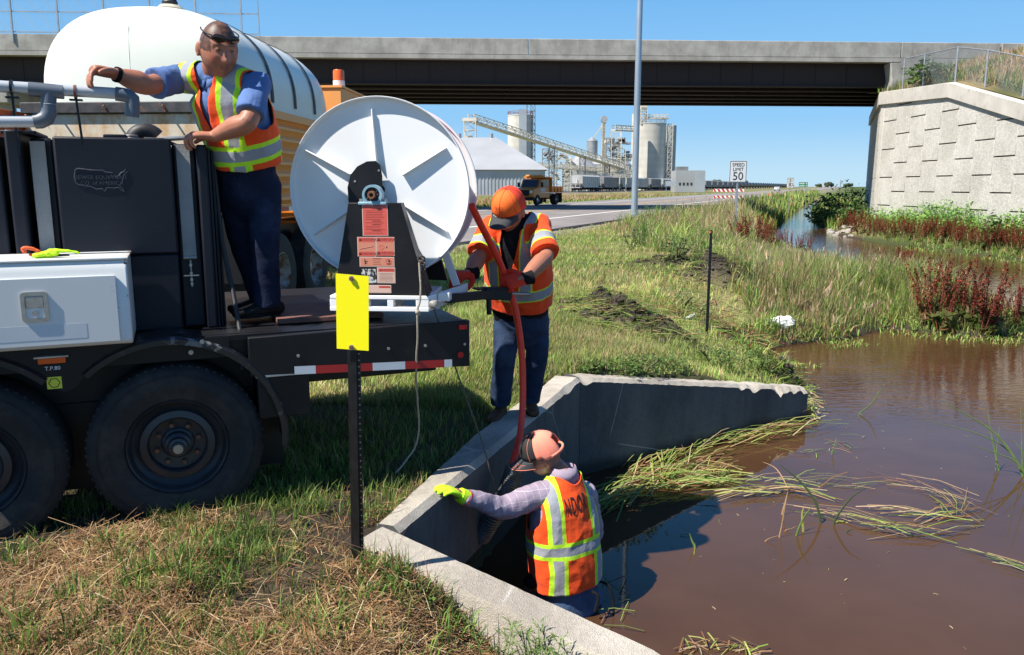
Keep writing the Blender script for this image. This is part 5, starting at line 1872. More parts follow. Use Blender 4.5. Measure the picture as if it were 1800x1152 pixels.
# white elliptical water tank carried in the bed
m_ptank = Mat('milky_polyethylene')
n1 = m_ptank.noise(1.0, 4)
m_ptank.base(m_ptank.mix(n1.ramp(.3, .7), (.74, .76, .66), (.78, .80, .73)), .38)
m_ptank.b.inputs['Subsurface Weight'].default_value = .25
m_ptank.b.inputs['Subsurface Radius'].default_value = (.08, .08, .06)
m_ptank = m_ptank.m
wt2 = thing('water_tank', 'large milky white elliptical plastic water tank strapped into the orange truck bed', 'tank', KO, radians(-4))
TA, TB_, TC = 1.19, .985, 2.60
cxT = 1.20
rings = []
for (y, s) in ((.03, .30), (.035, .45), (.05, .62), (.08, .78), (.14, .90), (.24, .965), (.38, .99), (.6, 1), (1.5, 1), (2.4, 1), (3.0, .995), (3.25, .97), (3.4, .92), (3.5, .80), (3.55, .6), (3.57, .3)):
    r = []
    for k in range(72):
        a = 2 * pi * k / 72
        ca, sa = cos(a), sin(a)
        e = 2 / 2.55
        r.append((cxT + TA * s * math.copysign(abs(ca) ** e, ca), y, TC + TB_ * s * math.copysign(abs(sa) ** e, sa)))
    rings.append(r)
tk_ = MB().loft(rings).build('tank_shell', m_ptank, wt2, ang=60)
for y in (.95, 1.75, 2.55):
    path = []
    for k in range(49):
        a = pi * k / 48
        ca, sa = cos(a), sin(a); e = 2 / 2.55
        path.append((cxT + (TA + .012) * math.copysign(abs(ca) ** e, ca), y, TC - .0 + (TB_ + .012) * abs(sa) ** e))
    rs = []
    for p in path:
        dx, dz = p[0] - cxT, p[2] - TC
        l_ = sqrt(dx * dx + dz * dz) or 1
        nx_, nz_ = dx / l_, dz / l_
        rs.append([(p[0], y - .035, p[2]), (p[0] + nx_ * .006, y - .035, p[2] + nz_ * .006), (p[0] + nx_ * .006, y + .035, p[2] + nz_ * .006), (p[0], y + .035, p[2])])
    MB().loft(rs).build('tank_strap', m_rubber, wt2)
# moulded seam down the end
MB().tube([(cxT - .02, .026, TC - .3), (cxT - .02, .024, TC), (cxT - .02, .034, TC + .44), (cxT - .02, .062, TC + .70), (cxT - .02, .14, TC + .885), (cxT - .02, .4, TC + .975)], .004, 6).build('mould_seam', m_ptank, wt2)
MB().lathe([(.0, 0), (.13, 0), (.14, .02), (.11, .05), (.0, .05)], (cxT + .22, .55, TC + TB_ - .015), (0, 0, 1), 24).build('vent_flange', m_rustcream, wt2)
MB().lathe([(.075, .0), (.085, .04), (.07, .07), (.06, .2), (.10, .24), (.10, .33), (.055, .36), (.05, .9)], (cxT + .22, .55, TC + TB_ + .03), (0, 0, 1), 20).build('vent_valve', m_rubber, wt2)
MB().cyl((cxT + .2, .55, TC + TB_ + .27), (cxT + .42, .5, TC + TB_ + .27), .055, n=14).build('valve_arm', m_rubber, wt2)
# rusty spreader to the left
sp_ = thing('rusty_hopper', 'rusty orange steel hopper behind the grey pipes at the left edge', 'hopper', (-6.6, 8.3, .2), radians(3))
MB().hexa([(-.8, -.2, 1.2), (1.15, -.2, 1.2), (1.15, 1.2, 1.2), (-.8, 1.2, 1.2)], [(-1.0, -.3, 2.42), (1.28, -.3, 2.42), (1.28, 1.3, 2.42), (-1.0, 1.3, 2.42)]).build('hopper_body', m_rustor, sp_, .01)
boxpart('hopper_rim', m_rustor, sp_, -1.05, 1.3, -.34, -.28, 2.36, 2.46)
for x in (-.4, .2, .8): MB().bar((x, -.28, 1.2), (x, -.35, 2.4), .06).build('hopper_rib', m_rustor, sp_)
for x in (-.7, 1.0): MB().bar((x, .2, -.3), (x, .2, 1.25), .1).build('leg', m_black, sp_)
# ------------------------------------------------------------------ people
def evalmesh(o):
    dg = bpy.context.evaluated_depsgraph_get()
    dg.update()
    return bpy.data.meshes.new_from_object(o.evaluated_get(dg))


def fuse(mb, voxel, smooth_it=2, name='m'):
    """union of closed overlapping pieces into one continuous skin"""
    me = bpy.data.meshes.new(name)
    me.from_pydata(mb.v, [], mb.f)
    o = bpy.data.objects.new('tmp', me)
    COL.objects.link(o)
    r = o.modifiers.new('r', 'REMESH'); r.mode = 'VOXEL'; r.voxel_size = voxel; r.use_smooth_shade = True
    if smooth_it:
        s = o.modifiers.new('s', 'SMOOTH'); s.factor = .6; s.iterations = smooth_it
    out = evalmesh(o)
    bpy.data.objects.remove(o); bpy.data.meshes.remove(me)
    out.name = name
    out.polygons.foreach_set('use_smooth', [True] * len(out.polygons))
    return out


def getco(me):
    a = np.empty(len(me.vertices) * 3, np.float32); me.vertices.foreach_get('co', a)
    return a.reshape(-1, 3).astype(float)


def getno(me):
    a = np.empty(len(me.vertices) * 3, np.float32); me.vertices.foreach_get('normal', a)
    return a.reshape(-1, 3).astype(float)


def setco(me, V):
    me.vertices.foreach_set('co', V.astype(np.float32).ravel()); me.update()


def put_attr(me, name, V):
    a = me.attributes.new(name, 'FLOAT_VECTOR', 'POINT')
    a.data.foreach_set('vector', V.astype(np.float32).ravel())


def put_col(me, C):
    a = me.color_attributes.new('Col', 'FLOAT_COLOR', 'POINT')
    c = np.ones((len(C), 4), np.float32); c[:, :3] = C
    a.data.foreach_set('color', c.ravel())


def wrinkle(me, amp, sc, seed=0.0, stretch=(1, 1, 1)):
    V = getco(me); N = getno(me)
    d = np.empty(len(V))
    for i, p in enumerate(V):
        q = Vector((p[0] * sc * stretch[0] + seed, p[1] * sc * stretch[1], p[2] * sc * stretch[2]))
        a = noise.noise(q); b_ = noise.noise(q * 2.3 + Vector((5, 3, 1)))
        d[i] = (1 - abs(a) * 2.6) * .65 + b_ * .5
    setco(me, V + N * (d * amp)[:, None])


def catmull(P, n):
    out = []
    P = [Vector(p) for p in P]
    for i in range(len(P) - 1):
        p0 = P[max(i - 1, 0)]; p1 = P[i]; p2 = P[i + 1]; p3 = P[min(i + 2, len(P) - 1)]
        for k in range(n):
            t = k / n
            out.append(.5 * ((2 * p1) + (p2 - p0) * t + (2 * p0 - 5 * p1 + 4 * p2 - p3) * t * t + (3 * p1 - p0 - 3 * p2 + p3) * t ** 3))
    out.append(P[-1])
    return out


def sweep(mb, path, rad, lat=None, n=18, round0=True, round1=True, sub=5, ex=2.0):
    """rad: list of r or (r_lateral, r_other); lat: lateral direction(s)"""
    m = len(path)
    rad = [r if isinstance(r, (tuple, list)) else (r, r) for r in rad]
    P = catmull([(*p,) for p in path], sub)
    Rr = catmull([(r[0], r[1], 0) for r in rad], sub)
    if lat is None: lats = None
    else:
        ls = lat if isinstance(lat, list) else [lat] * m
        lats = catmull(ls, sub)
    rings = []
    px_ = None
    fr = []
    for i, p in enumerate(P):
        d = (P[min(i + 1, len(P) - 1)] - P[max(i - 1, 0)]).normalized()
        if lats is not None:
            x = lats[i]; x = (x - d * x.dot(d)).normalized()
        elif px_ is None:
            x, _, _ = frame_of(d)
        else:
            x = (px_ - d * px_.dot(d)).normalized()
        px_ = x
        y = d.cross(x)
        fr.append((p, x, y, d))

    def ring(p, x, y, a, b):
        r = []
        for k in range(n):
            t = 2 * pi * k / n
            c, s = cos(t), sin(t); e = 2 / ex
            r.append(p + x * (a * math.copysign(abs(c) ** e, c)) + y * (b * math.copysign(abs(s) ** e, s)))
        return r
    p, x, y, d = fr[0]; a, b = Rr[0][0], Rr[0][1]
    if round0:
        for t in (80, 55, 30): rings.append(ring(p - d * min(a, b) * sin(radians(t)), x, y, a * cos(radians(t)), b * cos(radians(t))))
    for (p, x, y, d), r in zip(fr, Rr): rings.append(ring(p, x, y, r[0], r[1]))
    if round1:
        a, b = Rr[-1][0], Rr[-1][1]
        for t in (30, 55, 80): rings.append(ring(p + d * min(a, b) * sin(radians(t)), x, y, a * cos(radians(t)), b * cos(radians(t))))
    mb.loft(rings)


def hand(mb, wrist, fwd, palm, curl=(20, 25, 20), s=1.0, thumb=1, splay=6, tcurl=20, fat=1.0):
    """fwd: from wrist to knuckles; palm: the way the palm faces; thumb: +1/-1 side"""
    f = Vector(fwd).normalized(); pn = Vector(palm); pn = (pn - f * pn.dot(f)).normalized()
    lat = f.cross(pn) * thumb
    w = Vector(wrist)
    R = Matrix((lat, f, -pn)).transposed()
    sweep(mb, [w - f * .03 * s, w + f * .02 * s, w + f * .06 * s, w + f * .092 * s], [(.028 * s, .021 * s), (.034 * s, .020 * s), (.043 * s, .018 * s), (.040 * s, .014 * s)], lat, n=14)
    cl = curl if isinstance(curl, list) else [curl] * 4
    for i, (o, L) in enumerate(((.031, .080), (.0105, .088), (-.0105, .082), (-.031, .064))):
        base = w + f * (.084 - .006 * abs(i - 1.2)) * s + lat * o * s
        d = (f + lat * (tan(radians(splay)) * (1.5 - i) * .6)).normalized()
        pts = [base - d * .015 * s, base]
        ang = 0
        dd = d
        for k, seg in enumerate((.45, .31, .24)):
            ang += cl[i][k]
            dd = d * cos(radians(ang)) + pn * sin(radians(ang))
            pts.append(pts[-1] + dd * L * seg * s)
        r = .0095 * s * fat * (1 if i < 3 else .88)
        sweep(mb, pts, [r, r * 1.05, r * .98, r * .92, r * .82], None, n=10, sub=3)
    tb_ = w + f * .018 * s + lat * .030 * s + pn * .004 * s
    d1 = (f * .55 + lat * .75 + pn * .25).normalized()
    p1 = tb_ + d1 * .042 * s
    d2 = (f * cos(radians(tcurl)) * .85 + lat * .45 + pn * sin(radians(tcurl))).normalized()
    p2 = p1 + d2 * .032 * s
    p3 = p2 + (d2 + pn * .25 - lat * .2).normalized() * .026 * s
    sweep(mb, [tb_ - d1 * .012 * s, tb_, p1, p2, p3], [.013 * s * fat, .0135 * s * fat, .012 * s * fat, .0105 * s * fat, .009 * s * fat], None, n=10, sub=3)


def head_mesh(mb, c, fwd, up, s=1.0, ears=True, heavy=1.0):
    f = Vector(fwd).normalized(); u = Vector(up); u = (u - f * u.dot(f)).normalized(); x = f.cross(u)
    M = Matrix((x, f, u)).transposed()
    nu, nv = 64, 44
    vs = []
    G_ = lambda v, m_, sg: math.exp(-((v - m_) / sg) ** 2)
    for j in range(nv + 1):
        t = pi * j / nv
        for i in range(nu):
            a = 2 * pi * i / nu
            dx, dy, dz = sin(t) * cos(a), sin(t) * sin(a), -cos(t)
            X, Y_, Z = .077 * dx * heavy, .098 * dy, .125 * dz
            k = max(0, -dz)
            X *= 1 - .30 * k ** 1.6
            if dy < 0: Y_ *= 1 - .42 * k ** 1.2 + .06 * max(0, dz)
            else:
                Y_ *= 1 - .06 * max(0, dz) ** 2
                fr = min(1, dy * 1.6)
                # flatter face plane
                Y_ += fr * .010 * G_(Z, -.075, .04)
                prof = 0
                if Z > -.030: prof = max(0, min(1, (.032 - Z) / .055))
                else: prof = max(0, 1 - (-.030 - Z) / .012)
                Y_ += fr * .026 * prof * G_(X, 0, .0115 + .006 * max(0, min(1, (-Z) / .03)))
                Y_ += fr * .007 * G_(Z, .036, .010) * G_(X, 0, .055)
                for sx in (-1, 1):
                    Y_ -= fr * .013 * G_(X, sx * .031, .016) * G_(Z, .017, .013)
                    Y_ += fr * .005 * G_(X, sx * .045, .02) * G_(Z, -.018, .02)
                    X += sx * .004 * G_(Z, -.05, .03) * fr * (1 if X * sx > .03 else 0)
                Y_ += fr * .006 * G_(Z, -.055, .006) * G_(X, 0, .022) + fr * .007 * G_(Z, -.068, .006) * G_(X, 0, .019)
                Y_ -= fr * .005 * G_(Z, -.0615, .003) * G_(X, 0, .024)
                Y_ -= fr * .004 * G_(Z, -.083, .007) * G_(X, 0, .02)
                Y_ += fr * .010 * G_(Z, -.103, .017) * G_(X, 0, .022)
            vs.append(Vector(c) + M @ (Vector((X, Y_, Z)) * s))
    fs = [(j * nu + i, j * nu + (i + 1) % nu, (j + 1) * nu + (i + 1) % nu, (j + 1) * nu + i) for j in range(nv) for i in range(nu)]
    mb.add(vs, fs)
    if ears:
        for sx in (-1, 1):
            cc = Vector(c) + M @ (Vector((sx * .080 * heavy, -.012, -.002)) * s)
            Rm = M @ Matrix.Rotation(sx * radians(22), 3, 'Z') @ Matrix.Rotation(radians(-10), 3, 'X')
            mb.ball(cc, (.010 * s, .019 * s, .032 * s), 12, 10, Rm)
            mb.ball(Vector(c) + M @ (Vector((sx * .082 * heavy, -.008, -.028)) * s), (.007 * s, .010 * s, .012 * s), 8, 6, Rm)
    for sx in (-1, 1):
        mb.ball(Vector(c) + M @ (Vector((sx * .031, .079, .016)) * s), .0125 * s, 12, 8)
    return M


m_skin = Mat('skin')
a_ = m_skin.attr('Col').outputs['Color']
n1 = m_skin.noise(40, 4); n2 = m_skin.noise(9, 3)
m_skin.base(m_skin.scale(a_, n1 * .25 + n2 * .3 + .72), .48, spec=.4)
m_skin.b.inputs['Subsurface Weight'].default_value = .12
m_skin.b.inputs['Subsurface Radius'].default_value = (.02, .008, .004)
m_skin.bump(m_skin.noise(220, 3) + n1 * .6, .25, .002)
m_skin = m_skin.m
SKIN = np.array([.40, .165, .10])


def hi_vis(name, zb, xs=.125, hw=.055, gw=.031, lower=True, straps=True, band=True, sleeve=False, orange=(.86, .085, .012), topz=9.0, stripe_lime=1.0):
    m = Mat(name)
    at_ = m.attr('tl'); X, Y_, Z = m.comp(at_.outputs['Vector'])
    wob = (m.noise(9, 2) - .5) * .012
    ax_ = (X.abs() - xs + wob).abs()
    bz = (Z - zb + wob * 1.2).abs()
    sp_ = m.attr('arm'); Am, _, _ = m.comp(sp_.outputs['Vector'])
    n1 = m.noise(5, 5, .6); fz = m.noise(260, 2)
    lime = (.50, .86, .03); grey = (.30, .315, .35)
    oc = m.scale(orange, n1 * .5 + .75)
    lc = m.scale(lime, n1 * .4 + .8); gc = m.scale(grey, n1 * .4 + fz * .3 + .62)
    c = oc
    trunk = (Am < .02)
    if straps:
        reg = (Z > (zb - (9 if lower else 0)))
        reg = reg * trunk
        c = m.mix((ax_ < hw) * reg, c, lc); c = m.mix((ax_ < gw) * reg, c, gc)
    if band:
        c = m.mix((bz < hw) * trunk, c, lc); c = m.mix((bz < gw) * trunk, c, gc)
    if sleeve:
        sa = (Am - .185 + wob).abs()
        c = m.mix((sa < .042) * (Am > .02), c, lc); c = m.mix((sa < .030) * (Am > .02), c, gc)
    m.base(c, .75, spec=.2)
    m.b.inputs['Sheen Weight'].default_value = .1
    tr_ = m.noise(26, 5, .6)
    m.bump(tr_ * .6 + m.noise(9, 3) * .8 + fz * .15, .55, .012)
    return m.m


def cloth(name, c, var=.15, fine=.1, rough=.85, c2=None, plaid=False, vs=6):
    m = Mat(name)
    n1 = m.noise(vs, 6, .65); n2 = m.noise(320, 2)
    k = n1.ramp(.25, .75) * (2 * var) + (1 - var) + (n2 - .5) * fine * 2
    cc = c
    if c2: cc = m.mix(m.noise(3.5, 4, .6).ramp(.45, .7), c, c2)
    if plaid:
        at_ = m.attr('tl'); X, Y_, Z = m.comp(at_.outputs['Vector'])
        pl = ((X.mod(.05) - .025).abs() < .0012).mx((Z.mod(.05) - .025).abs() < .0012)
        cc = m.mix(pl * .6, cc, (.62, .58, .62))
    m.base(m.scale(cc, k), rough, spec=.15)
    m.bump(m.noise(22, 5, .6) + m.noise(7, 3) * .8 + n2 * .1, .5, .012)
    return m.m


m_denim = cloth('dark_blue_denim', (.010, .015, .036), .3, .25, c2=(.022, .034, .070))
m_denim2 = cloth('mid_blue_denim', (.022, .038, .080), .3, .25, c2=(.045, .072, .13))
m_shirtb = cloth('blue_work_shirt', (.10, .17, .36), .12, .08)
m_shirtp = cloth('mauve_plaid_shirt', (.30, .245, .31), .12, .08, plaid=True)
m_tee = cloth('black_t_shirt', (.012, .012, .014), .2)
m_boot = cloth('brown_leather_boot', (.10, .058, .035), .3, .1, rough=.6)
m_bootk = cloth('black_leather_boot', (.012, .011, .011), .3, .1, rough=.5)
m_gloveo = cloth('orange_red_glove', (.72, .045, .02), .18, .1, rough=.65)
m_glovey = cloth('lime_glove', (.50, .80, .03), .12, .1, rough=.7)
m_cuff = cloth('black_knit_cuff', (.01, .01, .011), .2)


def torso_frame(p0, p1, f):
    z = (Vector(p1) - Vector(p0)).normalized()
    f = Vector(f); f = (f - z * f.dot(z)).normalized()
    x = z.cross(f)
    return x, -f, z      # left, back, up


def local(V, o, fr):
    M = np.array([list(a) for a in fr])
    return (V - np.array(o)) @ M.T


def seg_param(V, a, b):
    a = np.array(a); b = np.array(b); d = b - a
    L = np.linalg.norm(d)
    t = ((V - a) @ d) / L
    q = a + np.clip(t, 0, L)[:, None] * d / L
    return t, np.linalg.norm(V - q, axis=1)


def add_cloth(name, mb, mat, parent, o, root, fr, voxel=.010, sm=3, wr=.004, wsc=7, seed=0, cut=None, arms=None, thick=.004, label=None, stretch=(1, 1, 1)):
    me = fuse(mb, voxel, sm, name)
    wrinkle(me, wr, wsc, seed, stretch)
    V = getco(me)
    L = local(V, o, fr)
    if cut is not None:
        f = cut(L)
        # move the border onto the cut line, then drop what lies outside
        bm = bmesh.new(); bm.from_mesh(me)
        bm.verts.ensure_lookup_table()
        kill = [fc for fc in bm.faces if sum(f[v.index] for v in fc.verts) / len(fc.verts) > 0]
        bmesh.ops.delete(bm, geom=kill, context='FACES')
        for _ in range(4):
            bv = [v for v in bm.verts if v.is_boundary]
            new = {}
            for v in bv:
                nb = [e.other_vert(v) for e in v.link_edges if e.is_boundary]
                if len(nb) == 2: new[v] = v.co * .4 + (nb[0].co + nb[1].co) * .3
            for v, c in new.items(): v.co = c
        bm.to_mesh(me); bm.free()
        V = getco(me); L = local(V, o, fr)
    put_attr(me, 'tl', L)
    A = np.zeros((len(V), 3))
    if arms:
        for (a, b, r) in arms:
            t, d = seg_param(V, a, b)
            k = (d < r) & (t > .05)
            A[k, 0] = np.maximum(A[k, 0], t[k])
    put_attr(me, 'arm', A)
    setco(me, getco(me) - np.array(root))
    me.polygons.foreach_set('use_smooth', [True] * len(me.polygons))
    ob = link_mesh(name, me, mat, parent)
    if thick and cut is not None:
        s = ob.modifiers.new('s', 'SOLIDIFY'); s.thickness = thick; s.offset = -1
    if label: ob['label'] = label
    return ob


def shift(p, *vs):
    q = Vector(p)
    for v in vs: q = q + v
    return q


def torso_sweep(mb, T, grow=0.0, top=True, s0=0, s1=99, ex=2.3, round0=False):
    P = T['P'][s0:s1]; R = T['R'][s0:s1]; Lt = T['lat'][s0:s1]
    sweep(mb, P, [(a + grow, b + grow) for a, b in R], Lt, n=32, round0=round0, round1=True, ex=ex)
    if top:
        sL, sR = T['sh']
        d = (sL - sR).normalized()
        m = (sL + sR) * .5
        up_ = T['fr'][2]
        r = T.get('rs', .058) + grow
        sweep(mb, [sR + d * .01 - up_ * .005, sR * .7 + sL * .3 + up_ * .022, m + up_ * .035, sR * .3 + sL * .7 + up_ * .022, sL - d * .01 - up_ * .005], [r, r * 1.12, r * 1.12, r * 1.12, r], None, n=16)


def body_common(T, hd, arms, legs, hands_fn, neckr=.062, hs=1.0, heavy=1.0, arm_r=(.052, .042, .028)):
    mb = MB()
    torso_sweep(mb, T, -.012)
    M = head_mesh(mb, hd['c'], hd['f'], hd['u'], hs, heavy=heavy)
    c = Vector(hd['c'])
    nb = T['P'][-1]
    sweep(mb, [nb - T['fr'][2] * .05, nb + T['fr'][2] * .02, c + M @ Vector((0, -.030, -.075)) * hs, c + M @ Vector((0, -.018, -.03)) * hs], [neckr * 1.25, neckr * 1.05, neckr, neckr * .9], None, n=20)
    for (s, e, w) in arms:
        sweep(mb, [s, (s + e) / 2, e, e * .62 + w * .38, w], [arm_r[0] * 1.15, arm_r[0], arm_r[1] * 1.0, arm_r[1] * 1.12, arm_r[2]], None, n=16)
    for (h, k, a) in legs:
        sweep(mb, [h, (h + k) / 2, k, k * .6 + a * .4, a], [.082, .075, .055, .058, .038], None, n=16)
    hands_fn(mb)
    return mb, M


def finish_body(mb, M, hd, T, root, parent, hs, hairf, voxel=.0065):
    me = fuse(mb, voxel, 1, 'body')
    V = getco(me)
    H = (V - np.array(hd['c'])) @ np.array(M) / hs
    C = np.tile(SKIN, (len(V), 1))
    inhead = (np.abs(H[:, 2]) < .15) & (np.abs(H[:, 0]) < .11) & (np.abs(H[:, 1]) < .14)
    C = hairf(H, C, inhead)
    put_col(me, C)
    setco(me, V - np.array(root))
    return link_mesh('body', me, m_skin, parent)


def face_paint(H, C, inh, hair=(.05, .035, .025), hairk=.8, beard=None, line=.075):
    x, y, z = H.T
    n = np.array([noise.noise(Vector(p) * 60) for p in H]) if len(H) < 400000 else 0
    face = inh & (y > .04)
    rose = np.exp(-((np.abs(x) - .045) / .02) ** 2 - ((z + .02) / .025) ** 2) * face
    C = C * (1 - .25 * rose[:, None] * np.array([0, 1, 1]))
    lips = np.exp(-((x) / .022) ** 4) * (np.exp(-((z + .0615) / .0095) ** 4)) * face
    C = C * (1 - lips[:, None] * .5) + lips[:, None] * .5 * np.array([.30, .085, .065])
    brow = np.exp(-((np.abs(x) - .034) / .018) ** 4 - ((z - .038 + .1 * (np.abs(x) - .03) ** 1) / .005) ** 2) * face
    C = C * (1 - brow[:, None] * .75) + brow[:, None] * .75 * np.array(hair)
    eye = np.exp(-((np.abs(x) - .031) / .013) ** 4 - ((z - .0155) / .0042) ** 4) * face
    C = C * (1 - eye[:, None]) + eye[:, None] * np.array([.10, .06, .045])
    edge = np.where(y > .05, line, np.where(y > -.015, -.008 + (line + .008) * np.clip((y + .015) / .065, 0, 1) ** 1.0, np.where(z > -10, -.065, 0)))
    edge = np.where((np.abs(x) > .058) & (y < .078), np.minimum(edge, .0), edge)
    hm = inh & (z + n * .004 > edge) & (np.abs(x) < .11) & ~((np.abs(x) > .0845) & (z < .03) & (y > -.035) & (y < .02))
    k = hairk * (.85 + .3 * n)
    k = np.clip(k, 0, 1)[:, None] * hm[:, None]
    C = C * (1 - k) + k * np.array(hair)
    if beard is not None:
        bm_ = inh & (z < -.035) & (y > .0) & (z > -.14)
        k = (bm_ * np.clip(.55 + n * .5, 0, 1))[:, None] * .6
        C = C * (1 - k) + k * np.array(beard)
    return C


def shoe(parent, root, ankle, toe_dir, mat, name='boot', L=.29, sole=-1.0):
    a = Vector(ankle); d = Vector(toe_dir); d.z = 0; d.normalize()
    z0 = sole
    mb = MB()
    lat = Vector((-d.y, d.x, 0))
    p = lambda f, z: Vector((a.x + d.x * f, a.y + d.y * f, z0 + z))
    sweep(mb, [p(-.075, .045), p(-.03, .052), p(.05, .048), p(.13, .036), p(.195, .030)], [(.036, .043), (.042, .05), (.046, .046), (.052, .034), (.044, .026)], lat, n=20, ex=2.6)
    sweep(mb, [p(-.02, .05), p(-.015, .13), p(-.01, .20)], [.050, .047, .056], None, n=18, round1=False)
    me = fuse(mb, .008, 1, name)
    setco(me, getco(me) - np.array(root))
    o = link_mesh(name, me, mat, parent)
    # sole
    out = []
    for k in range(28):
        t = 2 * pi * k / 28
        f = .062 + .145 * cos(t); w = .050 + .008 * cos(t + .4) - .012 * (cos(t) < -.2)
        q = p(f, 0) + lat * (w * sin(t)); out.append(q)
    mb = MB()
    mb.loft([[q - Vector(root) for q in out], [q + Vector((0, 0, .022)) - Vector(root) for q in out]])
    mb.build('sole', m_cuff, o)
    return o


def ring_cuff(mb, p, d, r, w, n=20):
    mb.lathe([(r * .85, -w / 2), (r, -w / 2), (r * 1.04, 0), (r, w / 2), (r * .85, w / 2), (r * .85, -w / 2)], p, d, n)


def cap_obj(parent, root, hd, M, s, mats, back_open=False, tilt=0):
    """mats: crown front, crown rear, bill, trim"""
    c = Vector(hd['c']); rt = Vector(root)
    R = lambda x, y, z: c + M @ (Vector((x, y, z)) * s) - rt
    # crown: dome from the brow line up
    nu, nv = 48, 14
    vs = []; fs = []
    for j in range(nv + 1):
        t = (pi / 2) * j / nv
        for i in range(nu):
            a = 2 * pi * i / nu
            bulge = 1.0 + .05 * max(0, sin(a)) * cos(t)
            X = .088 * cos(a) * cos(t) ** .8 * bulge; Y_ = (.110 * sin(a) * cos(t) ** .8) * bulge - .004
            Z = .036 + .012 * (-sin(a)) * -1 * cos(t) * .3 + .108 * sin(t) ** .92 - (.018 * (1 - j / nv) if sin(a) < 0 else 0)
            vs.append(R(X, Y_, Z))
    ff = []; rf = []
    for j in range(nv):
        for i in range(nu):
            a = 2 * pi * (i + .5) / nu
            if back_open and sin(a) < -.86 and 1 <= j < 7: continue
            q = (j * nu + i, j * nu + (i + 1) % nu, (j + 1) * nu + (i + 1) % nu, (j + 1) * nu + i)
            (ff if sin(a) > .30 else rf).append(q)
    hat = MB().add(vs, ff).build('cap', mats[0], parent, ang=60)
    so = hat.modifiers.new('s', 'SOLIDIFY'); so.thickness = .003
    rr = MB().add(vs, rf).build('cap_rear_panels', mats[1], hat, ang=60)
    so = rr.modifiers.new('s', 'SOLIDIFY'); so.thickness = .003
    # seams, button, band
    for a in (90, 145, 35, 205, 270, -25):
        if back_open and a == 270: continue
        pts = []
        for j in range(nv + 1):
            t = (pi / 2) * j / nv
            a_r = radians(a)
            bulge = 1.0 + .05 * max(0, sin(a_r)) * cos(t)
            pts.append(R(.0895 * cos(a_r) * cos(t) ** .8 * bulge, .1115 * sin(a_r) * cos(t) ** .8 * bulge - .004, .036 + .0036 * sin(a_r) * cos(t) + .1085 * sin(t) ** .92 - (.018 * (1 - j / nv) if sin(a_r) < 0 else 0)))
        MB().tube(pts, .0016, 5).build('cap_seam', mats[1], hat)
    MB().ball(R(0, -.004, .146), (.009, .009, .005), 10, 6).build('cap_button', mats[1], hat)
    if back_open:
        pts = [R(.086 * cos(radians(a)), .107 * sin(radians(a)) - .005, .026) for a in range(205, 336, 10)]
        MB().tube(pts, .008, 8).build('cap_strap', mats[1], hat)
    # bill
    top = []; bot = []
    n = 22
    rows = 7
    vs = []
    for r in range(rows + 1):
        q = r / rows
        for k in range(n + 1):
            a = radians(28 + 124 * k / n)
            x0, y0 = .088 * cos(a), .110 * sin(a)
            edge = (1 - abs(2 * k / n - 1) ** 2.6)
            ext = .078 * edge * q
            X = x0 * (1 + .0 * q); Y_ = y0 + ext
            Z = .034 - .018 * q - .020 * (X / .08) ** 2 * (.4 + q)
            vs.append(R(X, Y_, Z))
    fs = [(r * (n + 1) + k, r * (n + 1) + k + 1, (r + 1) * (n + 1) + k + 1, (r + 1) * (n + 1) + k) for r in range(rows) for k in range(n)]
    bl = MB().add(vs, fs).build('cap_bill', mats[2], hat, ang=60)
    so = bl.modifiers.new('s', 'SOLIDIFY'); so.thickness = .004; so.offset = 0
    MB().tube([vs[rows * (n + 1) + k] for k in range(n + 1)], .0028, 6).build('bill_trim', mats[3], bl)
    if mats[3] is not mats[2]:
        for rr_ in (3, 4, 5, 6):
            if back_open: MB().tube([Vector(vs[rr_ * (n + 1) + k]) + (M @ Vector((0, 0, .0025))) for k in range(1, n)], .0008, 4).build('bill_stitch', mats[3], bl)
    return hat, R


# ================================================================== worker on the truck
ra = at(470, 560, 4.85); ROOTA = Vector((ra.x, ra.y, 1.03))
A_ = thing('person', 'person in blue short sleeved shirt and safety vest leaning on the dark trailer tanks', 'person', ROOTA)
P = [at(434, 335, 4.95), at(432, 288, 4.93), at(420, 225, 4.87), at(398, 168, 4.78), at(384, 140, 4.74)]
fA = Vector((-.50, -.86, 0)).normalized()
frA = torso_frame(P[0], P[-1], fA)
shL, shR = at(452, 152, 4.70), at(317, 138, 4.80)
T = dict(P=P, R=[(.180, .145), (.195, .165), (.205, .160), (.195, .135), (.09, .085)], lat=[frA[0]] * 3 + [(shL - shR).normalized()] * 2, sh=(shL, shR), fr=frA, rs=.062)
elL, wrL = at(436, 214, 4.55), at(376, 240, 4.62)
elR, wrR = at(260, 150, 4.50), at(204, 131, 4.36)
headA = dict(c=at(384, 88, 4.64), f=Vector((.60, -.74, -.34)), u=Vector((.08, -.1, 1)))
legsA = [(at(462, 325, 4.93), at(466, 430, 4.86), at(470, 535, 4.87)), (at(412, 325, 4.95), at(430, 430, 5.02), at(462, 520, 5.05))]
armsA = [(shL, elL, wrL), (shR, elR, wrR)]
HSA = 1.22


def handsA(mb):
    f = (at(350, 238, 4.60) - wrL)
    hand(mb, wrL, f, Vector((0, .15, -1)), [(15, 45, 30), (25, 60, 25), (35, 60, 25), (45, 60, 25)], 1.25, thumb=-1, splay=12, fat=1.08)
    f = (at(172, 124, 4.30) - wrR)
    hand(mb, wrR, f, Vector((.1, -.25, -1)), [(45, 30, 15), (55, 35, 15), (50, 30, 15), (40, 35, 15)], 1.22, thumb=1, splay=6, fat=1.08)


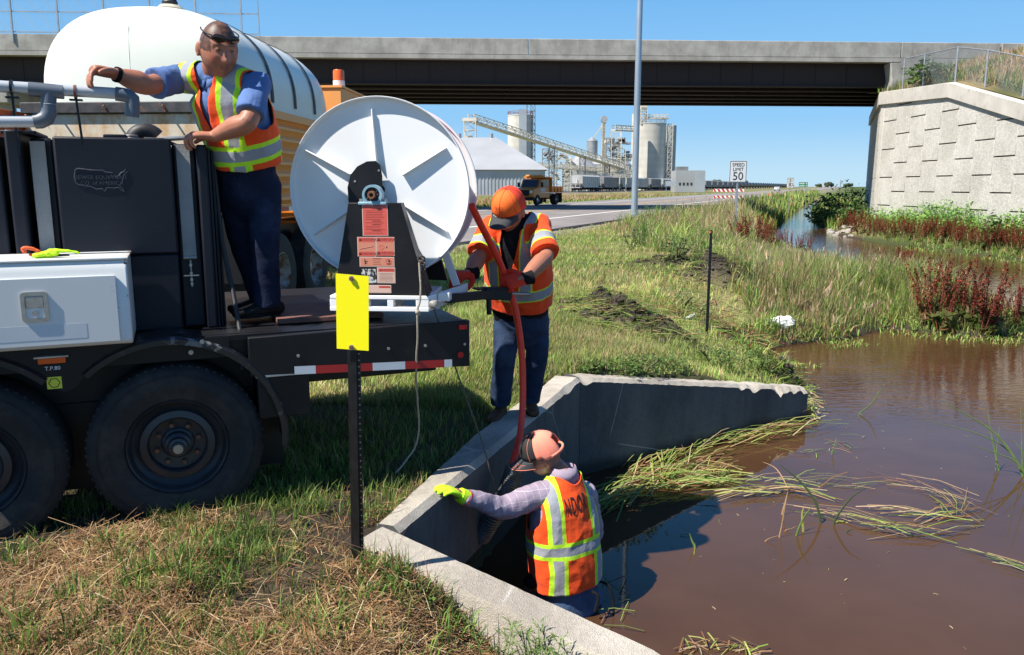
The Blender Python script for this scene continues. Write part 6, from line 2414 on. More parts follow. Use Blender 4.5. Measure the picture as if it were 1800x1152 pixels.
mb, MA = body_common(T, headA, armsA, legsA, handsA, hs=HSA, heavy=1.07, neckr=.072, arm_r=(.060, .053, .033))
finish_body(mb, MA, headA, T, ROOTA, A_, HSA, lambda H, C, i: face_paint(H, C, i, hair=(.040, .026, .020), hairk=.95, line=.058, beard=(.14, .06, .04)), voxel=.006)
# shirt
mb = MB()
torso_sweep(mb, T, .004, s0=1)
nb = T['P'][-1]
for (s, e) in ((shL, elL), (shR, elR)):
    d = e - s
    sweep(mb, [s - d * .05, s + d * .35, s + d * .80], [.078, .076, .082], None, n=20, round1=False)
add_cloth('shirt', mb, m_shirtb, A_, P[0], ROOTA, frA, .008, 2, .008, 8, 3)
# collar: two lapels round the neck
cN = nb + frA[2] * .045
for sg in (-1, 1):
    vs = []
    for k in range(9):
        a = radians(-100 + 185 * k / 8)
        dirv = frA[0] * (sg * cos(a)) + (-frA[1]) * (-sin(a)) * -1 * -1
        dirv = frA[0] * (sg * cos(a)) - frA[1] * sin(a)
        r0, r1 = .078, .098 + .012 * (k > 6)
        tipd = max(0, (k - 5)) * .010
        vs.append([cN + dirv * r0 * .98 + frA[2] * (.018 - .028 * (k / 8)), cN + dirv * r1 - frA[2] * (.022 + .018 * (k / 8) + tipd)])
    b = MB()
    vv = [q - ROOTA for pr in vs for q in pr]
    b.add(vv, [(2 * k, 2 * k + 1, 2 * k + 3, 2 * k + 2) for k in range(8)])
    o = b.build('collar', m_shirtb, A_, ang=60)
    so = o.modifiers.new('s', 'SOLIDIFY'); so.thickness = .004
# vest
mb = MB()
torso_sweep(mb, T, .030, top=False, s0=1)
sL2, sR2 = shL, shR
torso_sweep(mb, dict(T, rs=.060), .022, top=True, s0=3, s1=5)


def cutA(L):
    x, y, z = L.T
    top = .60
    vw = np.clip((z - .36) / .30, 0, 1) * .05
    f = np.where((y < .02) & (z > .36), vw - np.abs(x - .0), -1)
    neck = .108 - np.sqrt((x) ** 2 + (y) ** 2 * .8)
    f = np.maximum(f, np.where(z > .595, neck, -1))
    arm = np.abs(x) - (.205 + np.clip(.50 - z, 0, .2) * .35)
    f = np.maximum(f, np.where(z > .33, arm, -1))
    return f


m_vestA = hi_vis('hi_vis_vest_truck_worker', .255, xs=.138, hw=.056, gw=.030)
add_cloth('safety_vest', mb, m_vestA, A_, P[0], ROOTA, frA, .008, 2, .009, 7, 9, cut=cutA, thick=.004)
# jeans
mb = MB()
sweep(mb, [P[0] - frA[2] * .08, P[0], P[1] + frA[2] * .02], [(.165, .135), (.182, .15), (.185, .158)], frA[0], n=28, round1=False, ex=2.3)
for (h, k, a) in legsA:
    sweep(mb, [h, (h + k) / 2, k, (k + a) / 2, a - Vector((0, 0, .02))], [.108, .100, .085, .080, .078], None, n=22, round1=False)
add_cloth('jeans', mb, m_denim, A_, P[0], ROOTA, frA, .010, 3, .006, 7, 4)
shoe(A_, ROOTA, legsA[0][2], Vector((-.75, -.6, 0)), m_bootk, sole=1.032)
shoe(A_, ROOTA, legsA[1][2], Vector((-.6, -.3, 0)), m_bootk, sole=1.032)
# sunglasses pushed up on the forehead
cA = headA['c']
Rl = lambda x, y, z: cA + MA @ (Vector((x, y, z)) * HSA) - ROOTA
m_lens = paint('dark_brown_lens', (.022, .013, .010), .08)
sg_ = MB()
pts = [Rl(.080 * sin(radians(a)), .090 * cos(radians(a)) + .004, .070 + .010 * (1 - cos(radians(a))) ) for a in range(-115, 116, 10)]
gl = sg_.tube(pts, .0042, 8).build('sunglasses', m_rubber, A_)
for sx in (-1, 1):
    Rm = MA @ Matrix.Rotation(-sx * radians(24), 3, 'Z')
    MB().ball(Rl(sx * .034, .090, .066), (.033 * HSA, .008 * HSA, .0185 * HSA), 18, 12, Rm).build('lens', m_lens, gl)
# wrist watch band and vest clips
b = MB(); ring_cuff(b, wrR + (wrR - elR).normalized() * -.005 - ROOTA, wrR - elR, .040, .022); b.build('wristband', m_cuff, A_)

# ================================================================== worker standing on the headwall
dY = .15
ROOTB = Vector((at(905, 735, 6.2).x, 6.22, 0.0))
B_p = thing('person', 'person in orange cap and sleeved orange vest standing on the headwall holding the red hose', 'person', ROOTB)
P = [at(917, 562, 6.20), at(914, 530, 6.16), at(912, 485, 6.08), at(908, 428, 6.00), at(908, 398, 5.97)]
fB = Vector((-.36, -.93, 0)).normalized()
frB = torso_frame(P[0], P[-1], fB)
shL, shR = at(947, 398, 5.96), at(862, 402, 6.0)
T = dict(P=P, R=[(.205, .165), (.228, .195), (.236, .190), (.215, .150), (.095, .09)], lat=[frB[0]] * 3 + [(shL - shR).normalized()] * 2, sh=(shL, shR), fr=frB, rs=.07)
elL, wrL = at(960, 450, 5.72), at(923, 490, 5.42)
elR, wrR = at(842, 450, 5.82), at(826, 481, 5.62)
headB = dict(c=at(896, 372, 5.86), f=Vector((-.42, -.72, -.55)), u=Vector((-.15, -.55, .8)))
legsB = [(at(940, 562, 6.22), at(944, 625, 6.22), at(932, 697, 6.36)), (at(893, 562, 6.2), at(887, 625, 6.12), at(879, 702, 6.24))]
armsB = [(shL, elL, wrL), (shR, elR, wrR)]
HSB = 1.18
GL = (at(868, 502, 5.34) - wrL); GR = (at(798, 487, 5.50) - wrR)


def handsB(mb):
    for w, d in ((wrL, GL), (wrR, GR)):
        sweep(mb, [w - d.normalized() * .02, w + d.normalized() * .05], [.028, .03], None, n=12)


mb, M_B = body_common(T, headB, armsB, legsB, handsB, hs=HSB, heavy=1.05, neckr=.07, arm_r=(.066, .056, .040))
finish_body(mb, M_B, headB, T, ROOTB, B_p, HSB, lambda H, C, i: face_paint(H, C, i, hair=(.16, .14, .13), hairk=.6, line=.08))
mb = MB(); torso_sweep(mb, T, .002)
add_cloth('t_shirt', mb, m_tee, B_p, P[0], ROOTB, frB, .012, 3, .003, 8, 3)
mb = MB()
torso_sweep(mb, T, .024, top=True, s0=1)
for (s, e) in ((shL, elL), (shR, elR)):
    d = e - s
    sweep(mb, [s - d * .05, s + d * .4, s + d * .92], [.090, .092, .100], None, n=20, round1=False)


def cutB(L):
    x, y, z = L.T
    vw = np.clip((z - .38) / .32, 0, 1) * .068
    f = np.where((y < .02) & (z > .30), vw - np.abs(x), -1)
    neck = .112 - np.sqrt(x ** 2 + y ** 2 * .8)
    return np.maximum(f, np.where(z > .66, neck, -1))


m_vestB = hi_vis('hi_vis_vest_hose_worker', .300, xs=.125, hw=.046, gw=.036, lower=False, sleeve=True, orange=(.88, .075, .012))
add_cloth('safety_vest', mb, m_vestB, B_p, P[0], ROOTB, frB, .008, 2, .010, 7, 2, cut=cutB, arms=[(shL, elL, .13), (shR, elR, .13)])
mb = MB()
sweep(mb, [P[0] - frB[2] * .08, P[0], P[1] + frB[2] * .03], [(.19, .165), (.21, .18), (.215, .185)], frB[0], n=28, round1=False, ex=2.3)
for (h, k, a) in legsB:
    sweep(mb, [h, (h + k) / 2, k, (k + a) / 2, a + Vector((0, 0, -.03))], [.114, .102, .088, .084, .084], None, n=22, round1=False)
add_cloth('jeans', mb, m_denim2, B_p, P[0], ROOTB, frB, .010, 3, .007, 7, 7)
shoe(B_p, ROOTB, legsB[0][2], Vector((.15, -1, 0)), m_boot, sole=0.0, L=.3)
shoe(B_p, ROOTB, legsB[1][2], Vector((-.35, -1, 0)), m_boot, sole=-.03, L=.3)
for (w, d, pal, cur, th, tc) in ((wrL, GL, Vector((.05, .75, -.5)), [(40, 55, 35), (45, 60, 35), (50, 60, 35), (50, 60, 35)], -1, 30), (wrR, GR, Vector((.2, .6, -.8)), [(30, 30, 15), (32, 32, 15), (36, 34, 15), (40, 35, 15)], 1, 15)):
    mb = MB()
    hand(mb, w, d, pal, cur, 1.36, thumb=th, splay=5, tcurl=tc, fat=1.25)
    me = fuse(mb, .007, 1, 'glove'); wrinkle(me, .002, 22, 1)
    setco(me, getco(me) - np.array(ROOTB))
    gl = link_mesh('glove', me, m_gloveo, B_p)
    b = MB(); dn = d.normalized()
    sweep(b, [w - dn * .055 - ROOTB, w - dn * .01 - ROOTB, w + dn * .02 - ROOTB], [.049, .044, .042], None, n=18, round0=False, round1=False)
    b.build('cuff', m_cuff, gl)
m_capo = paint('orange_cap_front', (.90, .15, .015), .8, var=.05, vs=9, bump=.3, bs=300)
m_capr = paint('red_orange_cap_mesh', (.80, .055, .022), .85, var=.08, vs=9, bump=.6, bs=400)
m_billd = paint('charcoal_cap_bill', (.035, .037, .042), .8, var=.1, bump=.3, bs=300)
m_trimo = flat('orange_trim', (.80, .12, .03), .7)
hat, R = cap_obj(B_p, ROOTB, headB, M_B, HSB * 1.13, [m_capo, m_capr, m_billd, m_trimo])
for tx, sz, z in (('ROADS', .020, .092), ('DOT', .027, .068)):
    me = text_mesh(tx, sz, 0)
    for v in me.vertices:
        a = v.co.x / .11; zz = z + v.co.y
        t_ = math.asin(min(.99, max(0, (zz - .040) / .108)) ** (1 / .92))
        b_ = 1.0 + .05 * cos(t_)
        v.co = R(-.092 * sin(a) * -1 * cos(t_) ** .8 * b_ * -1, .1145 * cos(a) * cos(t_) ** .8 * b_ - .003, zz)
    link_mesh('lettering', me, m_ink, hat)

# ================================================================== worker in the water
ROOTC = Vector((at(1000, 1050, 5.0).x, 5.0, -1.95))
C_p = thing('person', 'person in coral cap, mauve shirt and orange vest wading waist deep beside the headwall', 'person', ROOTC)
P = [at(1000, 1062, 5.02), at(996, 1020, 5.02), at(990, 950, 5.02), at(988, 885, 5.03), at(992, 845, 5.05)]
fC = Vector((-.42, .90, 0)).normalized()
frC = torso_frame(P[0], P[-1], fC)
shL, shR = at(956, 868, 4.97), at(1028, 868, 5.18)
T = dict(P=P, R=[(.195, .16), (.215, .175), (.220, .170), (.205, .135), (.10, .085)], lat=[frC[0]] * 3 + [(shL - shR).normalized()] * 2, sh=(shL, shR), fr=frC, rs=.064)
elL, wrL = at(884, 893, 4.84), at(812, 872, 4.66)
elR, wrR = at(1042, 940, 5.42), at(1000, 960, 5.62)
headC = dict(c=at(957, 803, 5.10), f=Vector((-.92, .10, -.38)), u=Vector((-.34, -.12, .92)))
kz = Vector((0, 0, -.52))
h1_, h2_ = at(968, 1062, 4.98), at(1030, 1058, 5.1)
legsC = [(h1_, Vector((h1_.x - .02, h1_.y + .05, -1.48)), Vector((h1_.x, h1_.y, -1.86))), (h2_, Vector((h2_.x, h2_.y + .05, -1.48)), Vector((h2_.x, h2_.y, -1.86)))]
armsC = [(shL, elL, wrL), (shR, elR, wrR)]
HSC = 1.12
GL = (at(775, 852, 4.58) - wrL)


def handsC(mb):
    sweep(mb, [wrL, wrL + GL.normalized() * .05], [.028, .03], None, n=12)
    hand(mb, wrR, Vector((-.5, .5, -.3)), Vector((0, .2, -1)), (30, 35, 20), 1.0, thumb=1)


mb, M_C = body_common(T, headC, armsC, legsC, handsC, hs=HSC, heavy=1.03, neckr=.066, arm_r=(.055, .045, .030))
finish_body(mb, M_C, headC, T, ROOTC, C_p, HSC, lambda H, C, i: face_paint(H, C, i, hair=(.12, .09, .07), hairk=.55, line=.08, beard=(.62, .48, .42)))
mb = MB(); torso_sweep(mb, T, .006, s0=1)
for (s, e, w) in armsC:
    d = w - e
    sweep(mb, [s, (s + e) / 2, e, (e + w) / 2, w - d * .04], [.083, .080, .072, .060, .050], None, n=20, round1=False)
nb = P[-1]
add_cloth('shirt', mb, m_shirtp, C_p, P[0], ROOTC, frC, .008, 1, .011, 9, 5)
b = MB()
rings = []
for k in range(25):
    a = 2 * pi * k / 24
    dv = frC[0] * cos(a) + frC[1] * sin(a)
    rings.append([nb + frC[2] * .10 + dv * .080 - ROOTC, nb + frC[2] * .02 + dv * .104 - ROOTC])
b.add([q for r in rings for q in r], [(2 * k, 2 * k + 1, 2 * k + 3, 2 * k + 2) for k in range(24)])
o = b.build('collar', m_shirtp, C_p, ang=60); so = o.modifiers.new('s', 'SOLIDIFY'); so.thickness = .005
mb = MB()
torso_sweep(mb, T, .030, top=False, s0=1)
torso_sweep(mb, dict(T, rs=.062), .022, top=True, s0=3, s1=5)


def cutC(L):
    x, y, z = L.T
    vw = np.clip((z - .50) / .30, 0, 1) * .08
    f = np.where((y < -.02) & (z > .50), vw - np.abs(x), -1)
    neck = .115 - np.sqrt(x ** 2 + (y + .01) ** 2 * .8)
    f = np.maximum(f, np.where(z > .80, neck, -1))
    arm = np.abs(x) - (.228 + np.clip(.72 - z, 0, .25) * .4)
    return np.maximum(f, np.where(z > .52, arm, -1))


m_vestC = hi_vis('hi_vis_vest_wading_worker', .47, xs=.158, hw=.056, gw=.030)
vc = add_cloth('safety_vest', mb, m_vestC, C_p, P[0], ROOTC, frC, .008, 2, .008, 7, 5, cut=cutC, thick=.004)
# NDOR on the back, laid onto the cloth
bvh = BVHTree.FromPolygons([v.co.copy() for v in vc.data.vertices], [tuple(p.vertices) for p in vc.data.polygons])
me = text_mesh('NDOR', .155, 0, space=1.16, bold=.0)
bm = bmesh.new(); bm.from_mesh(me); bmesh.ops.triangulate(bm, faces=bm.faces)
bmesh.ops.subdivide_edges(bm, edges=bm.edges, cuts=2, use_grid_fill=True); bm.to_mesh(me); bm.free()
M3 = np.array([list(a) for a in frC])
for v in me.vertices:
    lx = -v.co.x * .36 + .006; lz = .755 + v.co.y * 1.0 + v.co.x * .02
    # local point far behind the back; reading direction runs towards the person's right when seen from behind
    p = Vector(P[0]) + frC[0] * (lx) + frC[2] * lz + frC[1] * .5 - ROOTC
    hit = bvh.ray_cast(p, -frC[1], 1.0)
    v.co = (hit[0] + frC[1] * .004) if hit[0] is not None else p - frC[1] * .33
nd = link_mesh('vest_lettering', me, flat('vest_print_black', (.012, .012, .012), .8), vc)
so = nd.modifiers.new('s', 'SOLIDIFY'); so.thickness = .001
mb = MB()
sweep(mb, [P[0] - frC[2] * .08, P[0], P[1] + frC[2] * .03], [(.18, .16), (.20, .175), (.205, .18)], frC[0], n=28, round1=False, ex=2.3)
for (h, k, a) in legsC:
    sweep(mb, [h, (h + k) / 2, k, a], [.118, .11, .09, .085], None, n=22)
add_cloth('jeans', mb, cloth('faded_blue_denim', (.055, .10, .20), .25, .2, c2=(.09, .15, .27)), C_p, P[0], ROOTC, frC, .011, 3, .006, 7, 2)
# gloved left hand flat on the wall
mb = MB()
hand(mb, wrL, GL, Vector((0, .1, -1)), [(12, 20, 15), (14, 22, 15), (16, 22, 15), (18, 24, 15)], 1.15, thumb=-1, splay=7, fat=1.25)
me = fuse(mb, .007, 1, 'glove'); wrinkle(me, .002, 22, 4); setco(me, getco(me) - np.array(ROOTC))
gl = link_mesh('glove', me, m_glovey, C_p)
b = MB(); dn = GL.normalized(); sweep(b, [wrL - dn * .035 - ROOTC, wrL + dn * .02 - ROOTC], [.052, .045], None, n=18, round0=False, round1=False); b.build('cuff', m_glovey, gl)
b = MB(); ring_cuff(b, wrL - dn * .035 - ROOTC, dn, .053, .010); b.build('cuff_trim', m_gloveo, gl)
m_coral = paint('coral_cap_mesh', (1.0, .30, .20), .85, var=.05, vs=9, bump=.8, bs=420)
hat, R = cap_obj(C_p, ROOTC, headC, M_C, HSC * 1.17, [paint('black_cap_front', (.022, .020, .020), .8, bump=.3, bs=300), m_coral, m_billd, m_coral], back_open=True)
# wader straps and loop hanging into the water
q0 = at(1052, 1022, 4.98); q1 = at(1070, 1030, 4.95); q2 = at(1078, 1060, 4.93); q3 = at(1078, 1100, 4.90)
MB().tube([v - ROOTC for v in catmull([q0, q1, q2, q3], 5)], .008, 6).build('wader_strap', m_cuff, C_p)
MB().tube([v - ROOTC for v in catmull([at(1040, 1040, 4.86), at(1052, 1050, 4.84), at(1046, 1075, 4.84)], 5)], .012, 6).build('wader_strap', m_cuff, C_p)
MB().ball(at(938, 1022, 4.93) - ROOTC, (.07, .05, .05), 14, 9).build('tool_pouch', m_cuff, C_p)
mb = MB(); sweep(mb, [P[0] + frC[2] * .0, P[0] + frC[2] * .045], [(.212, .19), (.212, .19)], frC[0], n=32, round0=False, round1=False, ex=2.3)
mb.v = [tuple(Vector(v) - ROOTC) for v in mb.v]
# ------------------------------------------------------------------ red hose, ropes, posts, litter
hz_ = thing('jetter_hose', 'red jetter hose running from the reel past the standing worker down into the culvert', 'hose', at(833, 375, 5.05))
hp_ = [at(829, 362, 5.06), at(845, 395, 5.2), at(868, 440, 5.38), at(886, 480, 5.46), at(898, 515, 5.5), at(908, 555, 5.52), at(916, 610, 5.52), at(919, 670, 5.5), at(918, 725, 5.45), at(913, 770, 5.38), at(904, 805, 5.30), at(896, 830, 5.26), at(890, 850, 5.22)]
HO = hz_.location
hp_ = [p - HO for p in catmull(hp_, 6)]
MB().tube(hp_, .0235, 14).build('hose_body', m_hosered, hz_, ang=70)
# coil guard
g0, g1, g2, g3 = at(905, 823, 5.26), at(893, 860, 5.18), at(868, 905, 5.12), at(845, 945, 5.16)
gp = catmull([g0, g1, g2, g3], 40)
m_spring = paint('worn_spring_steel', (.13, .13, .125), .5, .4, var=.3, vs=20)
pts = []
ph = 0
for i, p in enumerate(gp):
    d = (gp[min(i + 1, len(gp) - 1)] - gp[max(i - 1, 0)]).normalized()
    x, y, _ = frame_of(d)
    for k in range(3):
        a = ph + k * 2 * pi / 10
        q = p + (gp[min(i + 1, len(gp) - 1)] - p) * (k / 3)
        pts.append(q + x * (.060 * cos(a)) + y * (.060 * sin(a)) - HO)
    ph += 3 * 2 * pi / 10
MB().tube(pts, .0085, 6).build('coil_guard', m_spring, hz_, ang=70)
MB().tube([p - HO for p in gp], .040, 14).build('guard_sleeve', m_rubber, hz_)
b = MB(); b.tube([at(905, 822, 5.2) - HO, at(897, 832, 5.15) - HO, at(894, 842, 5.14) - HO], .004, 5); b.build('tie_wire', m_steel, hz_)


def rope(name, label, pts, r, mat, knot=None):
    o = at(*pts[0])
    t = thing(name, label, 'rope', o)
    P_ = catmull([at(*p) for p in pts], 6)
    P_ = [p - o + Vector((noise.noise(p * 9) * .006, 0, 0)) for p in P_]
    MB().tube(P_, r, 7).build('strand', mat, t)
    if knot:
        q = at(*knot) - o; MB().ball(q, r * 2.3, 10, 8).build('knot', mat, t); MB().ball(q + Vector((.006, 0, -.010)), r * 1.9, 8, 6).build('knot', mat, t)
    return t


m_rope = cloth('dirty_cotton_rope', (.34, .30, .24), .25, .3, vs=60)
m_roped = cloth('oily_rope', (.12, .10, .085), .3, .3, vs=60)
rope('pull_rope', 'pale knotted rope hanging from the reel stand down to the grass', [(737, 462, 4.72), (740, 500, 4.70), (738, 530, 4.70), (733, 550, 4.69), (734, 600, 4.72), (731, 660, 4.8), (735, 720, 4.95), (736, 760, 5.05), (728, 790, 5.05), (710, 815, 4.98), (695, 832, 4.92)], .0065, m_rope, (734, 549, 4.69))
rope('guide_rope', 'thin dark rope running slanted from the reel base to the culvert opening', [(736, 450, 4.8), (745, 480, 4.8), (758, 530, 4.8), (790, 620, 4.95), (822, 705, 5.05), (848, 780, 5.1), (860, 820, 5.1), (868, 850, 5.1)], .005, m_roped)
b = thing('rope_tangle', 'dark tangle of rope tied at the upper right of the reel stand', 'rope', at(742, 465, 4.75))
P_ = []
for k in range(60):
    a = k * .7; P_.append(Vector((.018 * cos(a) + .004 * noise.noise(Vector((k, 0, 0))), -.01 + .008 * sin(a * 1.7), .045 * (k / 60 - .5) * 2 + .012 * sin(a))))
MB().tube(P_, .0045, 5).build('strand', m_roped, b)

# marker post with yellow plate
q = at(627, 1003, 3.6)
mpx, mpy = q.x, 3.6
mp = thing('marker_post', 'black steel channel post with blank bright yellow plate at the corner of the headwall', 'marker post', (mpx, mpy, 0))
m_post = paint('black_post_enamel', (.010, .010, .011), .35, var=.3, vs=20, dirt=(.16, .12, .09), dirt_s=30, dirt_lo=.66, dirt_hi=.78)
tp = at(619, 486, 3.6) - Vector((mpx, mpy, 0)); bt = Vector((0, 0, -.25))
d = (tp - bt)
# hat-section channel
prof = [(-.030, .012), (-.014, .012), (-.011, -.008), (.011, -.008), (.014, .012), (.030, .012), (.030, .009), (.016, .009), (.0135, -.0115), (-.0135, -.0115), (-.016, .009), (-.030, .009)]
MB().loft([[bt + Vector((a, c, 0)) for a, c in prof], [tp + Vector((a, c, 0)) for a, c in prof]]).build('channel', m_post, mp, .0008, seg=1)
hm = flat('hole_light', (.42, .36, .28), .9)
for k in range(44):
    z = .02 + k * .0305
    c = bt + d * ((z + .25) / d.z)
    MB().cyl(c + Vector((.0225, .0080, 0)), c + Vector((.0225, .0092, 0)), .0042, n=8).build('punched_hole', hm, mp)
m_yel = Mat('fluorescent_yellow_sheeting'); m_yel.base((1.0, .90, .0), .45); m_yel.b.inputs['Coat Weight'].default_value = .1; m_yel = m_yel.m
c00 = at(590, 481, 3.565); c11 = at(648, 617, 3.565); c10 = at(648, 486, 3.565); c01 = at(592, 613, 3.565)
off = Vector((mpx, mpy, 0))
pl_ = MB().hexa([c01 - off, c11 - off, c11 - off + Vector((0, .003, 0)), c01 - off + Vector((0, .003, 0))], [c00 - off, c10 - off, c10 - off + Vector((0, .003, 0)), c00 - off + Vector((0, .003, 0))]).build('yellow_plate', m_yel, mp)
for px, py in ((618, 490), (618, 611)):
    q = at(px, py, 3.56) - off
    MB().cyl(q, q + Vector((0, -.010, 0)), .0085, n=8).build('bolt', m_rust, pl_)
    MB().cyl(q, q + Vector((0, -.004, 0)), .0125, n=14).build('washer', m_steel, pl_)

# studded steel post
q = at(1243, 572, 12.3)
tp_ = thing('steel_fence_post', 'black studded steel post standing in the cut grass right of the workers', 'post', (q.x, 12.3, h1(q.x, 12.3)))
zt = at(1247, 405, 12.3).z - tp_.location.z
b = MB(); b.box(-.022, .022, -.004, .004, -.2, zt); b.box(-.004, .004, 0, .035, -.2, zt)
b.build('post_bar', m_post, tp_)
for k in range(26): MB().box(-.010, .010, -.014, -.004, .1 + k * .055, .118 + k * .055).build('stud', m_post, tp_)
MB().box(-.03, .0, -.01, .01, zt - .04, zt - .015).build('orange_tip', m_trimo, tp_)

# gloves lying on the toolbox
go = tw(-2.13, -.01, 1.466)
gv = thing('work_gloves', 'crumpled lime and orange work gloves lying on top of the white toolbox', 'gloves', go)
mb = MB()
def gpt(px, py, dz=0, yl=0.02):
    q = onplane(px, py, yl); return tw(q.x, yl, q.z + dz) - go
sweep(mb, [gpt(62, 449), gpt(85, 447, .004), gpt(100, 446)], [(.030, .012), (.028, .014), (.026, .010)], Vector((0, 1, .1)), n=14)
sweep(mb, [gpt(88, 442, .004), gpt(112, 441), gpt(130, 443), gpt(139, 445)], [(.018, .009), (.014, .007), (.009, .005), (.006, .004)], Vector((0, 1, .2)), n=12)
sweep(mb, [gpt(60, 451), gpt(75, 455), gpt(92, 454)], [(.012, .010), (.011, .009), (.009, .008)], None, n=12)
me = fuse(mb, .005, 1, 'glove'); wrinkle(me, .003, 30, 2)
link_mesh('glove', me, m_glovey, gv)
mb = MB()
sweep(mb, [gpt(44, 444), gpt(40, 440, .006), gpt(50, 438, .006), gpt(64, 441, .003), gpt(74, 447)], [(.012, .007), (.012, .008), (.012, .008), (.012, .008), (.010, .006)], Vector((0, 1, .1)), n=12)
sweep(mb, [gpt(52, 448), gpt(68, 452), gpt(90, 452, .004), gpt(98, 447, .01)], [.006, .007, .006, .005], None, n=10)
me = fuse(mb, .005, 1, 'glove'); wrinkle(me, .003, 30, 6)
link_mesh('glove_cuff', me, m_trimo, gv)
mb = MB(); sweep(mb, [gpt(96, 450, .0), gpt(112, 449), gpt(122, 449)], [(.012, .006), (.010, .005), (.007, .004)], None, n=10)
me = fuse(mb, .005, 1, 'patch'); link_mesh('palm_patch', me, m_cuff, gv)

# crumpled white bag and clear bottle in the grass
q = at(1375, 546, 14.6); zg = h1(q.x, q.y)
bgm = Mat('white_plastic_bag'); bgm.base((.80, .80, .78), .35); bgm.bump(bgm.noise(9, 5), .6, .03); bgm = bgm.m
bag = thing('plastic_bag', 'crumpled white plastic bag lying in the grass near the water', 'bag', (q.x, q.y, zg + .12))
bm = bmesh.new(); bmesh.ops.create_icosphere(bm, subdivisions=4, radius=1)
for v in bm.verts:
    n_ = noise.noise(v.co * 1.9) * .35 + abs(noise.noise(v.co * 5)) * .22
    v.co = Vector((v.co.x * .24, v.co.y * .16, v.co.z * .115)) * (1 + n_)
me = bpy.data.meshes.new('bag'); bm.to_mesh(me); bm.free()
link_mesh('bag_film', me, bgm, bag)
for f in me.polygons: f.use_smooth = False
q = at(1212, 558, 13.3); zg = h1(q.x, q.y)
bot = thing('crushed_bottle', 'small crushed clear bottle in the dug up dirt beside the studded post', 'bottle', (q.x, q.y, zg + .06), .5)
bt_m = Mat('cloudy_plastic'); bt_m.base((.62, .64, .62), .2); bt_m = bt_m.m
MB().lathe([(.0, -.11), (.035, -.105), (.038, -.04), (.030, .0), (.038, .05), (.015, .09), (.015, .12), (0, .12)], (0, 0, 0), (1, .2, .3), 16).build('bottle_shell', bt_m, bot)
MB().lathe([(.017, .115), (.017, .135), (0, .135)], (0, 0, 0), (1, .2, .3), 12).build('bottle_cap', m_wht, bot)
# ------------------------------------------------------------------ vegetation
def leafmat(name, trans=.35, rough=.6, gain=1.0):
    m = Mat(name)
    a_ = m.attr('Col').outputs['Color']
    n1 = m.noise(2.5, 3)
    c = m.scale(a_, (n1 * .5 + .75) * gain)
    d = m.b
    m.base(c, rough, spec=.25)
    t = m.nt.nodes.new('ShaderNodeBsdfTranslucent')
    m.nt.links.new(c, t.inputs[0])
    mx = m.nt.nodes.new('ShaderNodeMixShader')
    mx.inputs[0].default_value = trans
    m.nt.links.new(d.outputs[0], mx.inputs[1]); m.nt.links.new(t.outputs[0], mx.inputs[2])
    m.nt.links.new(mx.outputs[0], m.out.inputs[0])
    return m.m


m_grass = leafmat('grass_blades')
m_straw = leafmat('dry_straw', .15, .7)
m_leaf = leafmat('weed_leaves')
m_dock = leafmat('dock_seed', .15, .8)


def blades(P, h, w, az, lean, C, tipc=None, droop=0.0, flat_=None):
    """P (N,3) roots; bends towards az by lean (m); returns V, quads, tris, colours"""
    N = len(P)
    d = np.stack([np.cos(az), np.sin(az), np.zeros(N)], 1)
    s = np.stack([-np.sin(az + rng.uniform(-.9, .9, N)), np.cos(az + rng.uniform(-.9, .9, N)), np.zeros(N)], 1)
    up = np.array([0, 0, 1.0])
    mid = P + d * (lean * .32)[:, None] + up * (h * .58)[:, None]
    tip = P + d * lean[:, None] + up * (h * (1 - droop))[:, None]
    w = w[:, None]
    V = np.stack([P - s * w * .5, P + s * w * .5, mid + s * w * .42, mid - s * w * .42, tip], 1).reshape(-1, 3)
    k = np.arange(N) * 5
    Q = np.stack([k, k + 1, k + 2, k + 3], 1)
    T3 = np.stack([k + 3, k + 2, k + 4], 1)
    tc = C if tipc is None else tipc
    CC = np.stack([C * .8, C * .8, C, C, tc], 1).reshape(-1, 3)
    return V, Q, T3, CC


def litter(P, L, w, az, tilt, C):
    N = len(P)
    d = np.stack([np.cos(az) * np.cos(tilt), np.sin(az) * np.cos(tilt), np.sin(tilt)], 1) * (L * .5)[:, None]
    s = np.stack([-np.sin(az), np.cos(az), rng.uniform(-.5, .5, N)], 1) * (w * .5)[:, None]
    P = P + np.stack([np.zeros(N), np.zeros(N), np.abs(d[:, 2]) + .004], 1)
    bend = np.stack([np.zeros(N), np.zeros(N), L * .06], 1)
    V = np.stack([P - d - s, P - d + s, P + bend + s, P + bend - s, P + d + s, P + d - s], 1).reshape(-1, 3)
    k = np.arange(N) * 6
    Q = np.concatenate([np.stack([k, k + 1, k + 2, k + 3], 1), np.stack([k + 3, k + 2, k + 4, k + 5], 1)])
    return V, Q, None, np.repeat(C, 6, axis=0)


def put(name, parts, mat, kind='stuff', label=None, parent=None, loc=None):
    Vs, Qs, Ts, Cs = [], [], [], []
    n = 0
    for V, Q, T3, C in parts:
        Vs.append(V); Cs.append(C)
        if Q is not None: Qs.append(Q + n)
        if T3 is not None: Ts.append(T3 + n)
        n += len(V)
    V = np.concatenate(Vs)
    if loc is not None: V = V - np.array(loc)
    me = arrmesh(name, V, np.concatenate(Qs) if Qs else None, np.concatenate(Ts) if Ts else None, np.concatenate(Cs))
    o = link_mesh(name, me, mat, parent)
    if kind: o['kind'] = kind
    if label: o['label'] = label
    return o


def infrustum(X, Y, Z, m=1.12):
    zc = Y * cos(PITCH) - (Z - CAMH) * sin(PITCH)
    u = np.abs(X) / np.maximum(zc, .01) * FPX
    yy = -(Y * sin(PITCH) + (Z - CAMH) * cos(PITCH)) / np.maximum(zc, .01) * FPX
    return (zc > .5) & (u < 900 * m) & (yy < 576 * m + 40)


